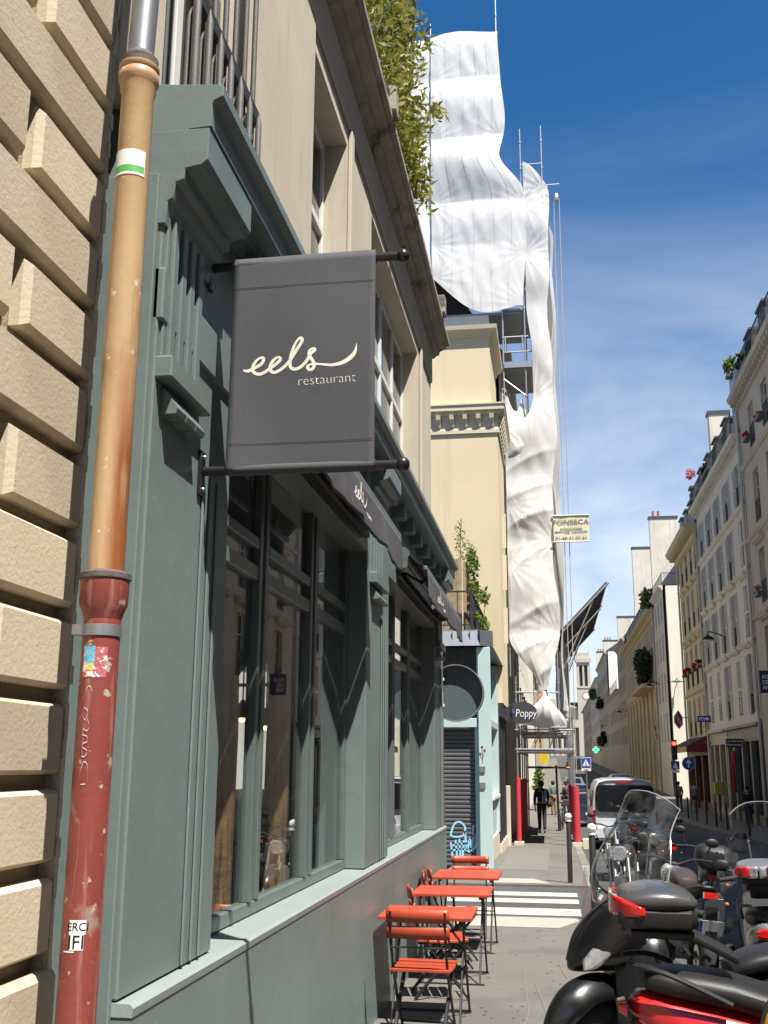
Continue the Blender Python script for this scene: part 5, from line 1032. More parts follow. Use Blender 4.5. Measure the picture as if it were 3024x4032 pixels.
def make_chair():
    t = thing('bistro_chair', '', 'chair', group='folding bistro chairs on the pavement', local=True)
    for i in range(5):
        y = -0.17+i*0.083; dz = 0.012*math.sin(i*0.8)
        MB().box(-0.205, 0.205, y-0.034, y+0.034, 0.440-dz, 0.460-dz).build('seat_slat', M_or, t, bevel=0.003)
    def curve_slat(z0, z1, yb):
        return MB().grid(lambda u, v: (-0.215+0.43*u, yb-0.020*math.sin(math.pi*u)+0.0-0.06*(v*(z1-z0)), z0+(z1-z0)*v), 12, 2).build('back_slat', M_or, t, True, solid=0.014)
    curve_slat(0.655, 0.735, -0.235); curve_slat(0.760, 0.845, -0.250)
    for s in (-1, 1):
        x = s*0.185
        MB().path(spline([(x, -0.262, 0.83), (x, -0.225, 0.62), (x, -0.14, 0.43), (x, 0.03, 0.21), (x, 0.20, 0.008)], 4), 0.010, 6).build('back_leg', M_blk, t, True)
        MB().path(spline([(x*0.9, 0.19, 0.437), (x*0.9, 0.10, 0.33), (x*0.9, -0.08, 0.18), (x*0.9, -0.23, 0.008)], 4), 0.014, 6).build('front_leg', M_blk, t, True)
        MB().box(x-0.009, x+0.009, -0.21, 0.19, 0.424, 0.439).build('seat_rail', M_blk, t)
    MB().tube((-0.185, 0.16, 0.06), (0.185, 0.16, 0.06), 0.008, n=6).build('stretcher', M_blk, t); MB().tube((-0.167, -0.20, 0.05), (0.167, -0.20, 0.05), 0.008, n=6).build('stretcher', M_blk, t); MB().tube((-0.185, -0.235, 0.60), (0.185, -0.235, 0.60), 0.007, n=6).build('stretcher', M_blk, t)
    return t
ch0 = make_chair(); first = True
for (x, y, rz, lab) in ((-0.925, 7.72, -3, 'orange slatted chair nearest the camera with its back turned to the viewer'), (-0.955, 9.16, -78, 'orange slatted chair against the wall between the first and second tables'),
                        (-1.02, 10.66, -84, 'orange slatted chair against the wall just past the second table'), (-1.02, 11.13, -80, 'orange slatted chair against the wall just before the third table'), (-1.0, 12.68, 181, 'orange slatted chair at the far side of the third table facing the camera')):
    c = ch0 if first else copy_tree(ch0); first = False
    c.location = (x, y, gz(y)); c.rotation_euler = (0, 0, R(rz)); c['label'] = lab
MB().box(-1.02, -0.99, 7.322, 7.326, 0.555, 0.567)

# ============================================================ bollards
M_boll = mat('bollard_paint', (0.022, 0.020, 0.020), rough=0.45, var=0.2, vs=9); M_wball = mat('white_ball_paint', (0.78, 0.77, 0.75), rough=0.4, var=0.04)
def bollard(x, y, h, ball, label, group):
    t = thing('bollard', label, 'bollard', (x, y, gz(y)), group=group, local=True)
    MB().lathe([(0.045, -0.05), (0.043, h-0.15), (0.036, h-0.14)] if ball else [(0.045, -0.05), (0.043, h-0.02), (0.02, h)], n=16).build('post', M_boll, t, True)
    if ball: MB().lathe([(0.036, h-0.142), (0.052, h-0.138), (0.052, h-0.118), (0.03, h-0.11), (0.028, h-0.10)]+[(0.062*math.sin(math.pi*k/9), h-0.055-0.062*math.cos(math.pi*k/9)) for k in range(2, 9)], n=18).build('ball_top', M_wball, t, True)
bollard(0.215, 19.9, 1.18, True, 'black bollard with white ball top at the far kerb of the crossing', 'white topped bollards at the crossing')
bollard(0.45, 14.5, 1.18, True, 'black bollard with white ball top on the near side of the crossing', 'white topped bollards at the crossing')
for i, y in enumerate((40.5, 45.5, 48.5, 51.5, 55, 58.5)):
    bollard(6.75, y, 1.05, False, ['slim black bollard on the right kerb, nearest of the row', 'slim black bollard on the right kerb, second of the row', 'slim black bollard on the right kerb, third of the row', 'slim black bollard on the right kerb, fourth of the row', 'slim black bollard on the right kerb, fifth of the row', 'slim black bollard on the right kerb, farthest of the row'][i], 'black bollards on the right kerb')

# ============================================================ scooters and motorcycles
M_rub = mat('tyre_rubber', (0.025, 0.025, 0.025), rough=0.85, var=0.15, vs=20, bump=0.3, bs=60)
M_alloy = mat('alloy', (0.45, 0.45, 0.46), rough=0.35, metal=0.9, var=0.1); M_seatv = mat('black_vinyl', (0.011, 0.011, 0.012), rough=0.5, var=0.1, bump=0.1, bs=120)
M_bplas = mat('black_plastic', (0.010, 0.010, 0.011), rough=0.55, var=0.12, vs=9); M_chrome = mat('chrome', (0.75, 0.75, 0.76), rough=0.08, metal=1.0, var=0)
M_lens = mat('clear_lens', (0.55, 0.56, 0.58), rough=0.12, var=0.5, vs=40, metal=0.6, coat=0.8); M_redl = mat('red_lens', (0.62, 0.012, 0.012), rough=0.12, var=0.25, vs=30, coat=1.0)
M_redd = mat('dark_red_lens', (0.22, 0.01, 0.012), rough=0.15, var=0.2, coat=0.8); M_amb = mat('amber_lens', (0.42, 0.12, 0.015), rough=0.2, var=0.1); M_plate = mat('plate_white', (0.72, 0.72, 0.70), rough=0.4, var=0.03); M_pblue = mat('plate_blue', (0.03, 0.08, 0.42), rough=0.4, var=0)
M_perspex = glass('perspex', (0.95, 0.96, 0.96), refl=0.7, dirt=0.05)
M_perspex2 = glass('deflector_perspex', (0.93, 0.94, 0.94), refl=0.2, dirt=0.10)
def sec(x, cz, hw, hh, p=2.6, n=18, cy=0.0):
    out = []
    for i in range(n):
        a = 2*math.pi*i/n; c, s = math.cos(a), math.sin(a)
        out.append((x, cy+hw*math.copysign(abs(c)**(2/p), c), cz+hh*math.copysign(abs(s)**(2/p), s)))
    return out
def xform(bm, M):
    bm.v = [tuple(M @ Vector(p)) for p in bm.v]; return bm
def wheel(t, x, r, wd, M=None, nm='wheel', z=None):
    z = r if z is None else z
    b = MB().torus((x, 0, z), r-wd*0.5, wd*0.5, 'y', n=30, m=10, sc=1.05)
    if M: xform(b, M)
    w = b.build(nm, M_rub, t, True)
    c = MB().lathe([(r-wd-0.005, -0.035), (r-wd+0.012, -0.03), (r-wd+0.012, 0.03), (r-wd-0.005, 0.035), (r-wd-0.02, 0.02), (r-wd-0.02, -0.02)], (x, 0, z), 'y', n=26)
    for k in range(5):
        a = 2*math.pi*k/5; c.path([(x+0.04*math.cos(a), 0, z+0.04*math.sin(a)), (x+(r-wd)*math.cos(a+0.15), 0, z+(r-wd)*math.sin(a+0.15))], 0.016, 6)
    c.lathe([(0.05, -0.05), (0.05, 0.05)], (x, 0, z), 'y', n=12)
    if M: xform(c, M)
    c.build('rim', M_alloy, w, True)
    d = MB().lathe([(0.11, 0.052), (0.11, 0.056), (0.06, 0.056), (0.06, 0.052)], (x, 0, z), 'y', n=20)
    if M: xform(d, M)
    d.build('brake_disc', M_alloy, w, True)
def plate(t, c, rz, tilt, txt=None, w=0.21, h=0.13):
    M = Matrix.Translation(Vector(c)) @ Matrix.Rotation(rz, 4, 'Z') @ Matrix.Rotation(tilt, 4, 'Y')
    b = xform(MB().obox((0, 0, 0), 0.004, w, h), M).build('number_plate', M_plate, t)
    xform(MB().obox((-0.003, w*0.44, 0), 0.003, w*0.1, h), M).build('plate_band', M_pblue, b)
    if txt:
        for k, ln in enumerate(txt):
            me = text_mesh(ln, h*0.48, 0.0, 0, 'CENTER').copy(); me.materials.clear(); me.materials.append(M_ink)
            me.transform(M @ Matrix.Translation((-0.004, 0, h*(0.23-0.46*k))) @ Matrix.Rotation(R(-90), 4, 'Z') @ Matrix.Rotation(R(90), 4, 'X')); obj('plate_lettering', me, b)
    return b
def mirror(t, base, head, m, r=0.06):
    b = MB().path(spline([base, ((base[0]+head[0])/2+0.01, base[1]*0.4+head[1]*0.6, base[2]*0.5+head[2]*0.5), head], 3), 0.008, 6).build('mirror', m, t, True)
    MB().ball(head, r, (0.35, 1.25, 0.8), 14, 10).build('mirror_head', m, b, True)
def scooter(label, loc, rz, paint, steer=0.0, screen=False, case=None, lean=0.0, noseprint=False, ptxt=None, group='scooters parked at the kerb'):
    t = thing('scooter', label, 'scooter', loc, rz, group=group, local=True); t.rotation_euler = (lean, 0, rz)
    S = Matrix.Translation((0.62, 0, 0)) @ Matrix.Rotation(steer, 4, 'Z') @ Matrix.Translation((-0.62, 0, 0))
    wheel(t, 0.72, 0.295, 0.12, S); wheel(t, -0.62, 0.28, 0.13)
    # front mudguard: a shell that follows the wheel
    def fend(u, v):
        a = R(30+108*u); rr = 0.375+0.03*math.sin(math.pi*u)+0.02*u; half = 0.118*min(1, 0.30+1.6*u**0.7)*(1-0.12*u); q = (v-0.5)*2; dr = 0.02*q*q+0.075*abs(q)**3
        return (0.72+math.cos(a)*(rr-dr), half*q, 0.29+math.sin(a)*(rr-dr)-0.015*abs(q))
    xform(MB().grid(fend, 22, 12), S).build('front_mudguard', paint, t, True, solid=0.012)
    f = MB()
    for s in (-1, 1): f.path([(0.72, s*0.085, 0.275), (0.60, s*0.085, 0.62)], 0.022, 8)
    xform(f, S).build('fork', M_bplas, t, True)
    # nose fairing
    rings = [sec(0.845, 0.745, 0.012, 0.02), sec(0.83, 0.765, 0.06, 0.055), sec(0.78, 0.81, 0.115, 0.105, 2.2), sec(0.70, 0.86, 0.165, 0.15, 2.3), sec(0.60, 0.90, 0.20, 0.185, 2.4), sec(0.50, 0.92, 0.215, 0.19, 2.6), sec(0.44, 0.93, 0.205, 0.17, 2.6)]
    nose = MB().loft(rings).build('nose_fairing', paint, t, True, sub=1)
    for s in (-1, 1):
        def hl(u, v, s=s):
            x = 0.79-0.20*u; w_ = 0.012+0.040*math.sin(math.pi*min(1, u*0.9+0.08))
            z = 0.755+0.16*u**1.1+w_*(v-0.5)*2*1.1; hw = 0.105+0.28*(0.79-x)+0.015
            yy = hw*(1-0.18*(v-0.35)**2)-0.004
            return (x, s*min(yy, 0.19)+s*0.012, z)
        MB().grid(hl, 14, 6).build('headlight', M_lens, nose, True, solid=0.01)
    MB().path(spline([(0.845, 0, 0.765), (0.80, 0, 0.90), (0.70, 0, 1.01), (0.60, 0, 1.08)], 4), 0.008, 6).build('nose_ridge', M_bplas, nose, True)
    if noseprint: xform(MB().obox((0, 0, 0), 0.004, 0.05, 0.03), Matrix.Translation((0.645, -0.03, 1.075)) @ Matrix.Rotation(R(-35), 4, 'Y')).build('badge', M_plate, nose)
    # leg shield, floor, underbody
    MB().loft([sec(0.62, 0.60, 0.13, 0.22, 3), sec(0.52, 0.62, 0.23, 0.32, 3), sec(0.42, 0.62, 0.25, 0.34, 3.2), sec(0.36, 0.62, 0.23, 0.32, 3.2)]).build('leg_shield', paint, t, True)
    MB().loft([sec(0.42, 0.30, 0.20, 0.08, 4), sec(0.1, 0.28, 0.22, 0.07, 4), sec(-0.2, 0.30, 0.22, 0.10, 4)]).build('floorboard', M_bplas, t, True)
    MB().loft([sec(0.0, 0.48, 0.15, 0.16, 3), sec(-0.15, 0.52, 0.19, 0.20, 3), sec(-0.45, 0.60, 0.20, 0.17, 3), sec(-0.75, 0.70, 0.16, 0.12, 2.6), sec(-0.95, 0.78, 0.09, 0.07, 2.4)]).build('tail_body', paint, t, True, sub=1)
    MB().loft([sec(0.02, 0.70, 0.10, 0.05, 2.6), sec(-0.12, 0.77, 0.16, 0.06, 2.8), sec(-0.40, 0.79, 0.17, 0.06, 2.8), sec(-0.50, 0.84, 0.16, 0.07, 2.8), sec(-0.80, 0.87, 0.13, 0.06, 2.6), sec(-0.90, 0.88, 0.08, 0.04, 2.4)]).build('seat', M_seatv, t, True, sub=1)
    MB().loft([sec(-0.25, 0.30, 0.13, 0.13, 3), sec(-0.62, 0.28, 0.12, 0.12, 3)]).build('engine', M_bplas, t, True)
    MB().tube((-0.30, -0.17, 0.25), (-0.85, -0.19, 0.36), 0.05, 0.06, n=14).build('exhaust', M_alloy, t, True); MB().tube((-0.845, -0.19, 0.359), (-0.856, -0.1904, 0.3612), 0.061, n=14).build('exhaust_outlet', M_bplas, t, True)
    MB().loft([sec(-0.955, 0.76, 0.07, 0.035, 2.4), sec(-0.985, 0.765, 0.05, 0.022, 2.4)]).build('tail_light', M_redl, t, True)
    MB().obox((-0.93, 0, 0.58), 0.02, 0.12, 0.28).build('plate_holder', M_bplas, t); plate(t, (-0.955, 0, 0.57), 0, R(-12), ptxt)
    g = MB()
    for s in (-1, 1): g.path(spline([(-0.55, s*0.17, 0.82), (-0.80, s*0.16, 0.93), (-0.95, s*0.08, 0.95)], 4), 0.012, 6)
    g.build('grab_rail', M_bplas, t, True)
    hb = MB().path(spline([(0.30, -0.34, 1.02), (0.38, -0.18, 1.03), (0.42, 0, 1.0), (0.38, 0.18, 1.03), (0.30, 0.34, 1.02)], 4), 0.015, 8)
    h = xform(hb, S).build('handlebar', M_bplas, t, True)
    xform(MB().loft([sec(0.52, 1.0, 0.06, 0.05), sec(0.44, 1.03, 0.16, 0.07), sec(0.34, 1.03, 0.14, 0.06)]), S).build('handlebar_cover', M_bplas, h, True)
    for s in (-1, 1):
        xform(MB().tube((0.33, s*0.26, 1.025), (0.285, s*0.37, 1.015), 0.02, n=10), S).build('grip', M_rub, h, True)
        a, c = S @ Vector((0.40, s*0.20, 1.04)), S @ Vector((0.42, s*0.36, 1.20 if not screen else 1.12)); mirror(h, tuple(a), tuple(c), M_bplas)
    if screen:
        def scr_(u, v):
            q = (u-0.5)*2; wd = 0.23+0.085*math.sin(math.pi*min(1, v*1.15+0.12)); top = 0.60*(1-0.16*abs(q)**2.6)
            return (0.60-0.09*q*q-0.10*v-0.16*v*v*0.8, wd*q, 1.03+top*v)
        w = xform(MB().grid(scr_, 20, 18), S).build('windscreen', M_perspex, t, True, solid=0.004)
        rim = [scr_(u, v) for (u, v) in [(0, k/12) for k in range(13)]+[(k/16, 1) for k in range(1, 17)]+[(1, 1-k/12) for k in range(1, 13)]]
        xform(MB().path(rim, 0.0035, 5), S).build('windscreen_edge', mat('perspex_edge', (0.30, 0.32, 0.32), rough=0.2, var=0), w, True)
        for s in (-1, 1):
            def wing(u, v, s=s): return (0.56-0.10*u+0.02*v, s*(0.22+0.22*u*(1-0.25*v)), 0.99+0.02*u+0.22*v*(1-0.45*u*u)-0.16*u*(1-v))
            xform(MB().grid(wing, 8, 8), S).build('hand_deflector', M_perspex2, w, True, solid=0.004)
            xform(MB().path([(0.50, s*0.10, 1.02), (0.505, s*0.115, 1.30)], 0.007, 6), S).build('windscreen_stay', M_alloy, w, True); xform(MB().ball((0.545, s*0.115, 1.30), 0.016), S).build('stay_boss', M_chrome, w, True); xform(MB().ball((0.575, s*0.12, 1.10), 0.016), S).build('stay_boss', M_chrome, w, True)
    if case:
        cm_, lid = case
        c = MB().loft([sec(-0.66, 1.13, 0.12, 0.035, 4), sec(-0.69, 1.135, 0.155, 0.048, 4), sec(-0.93, 1.14, 0.165, 0.048, 4), sec(-0.985, 1.145, 0.135, 0.042, 3.4)]).build('top_case', M_bplas, t, True)
        MB().loft([sec(-0.645, 1.19, 0.10, 0.01, 3), sec(-0.68, 1.20, 0.155, 0.04, 2.8), sec(-0.79, 1.21, 0.168, 0.062, 2.5), sec(-0.90, 1.205, 0.16, 0.054, 2.6), sec(-0.965, 1.195, 0.135, 0.034, 3), sec(-0.985, 1.19, 0.11, 0.012, 3)]).build('case_lid', lid, c, True, sub=1)
        for s in (-1, 1):
            def tl(u, v, s=s):
                a = 0.2+1.15*u; x = -0.82-0.17*math.cos(a)**0.8; y = s*0.168*math.sin(a)**0.7
                return (x-0.010, y*1.02+s*0.004, 1.145+0.075*v*(1-0.6*u*u)+0.010*u)
            MB().grid(tl, 10, 4).build('case_light', M_redl, c, True, solid=0.016)
            def cl_(u, v, s=s): return (-1.0+0.012*u*u, s*(0.006+0.068*u), 1.142+0.080*v)
            MB().grid(cl_, 6, 4).build('case_reflector', M_lens, c, True, solid=0.014)
        MB().box(-0.99, -0.645, -0.001, 0.001, 1.26, 1.262) if False else None
        MB().loft([sec(-0.50, 0.97, 0.10, 0.02, 4), sec(-0.68, 1.06, 0.10, 0.02, 4), sec(-0.93, 1.07, 0.10, 0.02, 4)]).build('case_rack', M_bplas, t, True)
    for s in (-1, 1):
        xform(MB().path(spline([(0.36, s*0.20, 1.03), (0.46, s*0.14, 0.96), (0.50, s*0.06, 0.86)], 4), 0.006, 5), S).build('cable', M_rub, h, True)
        MB().path(spline([(0.42, s*0.262, 0.88), (0.40, s*0.268, 0.62), (0.42, s*0.25, 0.36)], 4), 0.005, 5).build('panel_seam', M_rub, t, True)
        MB().ball((0.56, s*0.205, 0.98), 0.022, (1.6, 0.4, 0.7), 10, 6).build('indicator', M_amb, nose, True)
    MB().path([(0.0, 0.10, 0.25), (0.05, 0.24, 0.02)], 0.012, 6).build('side_stand', M_bplas, t)
    return t
M_pblack = mat('black_car_paint', (0.008, 0.008, 0.009), rough=0.28, var=0.1, vs=3, coat=0.35, spec=0.5); M_pred = mat('red_bodywork', (0.50, 0.012, 0.014), rough=0.25, var=0.06, vs=3, coat=0.8)
M_pyel = mat('yellow_bodywork', (0.80, 0.36, 0.02), rough=0.3, var=0.06, vs=3, coat=0.6); M_psil = mat('silver_bodywork', (0.23, 0.23, 0.235), rough=0.35, metal=0.5, var=0.06, coat=0.4)
M_lidg = mat('grey_lid', (0.055, 0.055, 0.058), rough=0.35, var=0.06, coat=0.4)
scooter('black scooter with a tall clear windscreen nosed onto the pavement', (0.86, 6.22, gz(6.2)-0.0), R(192), M_pblack, steer=R(24), screen=True, noseprint=True)
scooter('red scooter with a grey top case and red wraparound light', (1.21, 5.02, gz(5)), R(4), M_pred, case=(M_bplas, M_lidg), lean=R(4), ptxt=('FV', 'SH'))
scooter('silver scooter with a rounded silver top case at the right edge', (1.68, 9.2, gz(9)-0.1), R(78), M_psil, screen=True, case=(M_bplas, M_psil), lean=R(-3))
scooter('yellow scooter whose nose just enters the bottom right corner', (1.52, 4.32, gz(4.3)), R(186), M_pyel, steer=R(0))
def motorcycle(label, loc, rz, paint, lean=R(5), case=False):
    t = thing('motorcycle', label, 'motorcycle', loc, rz, group='motorcycles parked in a row at the kerb', local=True); t.rotation_euler = (lean, 0, rz)
    wheel(t, 0.74, 0.31, 0.12); wheel(t, -0.68, 0.31, 0.15)
    f = MB()
    for s in (-1, 1): f.path([(0.74, s*0.09, 0.31), (0.48, s*0.09, 0.92)], 0.024, 8)
    f.build('fork', M_alloy, t, True)
    MB().grid(lambda u, v: (0.74+0.345*math.cos(R(20+110*u)), 0.07*(v-0.5)*2, 0.31+0.345*math.sin(R(20+110*u))-0.02*((v-0.5)*2)**2), 12, 4).build('front_mudguard', paint, t, True, solid=0.006)
    MB().loft([sec(0.38, 0.88, 0.07, 0.06), sec(0.28, 0.90, 0.14, 0.10), sec(0.08, 0.90, 0.15, 0.11), sec(-0.10, 0.85, 0.09, 0.06)]).build('tank', paint, t, True, sub=1)
    MB().loft([sec(-0.05, 0.80, 0.09, 0.04), sec(-0.30, 0.80, 0.14, 0.05), sec(-0.55, 0.86, 0.13, 0.05), sec(-0.86, 0.92, 0.07, 0.03)]).build('seat', M_seatv, t, True, sub=1)
    e = MB(); e.loft([sec(0.30, 0.48, 0.13, 0.14, 4), sec(-0.10, 0.46, 0.16, 0.16, 4)]); 
    e.build('engine', M_alloy, t, True)
    fr = MB(); fr.path([(0.46, 0, 0.88), (0.35, 0, 0.40), (0.0, 0, 0.25), (-0.2, 0, 0.35), (-0.25, 0, 0.76)], 0.022, 8); fr.path([(-0.18, 0.06, 0.38), (-0.68, 0.09, 0.31)], 0.022, 8); fr.path([(-0.2, 0, 0.72), (-0.85, 0, 0.84)], 0.02, 8); fr.build('frame', M_bplas, t, True)
    MB().path([(0.30, -0.10, 0.36), (0.15, -0.15, 0.22), (-0.3, -0.17, 0.26), (-0.80, -0.20, 0.42)], [0.022, 0.022, 0.03, 0.05], 10).build('exhaust', M_chrome, t, True); MB().tube((-0.795, -0.1997, 0.4185), (-0.808, -0.2005, 0.4225), 0.052, n=12).build('exhaust_outlet', M_bplas, t, True)
    hb = MB().path(spline([(0.32, -0.38, 1.06), (0.42, -0.18, 1.06), (0.45, 0, 1.0), (0.42, 0.18, 1.06), (0.32, 0.38, 1.06)], 4), 0.014, 8).build('handlebar', M_bplas, t, True)
    for s in (-1, 1): mirror(hb, (0.38, s*0.26, 1.07), (0.36, s*0.34, 1.24), M_bplas, 0.055)
    MB().loft([sec(0.52, 0.90, 0.09, 0.09), sec(0.60, 0.90, 0.10, 0.10), sec(0.63, 0.90, 0.08, 0.08)]).build('headlight', M_lens, t, True)
    MB().obox((-0.90, 0, 0.86), 0.04, 0.12, 0.05).build('tail_light', M_redl, t); MB().obox((-0.94, 0, 0.62), 0.015, 0.10, 0.30).build('plate_holder', M_bplas, t); plate(t, (-0.955, 0, 0.60), 0, R(-20))
    for s in (-1, 1): MB().ball((-0.90, s*0.14, 0.80), 0.020).build('indicator', M_amb, t, True)
    if case: MB().loft([sec(-0.62, 1.02, 0.16, 0.08, 3), sec(-0.70, 1.06, 0.21, 0.14, 3), sec(-0.95, 1.06, 0.20, 0.14, 3), sec(-1.02, 1.04, 0.14, 0.09, 3)]).build('top_case', M_bplas, t, True, sub=1)
    return t
motorcycle('dark motorcycle seen through the clear windscreen, nearest of its row', (1.12, 10.9, gz(10.9)-0.1), R(97), mat('dark_bronze_paint', (0.06, 0.045, 0.04), rough=0.3, coat=0.5, var=0.1))
motorcycle('black motorcycle with a round top case behind the clear windscreen', (1.62, 12.9, gz(12.9)-0.1), R(84), M_pblack, case=True)
motorcycle('dark motorcycle just behind the nearer white topped bollard', (0.98, 15.6, gz(15.6)-0.1), R(262), MATS['dark_bronze_paint'])
motorcycle('black motorcycle farther back in the row towards the silver van', (1.60, 18.4, gz(18.4)-0.1), R(95), M_pblack)
motorcycle('grey motorcycle parked behind the farther white topped bollard', (1.15, 22.5, gz(22.5)-0.1), R(266), M_psil)
motorcycle('black motorcycle last in the row before the silver van', (1.7, 26.5, gz(26.5)-0.1), R(90), M_pblack)

# ============================================================ van and cars
M_van = mat('silver_van_paint', (0.60, 0.62, 0.65), rough=0.3, metal=0.05, var=0.04, coat=0.6); M_vglass = mat('tinted_glass', (0.012, 0.013, 0.015), rough=0.05, var=0.2, vs=1.5, coat=0.5)
def rr(cx, cz, hw, hh, r, y, n=5):
    p = []
    for (sx_, sz_, a0) in ((1, 1, 0), (-1, 1, 90), (-1, -1, 180), (1, -1, 270)):
        for k in range(n+1):
            a = R(a0+90*k/n); p.append((cx+sx_*(hw-r)+r*math.cos(a), y, cz+sz_*(hh-r)+r*math.sin(a)))
    return p
def van(name, label, loc, paint, L_=4.9, W_=1.9, H=1.97, dets=True):
    t = thing(name, label, 'van', loc, local=True)
    prof = [(0.55, 0.28), (0.90, 0.34), (0.95, 0.62), (0.945, 1.0), (0.90, 1.35), (0.84, 1.74), (0.74, 1.90), (0.50, 1.965), (0, 1.98)]
    sc_ = [(x*W_/1.9, z*H/1.97) for x, z in prof]; full = sc_+[(-x, z) for x, z in reversed(sc_[:-1])]
    def ring(y, kx, kz, dz=0): return [(x*kx, y, 0.28+(z-0.28)*kz+dz) for x, z in full]
    rings = [ring(0.06, 0.93, 0.955), ring(0.02, 0.97, 0.975), ring(0.05, 1.0, 0.99), ring(0.35, 1.0, 1.0), ring(3.3, 1.0, 1.0), ring(3.75, 0.99, 0.96), ring(4.25, 0.96, 0.62), ring(4.75, 0.90, 0.50), ring(L_, 0.80, 0.42)]
    MB().loft(rings).build('body', paint, t, True)
    a = rr(0, 1.42, 0.80*W_/1.9, 0.36, 0.14, -0.012); b_ = rr(0, 1.42, 0.82*W_/1.9, 0.38, 0.15, 0.05)
    MB().loft([b_, a]).build('rear_window', M_vglass, t, True)
    for s in (-1, 1):
        MB().loft([rr(s*0.875*W_/1.9, 0.90, 0.04, 0.20, 0.03, 0.10), rr(s*0.875*W_/1.9, 0.90, 0.035, 0.19, 0.03, -0.015)]).build('tail_light', M_redd, t, True)
        MB().box(s*0.947*W_/1.9-0.006*s, s*0.957*W_/1.9, 0.9, 3.3, 1.15, 1.62).build('side_window', M_vglass, t)
        for y in (0.85, 3.9):
            w = MB().torus((s*0.84*W_/1.9, y, 0.32), 0.24, 0.09, 'x', n=22, m=8).build('wheel', M_rub, t, True); MB().lathe([(0.2, -0.06), (0.2, 0.06)], (s*0.84*W_/1.9, y, 0.32), 'x', n=16).build('rim', M_alloy, w, True)
    MB().loft([rr(0, 0.47, 0.93*W_/1.9, 0.14, 0.06, 0.2), rr(0, 0.47, 0.92*W_/1.9, 0.13, 0.06, -0.07)]).build('rear_bumper', paint, t, True)
    if dets:
        MB().box(-0.22, 0.22, -0.005, 0.05, 1.86, 1.885).build('brake_light', M_redl, t); MB().box(-0.28, 0.28, -0.03, 0.02, 0.83, 0.90).build('handle_trim', M_bplas, t)
        p = MB().box(-0.02, 0.50, -0.035, 0.02, 0.66, 0.77).build('number_plate', M_plate, t); MB().box(-0.02, 0.02, -0.04, -0.036, 0.66, 0.77).build('plate_band', M_pblue, p)
        MB().torus((0, 0.0, 0.965), 0.065, 0.008, 'y', 20, 6).build('badge', M_chrome, t, True)
        MB().path([(0.035, -0.0, 0.995), (0.0, -0.0, 0.93), (-0.035, -0.0, 0.995)], 0.006, 5).build('badge', M_chrome, t)
        MB().path([(0.30, 0.01, 1.10), (-0.05, -0.02, 1.14)], 0.010, 5).build('rear_wiper', M_bplas, t)
        MB().box(-0.78, 0.78, 0.25, 0.28, 1.975, 1.985).build('roof_seam', M_bplas, t)
    return t
van('parked_van', 'silver van parked beyond the motorcycles with its dark rear window towards the camera', (1.96, 32.0, gz(32)-0.10), M_van)
van('distant_van', 'dark van in the middle of the road far up the street', (4.7, 78.0, gz(78)-0.1), mat('pale_van_paint', (0.40, 0.38, 0.32), rough=0.4, var=0.05), dets=False)
def car(label, loc, paint, rz=0):
    t = thing('parked_car', label, 'car', loc, rz, local=True)
    prof = [(0.0, 0.30), (0.02, 0.75), (0.10, 0.92), (0.45, 0.98), (0.95, 1.38), (2.2, 1.44), (3.0, 1.0), (4.0, 0.85), (4.3, 0.6), (4.3, 0.3)]
    b = MB(); rings = []
    for x, k in ((-0.86, 0.90), (-0.80, 1.0), (-0.55, 1.0), (0.55, 1.0), (0.80, 1.0), (0.86, 0.90)):
        rings.append([(x*(0.82 if z > 1.1 and abs(x) > 0.6 else 1), y+(0.05 if k < 1 else 0), 0.3+(z-0.3)*k) for y, z in prof])
    b.loft(rings); b.build('body', paint, t, True)
    MB().prism([(0.50, 1.00), (0.92, 1.34), (0.97, 1.345), (0.56, 1.0)], 'x', -0.6, 0.6)
    MB().add([(-0.58, 0.46, 1.0), (0.58, 0.46, 1.0), (0.50, 0.90, 1.36), (-0.50, 0.90, 1.36)], [(0, 1, 2, 3)]).build('rear_window', M_vglass, t, solid=0.01)
    for s in (-1, 1):
        MB().box(s*0.50, s*0.80, -0.012, 0.06, 0.74, 0.88).build('tail_light', M_redl, t)
        for y in (0.8, 3.4): MB().torus((s*0.76, y, 0.31), 0.22, 0.09, 'x', 20, 8).build('wheel', M_rub, t, True)
    MB().box(-0.26, 0.26, -0.02, 0.02, 0.52, 0.63).build('number_plate', M_plate, t); return t
M_pnavy = mat('navy_bodywork', (0.015, 0.018, 0.035), rough=0.25, var=0.05, coat=0.8)
car('dark blue car parked beyond the scaffold', (1.55, 49, gz(49)-0.1), M_pnavy); car('dark car parked farther along the left kerb', (1.5, 60, gz(60)-0.1), M_bplas)
car('small dark car parked by the left kerb far up the street', (1.5, 72, gz(72)-0.1), M_pnavy); car('grey car parked far along the left kerb before the distant houses', (1.5, 88, gz(88)-0.1), M_psil)
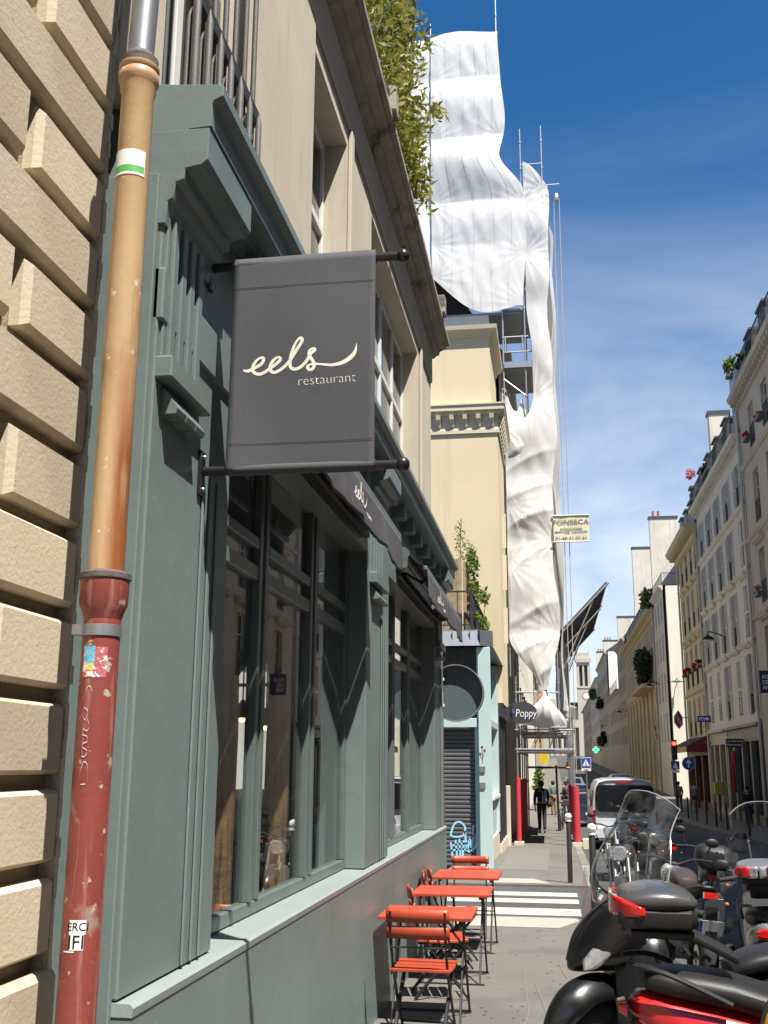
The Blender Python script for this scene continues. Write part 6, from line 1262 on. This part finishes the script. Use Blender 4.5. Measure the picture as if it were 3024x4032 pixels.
# ============================================================ people
M_skin = mat('skin', (0.42, 0.25, 0.17), rough=0.6, var=0.05); M_hairb = mat('black_hair', (0.012, 0.010, 0.009), rough=0.7, var=0.2, bump=0.4, bs=90)
def skin_mesh(name, vr, edges, m, parent, sub=1):
    me = bpy.data.meshes.new(name); me.from_pydata([v[:3] for v in vr], edges, []); me.materials.append(m)
    o = bpy.data.objects.new(name, me); COL.objects.link(o); o.parent = parent
    k = o.modifiers.new('skin', 'SKIN'); k.use_smooth_shade = True
    for i, v in enumerate(vr):
        sv = me.skin_vertices[0].data[i]; r = v[3]; sv.radius = (r if not isinstance(r, tuple) else r[0], r if not isinstance(r, tuple) else r[1]); sv.use_root = (i == 0)
    s = o.modifiers.new('sub', 'SUBSURF'); s.levels = sub; s.render_levels = sub
    return o
def person(label, loc, rz, top, pants, shoes, stride=0.0, arms=(0, 0), elbow=(0.1, 0.1), hair=M_hairb, height=1.76, headtilt=0.0, coat=False, shorts=False, extra=None):
    t = thing('person', label, 'person', loc, rz, local=True); t.scale = (height/1.76,)*3
    hip = 0.93; L1, L2 = 0.44, 0.43
    def leg(s, a):
        h = Vector((s*0.085, 0, hip)); k = h+Vector((0.0, math.sin(a)*L1, -math.cos(a)*L1)); a2 = a-(0.35*abs(a)+0.04 if a < 0 else 0.08); an = k+Vector((0, math.sin(a2)*L2, -math.cos(a2)*L2)); return h, k, an, an+Vector((0, 0.15, -0.045))
    def arm(s, a, el):
        sh = Vector((s*0.185, 0, 1.42)); e = sh+Vector((s*0.05, math.sin(a)*0.29, -math.cos(a)*0.29)); a2 = a+el; w = e+Vector((-s*0.01, math.sin(a2)*0.25, -math.cos(a2)*0.25)); hd = w+Vector((-s*0.01, math.sin(a2)*0.10, -math.cos(a2)*0.10)); return sh, e, w, hd
    ll, rl = leg(-1, stride), leg(1, -stride); la, ra = arm(-1, arms[0], elbow[0]), arm(1, arms[1], elbow[1]); ht = headtilt
    V = [(0, 0, 0.98, (0.15, 0.10)), (0, -0.005, 1.15, (0.13, 0.095)), (0, -0.01, 1.34, (0.155, 0.105)), (0, 0, 1.48, 0.062), (0, 0.01+0.05*ht, 1.55, 0.055), (0, 0.02+0.12*ht, 1.62, (0.080, 0.095)), (0, 0.02+0.16*ht, 1.71, (0.072, 0.085)), (0, 0.115+0.14*ht, 1.60, 0.016)]
    E_ = [(0, 1), (1, 2), (2, 3), (3, 4), (4, 5), (5, 6), (5, 7)]
    for (h, k, an, to) in (ll, rl):
        n = len(V); V += [(*h, 0.095), (*k, 0.062), (*an, 0.042), (*to, 0.032)]; E_ += [(0, n), (n, n+1), (n+1, n+2), (n+2, n+3)]
    for (sh, e, w, hd) in (la, ra):
        n = len(V); V += [(*sh, 0.062), (*e, 0.042), (*w, 0.028), (*hd, (0.034, 0.018)), (*(hd+Vector((0, 0.03, -0.06))), 0.009), (*(hd+Vector((0.015, 0.005, -0.07))), 0.009), (*(hd+Vector((-0.015, 0.005, -0.07))), 0.009), (*(w+Vector((0, 0.045, -0.06))), 0.010)]
        E_ += [(2, n), (n, n+1), (n+1, n+2), (n+2, n+3), (n+3, n+4), (n+3, n+5), (n+3, n+6), (n+2, n+7)]
    skin_mesh('body', V, E_, M_skin, t)
    for s in (-1, 1): MB().ball((s*0.03, 0.103+0.15*ht, 1.635), 0.009, nu=8, nv=6).build('eye', M_black, t, True)
    J = [(0, 0, 0.95 if not coat else 0.86, (0.175, 0.125)), (0, -0.005, 1.15, (0.155, 0.115)), (0, -0.01, 1.34, (0.18, 0.125)), (0, 0, 1.475, (0.085, 0.075))]; JE = [(0, 1), (1, 2), (2, 3)]
    for (sh, e, w, hd) in (la, ra):
        n = len(J); J += [(*sh, 0.078), (*e, 0.060), (*(w*0.9+e*0.1), 0.045)]; JE += [(2, n), (n, n+1), (n+1, n+2)]
    skin_mesh('jacket', J, JE, top, t)
    P = [(0, 0, 0.99, (0.155, 0.115))]; PE = []
    for (h, k, an, to) in (ll, rl):
        n = len(P); kk = k if not shorts else h*0.35+k*0.65
        P += [(*h, 0.102), (*kk, 0.075)]; PE += [(0, n), (n, n+1)]
        if not shorts: P.append((*(an+Vector((0, 0, 0.03))), 0.058)); PE.append((n+1, n+2))
    skin_mesh('trousers', P, PE, pants, t)
    for (h, k, an, to) in (ll, rl): skin_mesh('shoe', [(*(an+Vector((0, -0.03, -0.02))), 0.05), (*(an+Vector((0, 0.06, -0.035))), 0.046), (*to, 0.038)], [(0, 1), (1, 2)], shoes, t)
    MB().ball((0, -0.005+0.14*ht, 1.665), 0.108, (0.95, 1.05, 1.05), 16, 10).build('hair', hair, t, True)
    for s in (-1, 1): MB().ball((s*0.085, 0.02+0.12*ht, 1.62), 0.02, (0.5, 0.8, 1.3), 8, 6).build('ear', M_skin, t, True)
    return t
def cloth(name, c, **k): return mat(name, c, rough=0.85, var=0.15, vs=8, bump=0.1, bs=30, **k)
M_navy = cloth('navy_jacket', (0.014, 0.017, 0.028)); M_blkp = cloth('black_trousers', (0.015, 0.015, 0.017)); M_shoe = mat('dark_shoe', (0.03, 0.02, 0.018), rough=0.6)
wm = person('person walking away in a dark jacket with pale patterned side and black trousers', (-0.50, 40.0, gz(40)), R(0), M_navy, M_blkp, M_shoe, stride=0.22, arms=(-0.25, 0.25), elbow=(0.3, 0.5), height=1.84)
M_patw = mat('pale_pattern_cloth', (0.42, 0.45, 0.58), rough=0.85, var=0.5, vs=14)
for (a, b_, z0, z1) in ((0.02, 0.07, 1.0, 1.40), (0.10, 0.17, 0.98, 1.46)):
    MB().grid(lambda u, v: (a+(b_-a)*u, -0.132-0.012*math.sin(v*2.5)+0.25*(a+(b_-a)*u)**2, z0+(z1-z0)*v), 4, 8).build('pale_panel', M_patw, wm, True, solid=0.01)
bg_ = thing('shoulder_bag', 'dark rolled jacket carried under the arm of the walking person', 'bag', (-0.22, 39.95, gz(40)+1.05)); MB().ball((-0.22, 39.95, gz(40)+1.05), 0.13, (0.9, 0.8, 1.1), 14, 10).build('cloth_roll', cloth('slate_cloth', (0.03, 0.035, 0.045)), bg_, True)
ph = person('person in a plum jacket and jeans looking down at a phone under the scaffold', (0.45, 58, gz(58)), R(-80), cloth('plum_jacket', (0.045, 0.032, 0.05)), cloth('blue_jeans', (0.03, 0.045, 0.085)), M_shoe, stride=0.04, arms=(0.35, 0.4), elbow=(1.3, 1.3), headtilt=0.8, height=1.82)
phn = MB().obox((0.45+0.42, 57.93, gz(58)+1.20), 0.02, 0.08, 0.15).build('phone', M_black); tag(phn, 'dark phone held by the person in the plum jacket', 'phone')
person('person in a grey green top standing behind the dark street post', (-0.12, 60, gz(60)), R(40), cloth('sage_top', (0.10, 0.16, 0.14)), cloth('tan_trousers', (0.22, 0.13, 0.06)), M_shoe, stride=0.05, arms=(0.1, 0.3), height=1.80)
person('person in a lilac shirt walking on the right pavement past the traffic light', (7.15, 66, gz(66)), R(8), cloth('lilac_shirt', (0.20, 0.19, 0.24)), cloth('dim_trousers', (0.05, 0.05, 0.06)), M_shoe, stride=0.18, arms=(-0.2, 0.2), height=1.72)
person('person in a blue shirt and shorts walking right of the traffic light', (8.0, 65.5, gz(65.5)), R(-5), cloth('blue_shirt', (0.14, 0.17, 0.26)), cloth('dark_shorts', (0.03, 0.03, 0.04)), M_shoe, stride=0.15, arms=(-0.15, 0.2), height=1.72, shorts=True)
person('person in dark clothes standing before the vape shop on the right pavement', (8.35, 50, gz(50)), R(5), cloth('charcoal_shirt', (0.022, 0.026, 0.032)), M_blkp, M_shoe, stride=0.10, arms=(-0.1, 0.15), height=1.74)

# ============================================================ signs and lamps
M_sblue = mat('sign_blue', (0.02, 0.07, 0.40), rough=0.35, var=0.03); M_swhite = mat('sign_white_film', (0.78, 0.78, 0.78), rough=0.35, var=0.02); M_pole = mat('pole_grey', (0.16, 0.15, 0.15), rough=0.5, var=0.1)
def crossing_sign(x, y, z, s, label, group=None):
    t = thing('crossing_sign', label, 'sign', (x, y, gz(y)))
    MB().tube((x, y+0.03, gz(y)), (x, y+0.03, z+s/2), 0.025, n=8).build('post', M_pole, t, True)
    MB().box(x-s/2, x+s/2, y-0.01, y, z-s/2, z+s/2).build('panel_border', M_swhite, t, bevel=0.004); MB().box(x-s*0.46, x+s*0.46, y-0.014, y-0.0105, z-s*0.46, z+s*0.46).build('panel', M_sblue, t)
    MB().prism([(x-s*0.38, z-s*0.34), (x+s*0.38, z-s*0.34), (x, z+s*0.36)], 'y', y-0.018, y-0.0145).build('triangle', M_swhite, t)
    f = MB(); f.ball((x, y-0.02, z+s*0.12), s*0.05, (1, 0.1, 1), 8, 6); f.path([(x, y-0.02, z+s*0.08), (x, y-0.02, z-s*0.08), (x-s*0.09, y-0.02, z-s*0.26)], s*0.025, 5); f.path([(x, y-0.02, z-s*0.08), (x+s*0.09, y-0.02, z-s*0.26)], s*0.022, 5)
    for k in range(4): f.box(x-s*0.27+k*s*0.15, x-s*0.20+k*s*0.15, y-0.0205, y-0.0185, z-s*0.32, z-s*0.27)
    f.build('walking_figure', M_ink, t)
    b = MB().box(x-s*0.48, x+s*0.48, y-0.01, y, z-s*0.82, z-s*0.56).build('lower_plate', M_swhite, t, bevel=0.004)
    MB().prism([(x-s*0.25, z-s*0.75), (x+s*0.25, z-s*0.75), (x+s*0.14, z-s*0.66), (x-s*0.14, z-s*0.66)], 'y', y-0.014, y-0.0105).build('hump_symbol', M_ink, b)
crossing_sign(1.13, 40.0, 1.72, 0.36, 'blue square pedestrian crossing sign with hump plate left of the van')
tl = thing('traffic_light', 'traffic light showing red on the right pavement', 'traffic light', (6.4, 60, gz(60)))
MB().tube((6.4, 60.1, gz(60)), (6.4, 60.1, 1.9), 0.06, n=12).build('post', M_boll, tl, True); MB().box(6.25, 6.55, 60.0, 60.2, 1.92, 2.98).build('housing', M_boll, tl, bevel=0.03)
MB().lathe([(0.10, 59.985), (0.10, 59.999)], (6.4, 0, 2.78), 'y', n=20).build('red_lamp', mat('red_glow', (0.8, 0.02, 0.02), emit=((1.0, 0.02, 0.015), 9), var=0), tl)
for z in (2.46, 2.14): MB().lathe([(0.10, 59.985), (0.10, 59.999)], (6.4, 0, z), 'y', n=20).build('dark_lamp', M_black, tl)
for z in (2.78, 2.46, 2.14): MB().grid(lambda u, v: (6.4+0.115*math.cos(math.pi*u), 59.995-0.12*v, z+0.115*math.sin(math.pi*u)), 10, 2).build('visor', M_boll, tl, True, solid=0.006)
b = MB().box(6.18, 6.62, 59.95, 59.97, 1.42, 1.86).build('crossing_panel', M_sblue, tl); MB().prism([(6.25, 1.48), (6.55, 1.48), (6.4, 1.80)], 'y', 59.94, 59.949).build('triangle', M_swhite, b); MB().box(6.2, 6.6, 59.95, 59.97, 1.26, 1.40).build('lower_plate', M_swhite, tl)
ar = thing('arrow_sign', 'round blue sign with a white upward arrow beside the traffic light', 'sign', (7.1, 60, gz(60)))
MB().tube((7.1, 60.05, gz(60)), (7.1, 60.05, 2.0), 0.03, n=8).build('post', M_pole, ar, True); MB().lathe([(0.345, 60.0), (0.345, 60.012)], (7.1, 0, 1.74), 'y', n=32).build('rim', M_swhite, ar); d_ = MB().lathe([(0.325, 59.992), (0.325, 59.999)], (7.1, 0, 1.74), 'y', n=32).build('disc', M_sblue, ar)
b = MB(); b.box(7.065, 7.135, 59.98, 59.99, 1.52, 1.84); b.build('arrow_shaft', M_swhite, ar); MB().prism([(6.95, 1.78), (7.0, 1.73), (7.1, 1.84), (7.2, 1.73), (7.25, 1.78), (7.1, 1.96)], 'y', 59.978, 59.988).build('arrow_head', M_swhite, ar)
tb = thing('tobacco_sign', 'red lozenge sign projecting from the ochre building', 'sign', (8.3, 74.2, 4.6))
MB().prism([(8.30-0.30, 4.85), (8.30, 5.25), (8.30+0.26, 4.35+0.45), (8.30+0.26, 4.30), (8.30, 3.98), (8.30-0.30, 4.40)], 'y', 74.1, 74.25).build('lozenge_rim', mat('sign_cream', (0.55, 0.42, 0.36), var=0), tb); MB().prism([(8.05, 4.83), (8.30, 5.17), (8.52, 4.77), (8.52, 4.33), (8.30, 4.06), (8.05, 4.43)], 'y', 74.08, 74.099).build('lozenge', mat('tobacco_red', (0.22, 0.01, 0.03), rough=0.4, var=0.1), tb)
text('lettering', 'TABAC', 0.28, M_swhite, tb, (8.29, 74.07, 4.6), '-y', rot=R(-62), offset=-0.004); MB().tube((8.55, 74.2, 4.75), (9.0, 74.2, 4.75), 0.02).build('arm', M_iron, tb)
ct = thing('carrot_sign', 'orange carrot shaped shop sign hanging on the arcaded building', 'sign', (8.75, 95.5, 3.9))
b = MB().prism([(8.55, 4.35), (8.75, 4.55), (8.95, 4.25), (9.0, 3.75), (8.95, 3.15), (8.8, 3.5), (8.62, 3.9)], 'y', 95.45, 95.5).build('board', M_swhite, ct); MB().prism([(8.6, 4.3), (8.75, 4.45), (8.88, 4.2), (8.92, 3.75), (8.91, 3.35), (8.80, 3.65), (8.68, 3.95)], 'y', 95.43, 95.449).build('carrot', mat('carrot_orange', (0.60, 0.16, 0.03), var=0.3, vs=8), ct); MB().prism([(8.68, 4.45), (8.78, 4.45), (8.72, 4.95), (8.62, 5.0)], 'y', 95.44, 95.49).build('leaves', mat('print_green', (0.04, 0.10, 0.03), var=0.2), ct)
px2 = thing('pharmacy_cross', 'glowing green pharmacy cross far down the street', 'sign', (7.8, 208, 4.4))
M_gg = mat('green_glow', (0.05, 0.8, 0.2), emit=((0.04, 1.0, 0.18), 3.0), var=0)
for (dx, dz) in ((0, 0.36), (0, -0.36), (0.36, 0), (-0.36, 0)): MB().lathe([(0.24, 207.9), (0.24, 208)], (7.8+dx, 0, 4.4+dz), 'y', n=12).build('green_lamp', M_gg, px2)
MB().box(7.6, 8.9, 208.0, 208.1, 4.3, 4.5).build('arm', M_iron, px2)
def wlamp(x0, x1, y, z, label, sgn=1):
    t = thing('wall_lamp', label, 'lamp', (x0, y, z), group='wall mounted street lamps')
    MB().path(spline([(x0, y, z-0.05), ((x0*0.6+x1*0.4), y, z+0.12), (x1+0.05*(1 if x0 > x1 else -1), y, z+0.22), (x1, y, z+0.02)], 5), 0.035, 8).build('arm', M_boll, t, True)
    MB().lathe([(0.05, z+0.05), (0.10, z+0.02), (0.27, z-0.10), (0.31, z-0.20), (0.31, z-0.22)], (x1, y, 0), n=22).build('shade', M_boll, t, True); MB().lathe([(0.28, z-0.215), (0.24, z-0.27), (0.1, z-0.30)], (x1, y, 0), n=18).build('diffuser', M_swhite, t, True)
wlamp(9.0, 8.22, 57.8, 8.3, 'black wall lamp on a curved arm across the shuttered facade')
wlamp(9.0, 8.2, 93.5, 8.4, 'black wall lamp on a long arm under the planted balcony'); wlamp(9.0, 8.1, 135, 8.1, 'small wall lamp farther up the right side'); wlamp(9.0, 8.1, 186, 8.0, 'tiny wall lamp far up the right side')
t_ = thing('gable_lamp', 'saucer shaped street lamp fixed to the sunlit cream gable', 'lamp', (9.6, 86.4, 7.6)); MB().lathe([(0.05, 8.25), (0.10, 8.12), (0.45, 8.0), (0.45, 7.96), (0.1, 7.9)], (9.62, 85.6, 0), n=20).build('shade', M_pole, t_, True); MB().path([(9.35, 86.45, 6.6), (9.5, 86.0, 7.5), (9.62, 85.6, 7.9)], 0.03, 6).build('arm', M_pole, t_, True)
fd = thing('blue_shop_sign', 'blue projecting sign with white letters FDJ beside the ochre building', 'sign', (8.6, 64.4, 4.25)); MB().box(8.25, 8.98, 64.3, 64.45, 4.08, 4.44).build('board', mat('royal_blue', (0.012, 0.02, 0.30), rough=0.4, var=0.05), fd); text('lettering', 'FDJ', 0.26, M_swhite, fd, (8.50, 64.29, 4.26), '-y', shear=0.2, offset=0.003); MB().ball((8.80, 64.29, 4.26), 0.09, (1, 0.1, 1), 12, 8).build('clover_mark', M_swhite, fd)
cg = thing('black_shop_sign', 'small black sign with two lines of white lettering on the vape shop', 'sign', (8.6, 54, 2.7)); MB().box(8.18, 8.98, 53.95, 54.05, 2.50, 2.90).build('board', M_black, cg); text('lettering', 'La cigarette', 0.155, M_swhite, cg, (8.58, 53.94, 2.79), '-y', offset=0.002); text('lettering', 'électronique', 0.155, M_swhite, cg, (8.58, 53.94, 2.62), '-y', offset=0.002)
fr_ = thing('navy_banner_sign', 'navy sign with white capitals on the grey stone building at the right edge', 'sign', (8.7, 45, 5)); MB().box(8.30, 9.0, 44.95, 45.05, 4.50, 5.40).build('board', mat('navy_sign', (0.012, 0.02, 0.06), rough=0.5, var=0.05), fr_)
for i, w_ in enumerate(('FOUR', 'DES', 'AME')): text('lettering', w_, 0.22, M_swhite, fr_, (8.40, 44.94, 5.13-0.21*i), '-y', align='LEFT', sx=0.85, offset=0.004)
aw = thing('cafe_awning', 'dark sloping awning with yellow valance over the corner cafe', 'awning', (8.5, 69, 3)); MB().add([(9.0, 66.0, 3.35), (9.0, 75.0, 3.35), (7.75, 75.0, 2.75), (7.75, 66.0, 2.75)], [(0, 1, 2, 3)]).build('canopy', mat('dark_canvas', (0.02, 0.02, 0.022), rough=0.8), aw, solid=0.02); MB().box(7.73, 7.75, 66, 75, 2.40, 2.74).build('valance', mat('yellow_canvas', (0.42, 0.28, 0.05), rough=0.8, var=0.2, vs=2), aw)
MB().add([(7.75, 66.0, 2.75), (9.0, 66.0, 3.35), (9.0, 66.0, 2.4), (7.75, 66.0, 2.4)], [(0, 1, 2, 3)]).build('side_cloth', mat('maroon_canvas', (0.16, 0.02, 0.03), rough=0.8, var=0.1), aw, solid=0.01)
bx_ = thing('letter_box', 'small yellow letter box on a post outside the shops', 'letter box', (7.9, 55, gz(55))); MB().box(7.65, 8.1, 54.9, 55.2, 0.25, 0.85).build('box', mat('post_yellow', (0.42, 0.32, 0.03), rough=0.5, var=0.1), bx_, bevel=0.03); MB().tube((7.88, 55.05, gz(55)), (7.88, 55.05, 0.25), 0.05).build('post', M_boll, bx_)
pn = thing('red_pennant', 'narrow red vertical flag in front of the shop window', 'flag', (8.75, 56, 1.2)); MB().grid(lambda u, v: (8.72+0.16*u, 56-0.03*math.sin(u*4+v*5), 0.35+2.0*v), 4, 10).build('cloth', mat('red_flag', (0.55, 0.02, 0.04), rough=0.7, var=0.05), pn, True, solid=0.01)
ys = thing('yellow_shop_sign', 'small yellow sign hanging in the scaffold tunnel', 'sign', (-0.45, 47, 1.95)); MB().box(-0.62, -0.26, 46.95, 47.0, 1.72, 2.10).build('board', mat('sign_yellow', (0.75, 0.52, 0.02), rough=0.5, var=0.1), ys); MB().tube((-1.5, 47, 2.14), (-0.3, 47, 2.14), 0.02).build('arm', M_iron, ys)
# street post and bicycle in the tunnel
sp_ = MB().tube((0.11, 42.2, gz(42.2)), (0.06, 42.2, 1.62), 0.05, 0.045, n=10).build('street_post', M_boll, None, True); tag(sp_, 'thin dark post standing in the pavement beyond the scaffold', 'post')
def bicycle(label, loc, rz, lean):
    t = thing('bicycle', label, 'bicycle', loc, rz, local=True); t.rotation_euler = (lean, 0, rz)
    for x in (-0.5, 0.52):
        w = MB().torus((x, 0, 0.34), 0.325, 0.018, 'y', 28, 6).build('wheel', M_rub, t, True); sp = MB()
        for k in range(10): a = math.pi*k/5; sp.tube((x, 0, 0.34), (x+0.31*math.cos(a), 0, 0.34+0.31*math.sin(a)), 0.003, n=4)
        stuff(sp.build('spokes', M_alloy, w))
    f = MB(); A, B, C, D = (-0.5, 0, 0.34), (-0.02, 0, 0.30), (-0.16, 0, 0.82), (0.34, 0, 0.84)
    for p, q in ((A, B), (B, C), (C, D), (B, D), (A, C), (D, (0.52, 0, 0.34))): f.tube(p, q, 0.016, n=8)
    f.build('frame', M_boll, t, True); MB().path([(0.30, -0.27, 1.0), (0.34, -0.1, 1.02), (0.34, 0.1, 1.02), (0.30, 0.27, 1.0)], 0.013, 6).build('handlebar', M_chrome, t, True); MB().tube((0.34, 0, 0.84), (0.34, 0, 1.02), 0.014).build('stem', M_chrome, t)
    MB().loft([sec(-0.28, 0.93, 0.07, 0.03), sec(-0.16, 0.93, 0.06, 0.03), sec(0.0, 0.925, 0.02, 0.02)]).build('saddle', M_seatv, t, True); MB().tube((-0.16, 0, 0.80), (-0.17, 0, 0.92), 0.013).build('seat_post', M_chrome, t)
bicycle('bicycle leaning on the thin dark street post', (0.20, 43.0, gz(43)), R(85), R(6)); bicycle('bicycle parked at the kerb beyond the scaffold', (0.35, 50, gz(50)), R(80), R(-5))
# ============================================================ balcony plants
M_redf = leafmat('red_flower', (0.45, 0.01, 0.015), (0.60, 0.03, 0.03)); M_pinkf = leafmat('pink_flower', (0.50, 0.18, 0.24), (0.62, 0.30, 0.34))
def bush(label, c, r, n, size, m, cat='plant', group='balcony plants'):
    t = thing('balcony_plant', label, cat, (c[0], c[1], c[2]-r[2]), group=group); b = MB(); rg = random.Random(int(c[1]*37+c[2]*11)); k = max(3, int(r[1]*4))
    for q in range(k):
        cc_ = (c[0]+rg.uniform(-0.4, 0.4)*r[0], c[1]+rg.uniform(-0.85, 0.85)*r[1], c[2]+rg.uniform(-0.6, 0.75)*r[2]); f_ = rg.uniform(0.25, 0.6)
        leaves(b, cc_, (r[0]*0.8, max(r[1]*0.35, r[2]*0.5)*f_*1.6, r[2]*f_*1.2), max(8, n//k), size, narrow=0.5)
    b.build('foliage', m, t, fix=False)
    MB().box(c[0]-min(0.15, r[0]), c[0]+min(0.15, r[0]), c[1]-r[1]*0.8, c[1]+r[1]*0.8, c[2]-r[2]-0.12, c[2]-r[2]+0.04).build('planter', M_slate, t)
bush('dense dark shrubs filling the balcony of the arcaded building', (8.3, 101.5, 10.2), (0.5, 4.6, 1.45), 2200, 0.34, M_leafd)
bush('leafy green shrub spilling from the roof balcony of the arcaded building', (8.7, 97.5, 16.2), (0.5, 1.8, 0.9), 700, 0.30, M_leaf2)
for i, y in enumerate((66.3, 68.7, 71.1, 73.5)): bush('red geraniums in the window box of the ochre building, %s from the right' % ('first', 'second', 'third', 'fourth')[i], (8.78, y, 7.65), (0.12, 0.6, 0.16), 160, 0.14, M_redf)
bush('pink flowering shrub on the roof balcony of the shuttered building', (8.5, 62.5, 18.1), (0.25, 0.5, 0.5), 160, 0.16, M_pinkf)
bush('green plants on the roof balcony of the shuttered building', (8.75, 58, 17.6), (0.15, 1.6, 0.3), 260, 0.18, M_leafd); bush('small green plant on the roof balcony end of the grey stone building', (8.55, 48.0, 19.6), (0.2, 0.3, 0.4), 90, 0.22, M_leaf2); bush('dark plants along the roof railing of the grey stone building', (8.75, 45.5, 19.0), (0.15, 1.6, 0.35), 260, 0.18, M_leafd)
bush('pink flowers in the lowest window box of the grey stone building', (8.75, 46.2, 8.9), (0.12, 0.55, 0.16), 120, 0.12, M_pinkf); bush('red flowers in the upper window box of the grey stone building', (8.75, 46.2, 15.75), (0.12, 0.5, 0.14), 100, 0.12, M_redf); bush('red flowers in the middle window box of the grey stone building', (8.75, 43.2, 15.75), (0.12, 0.5, 0.14), 100, 0.12, M_redf)
bush('bright shrub on a far balcony near the church', (7.9, 215, 15.2), (0.6, 2, 1.0), 260, 0.6, M_leaf2); bush('green shrub in a tub beside the sunlit left facade', (-0.9, 66, 0.4), (0.35, 0.5, 0.9), 500, 0.16, M_leaf2)
for i, (y, z) in enumerate(((190, 6.2), (200, 5.8), (196, 12.2))): bush('dark hanging plants on a distant balcony, %s of three' % ('left', 'middle', 'upper')[i], (8.4, y, z), (0.5, 2.2, 0.8), 300, 0.5, M_leafd)
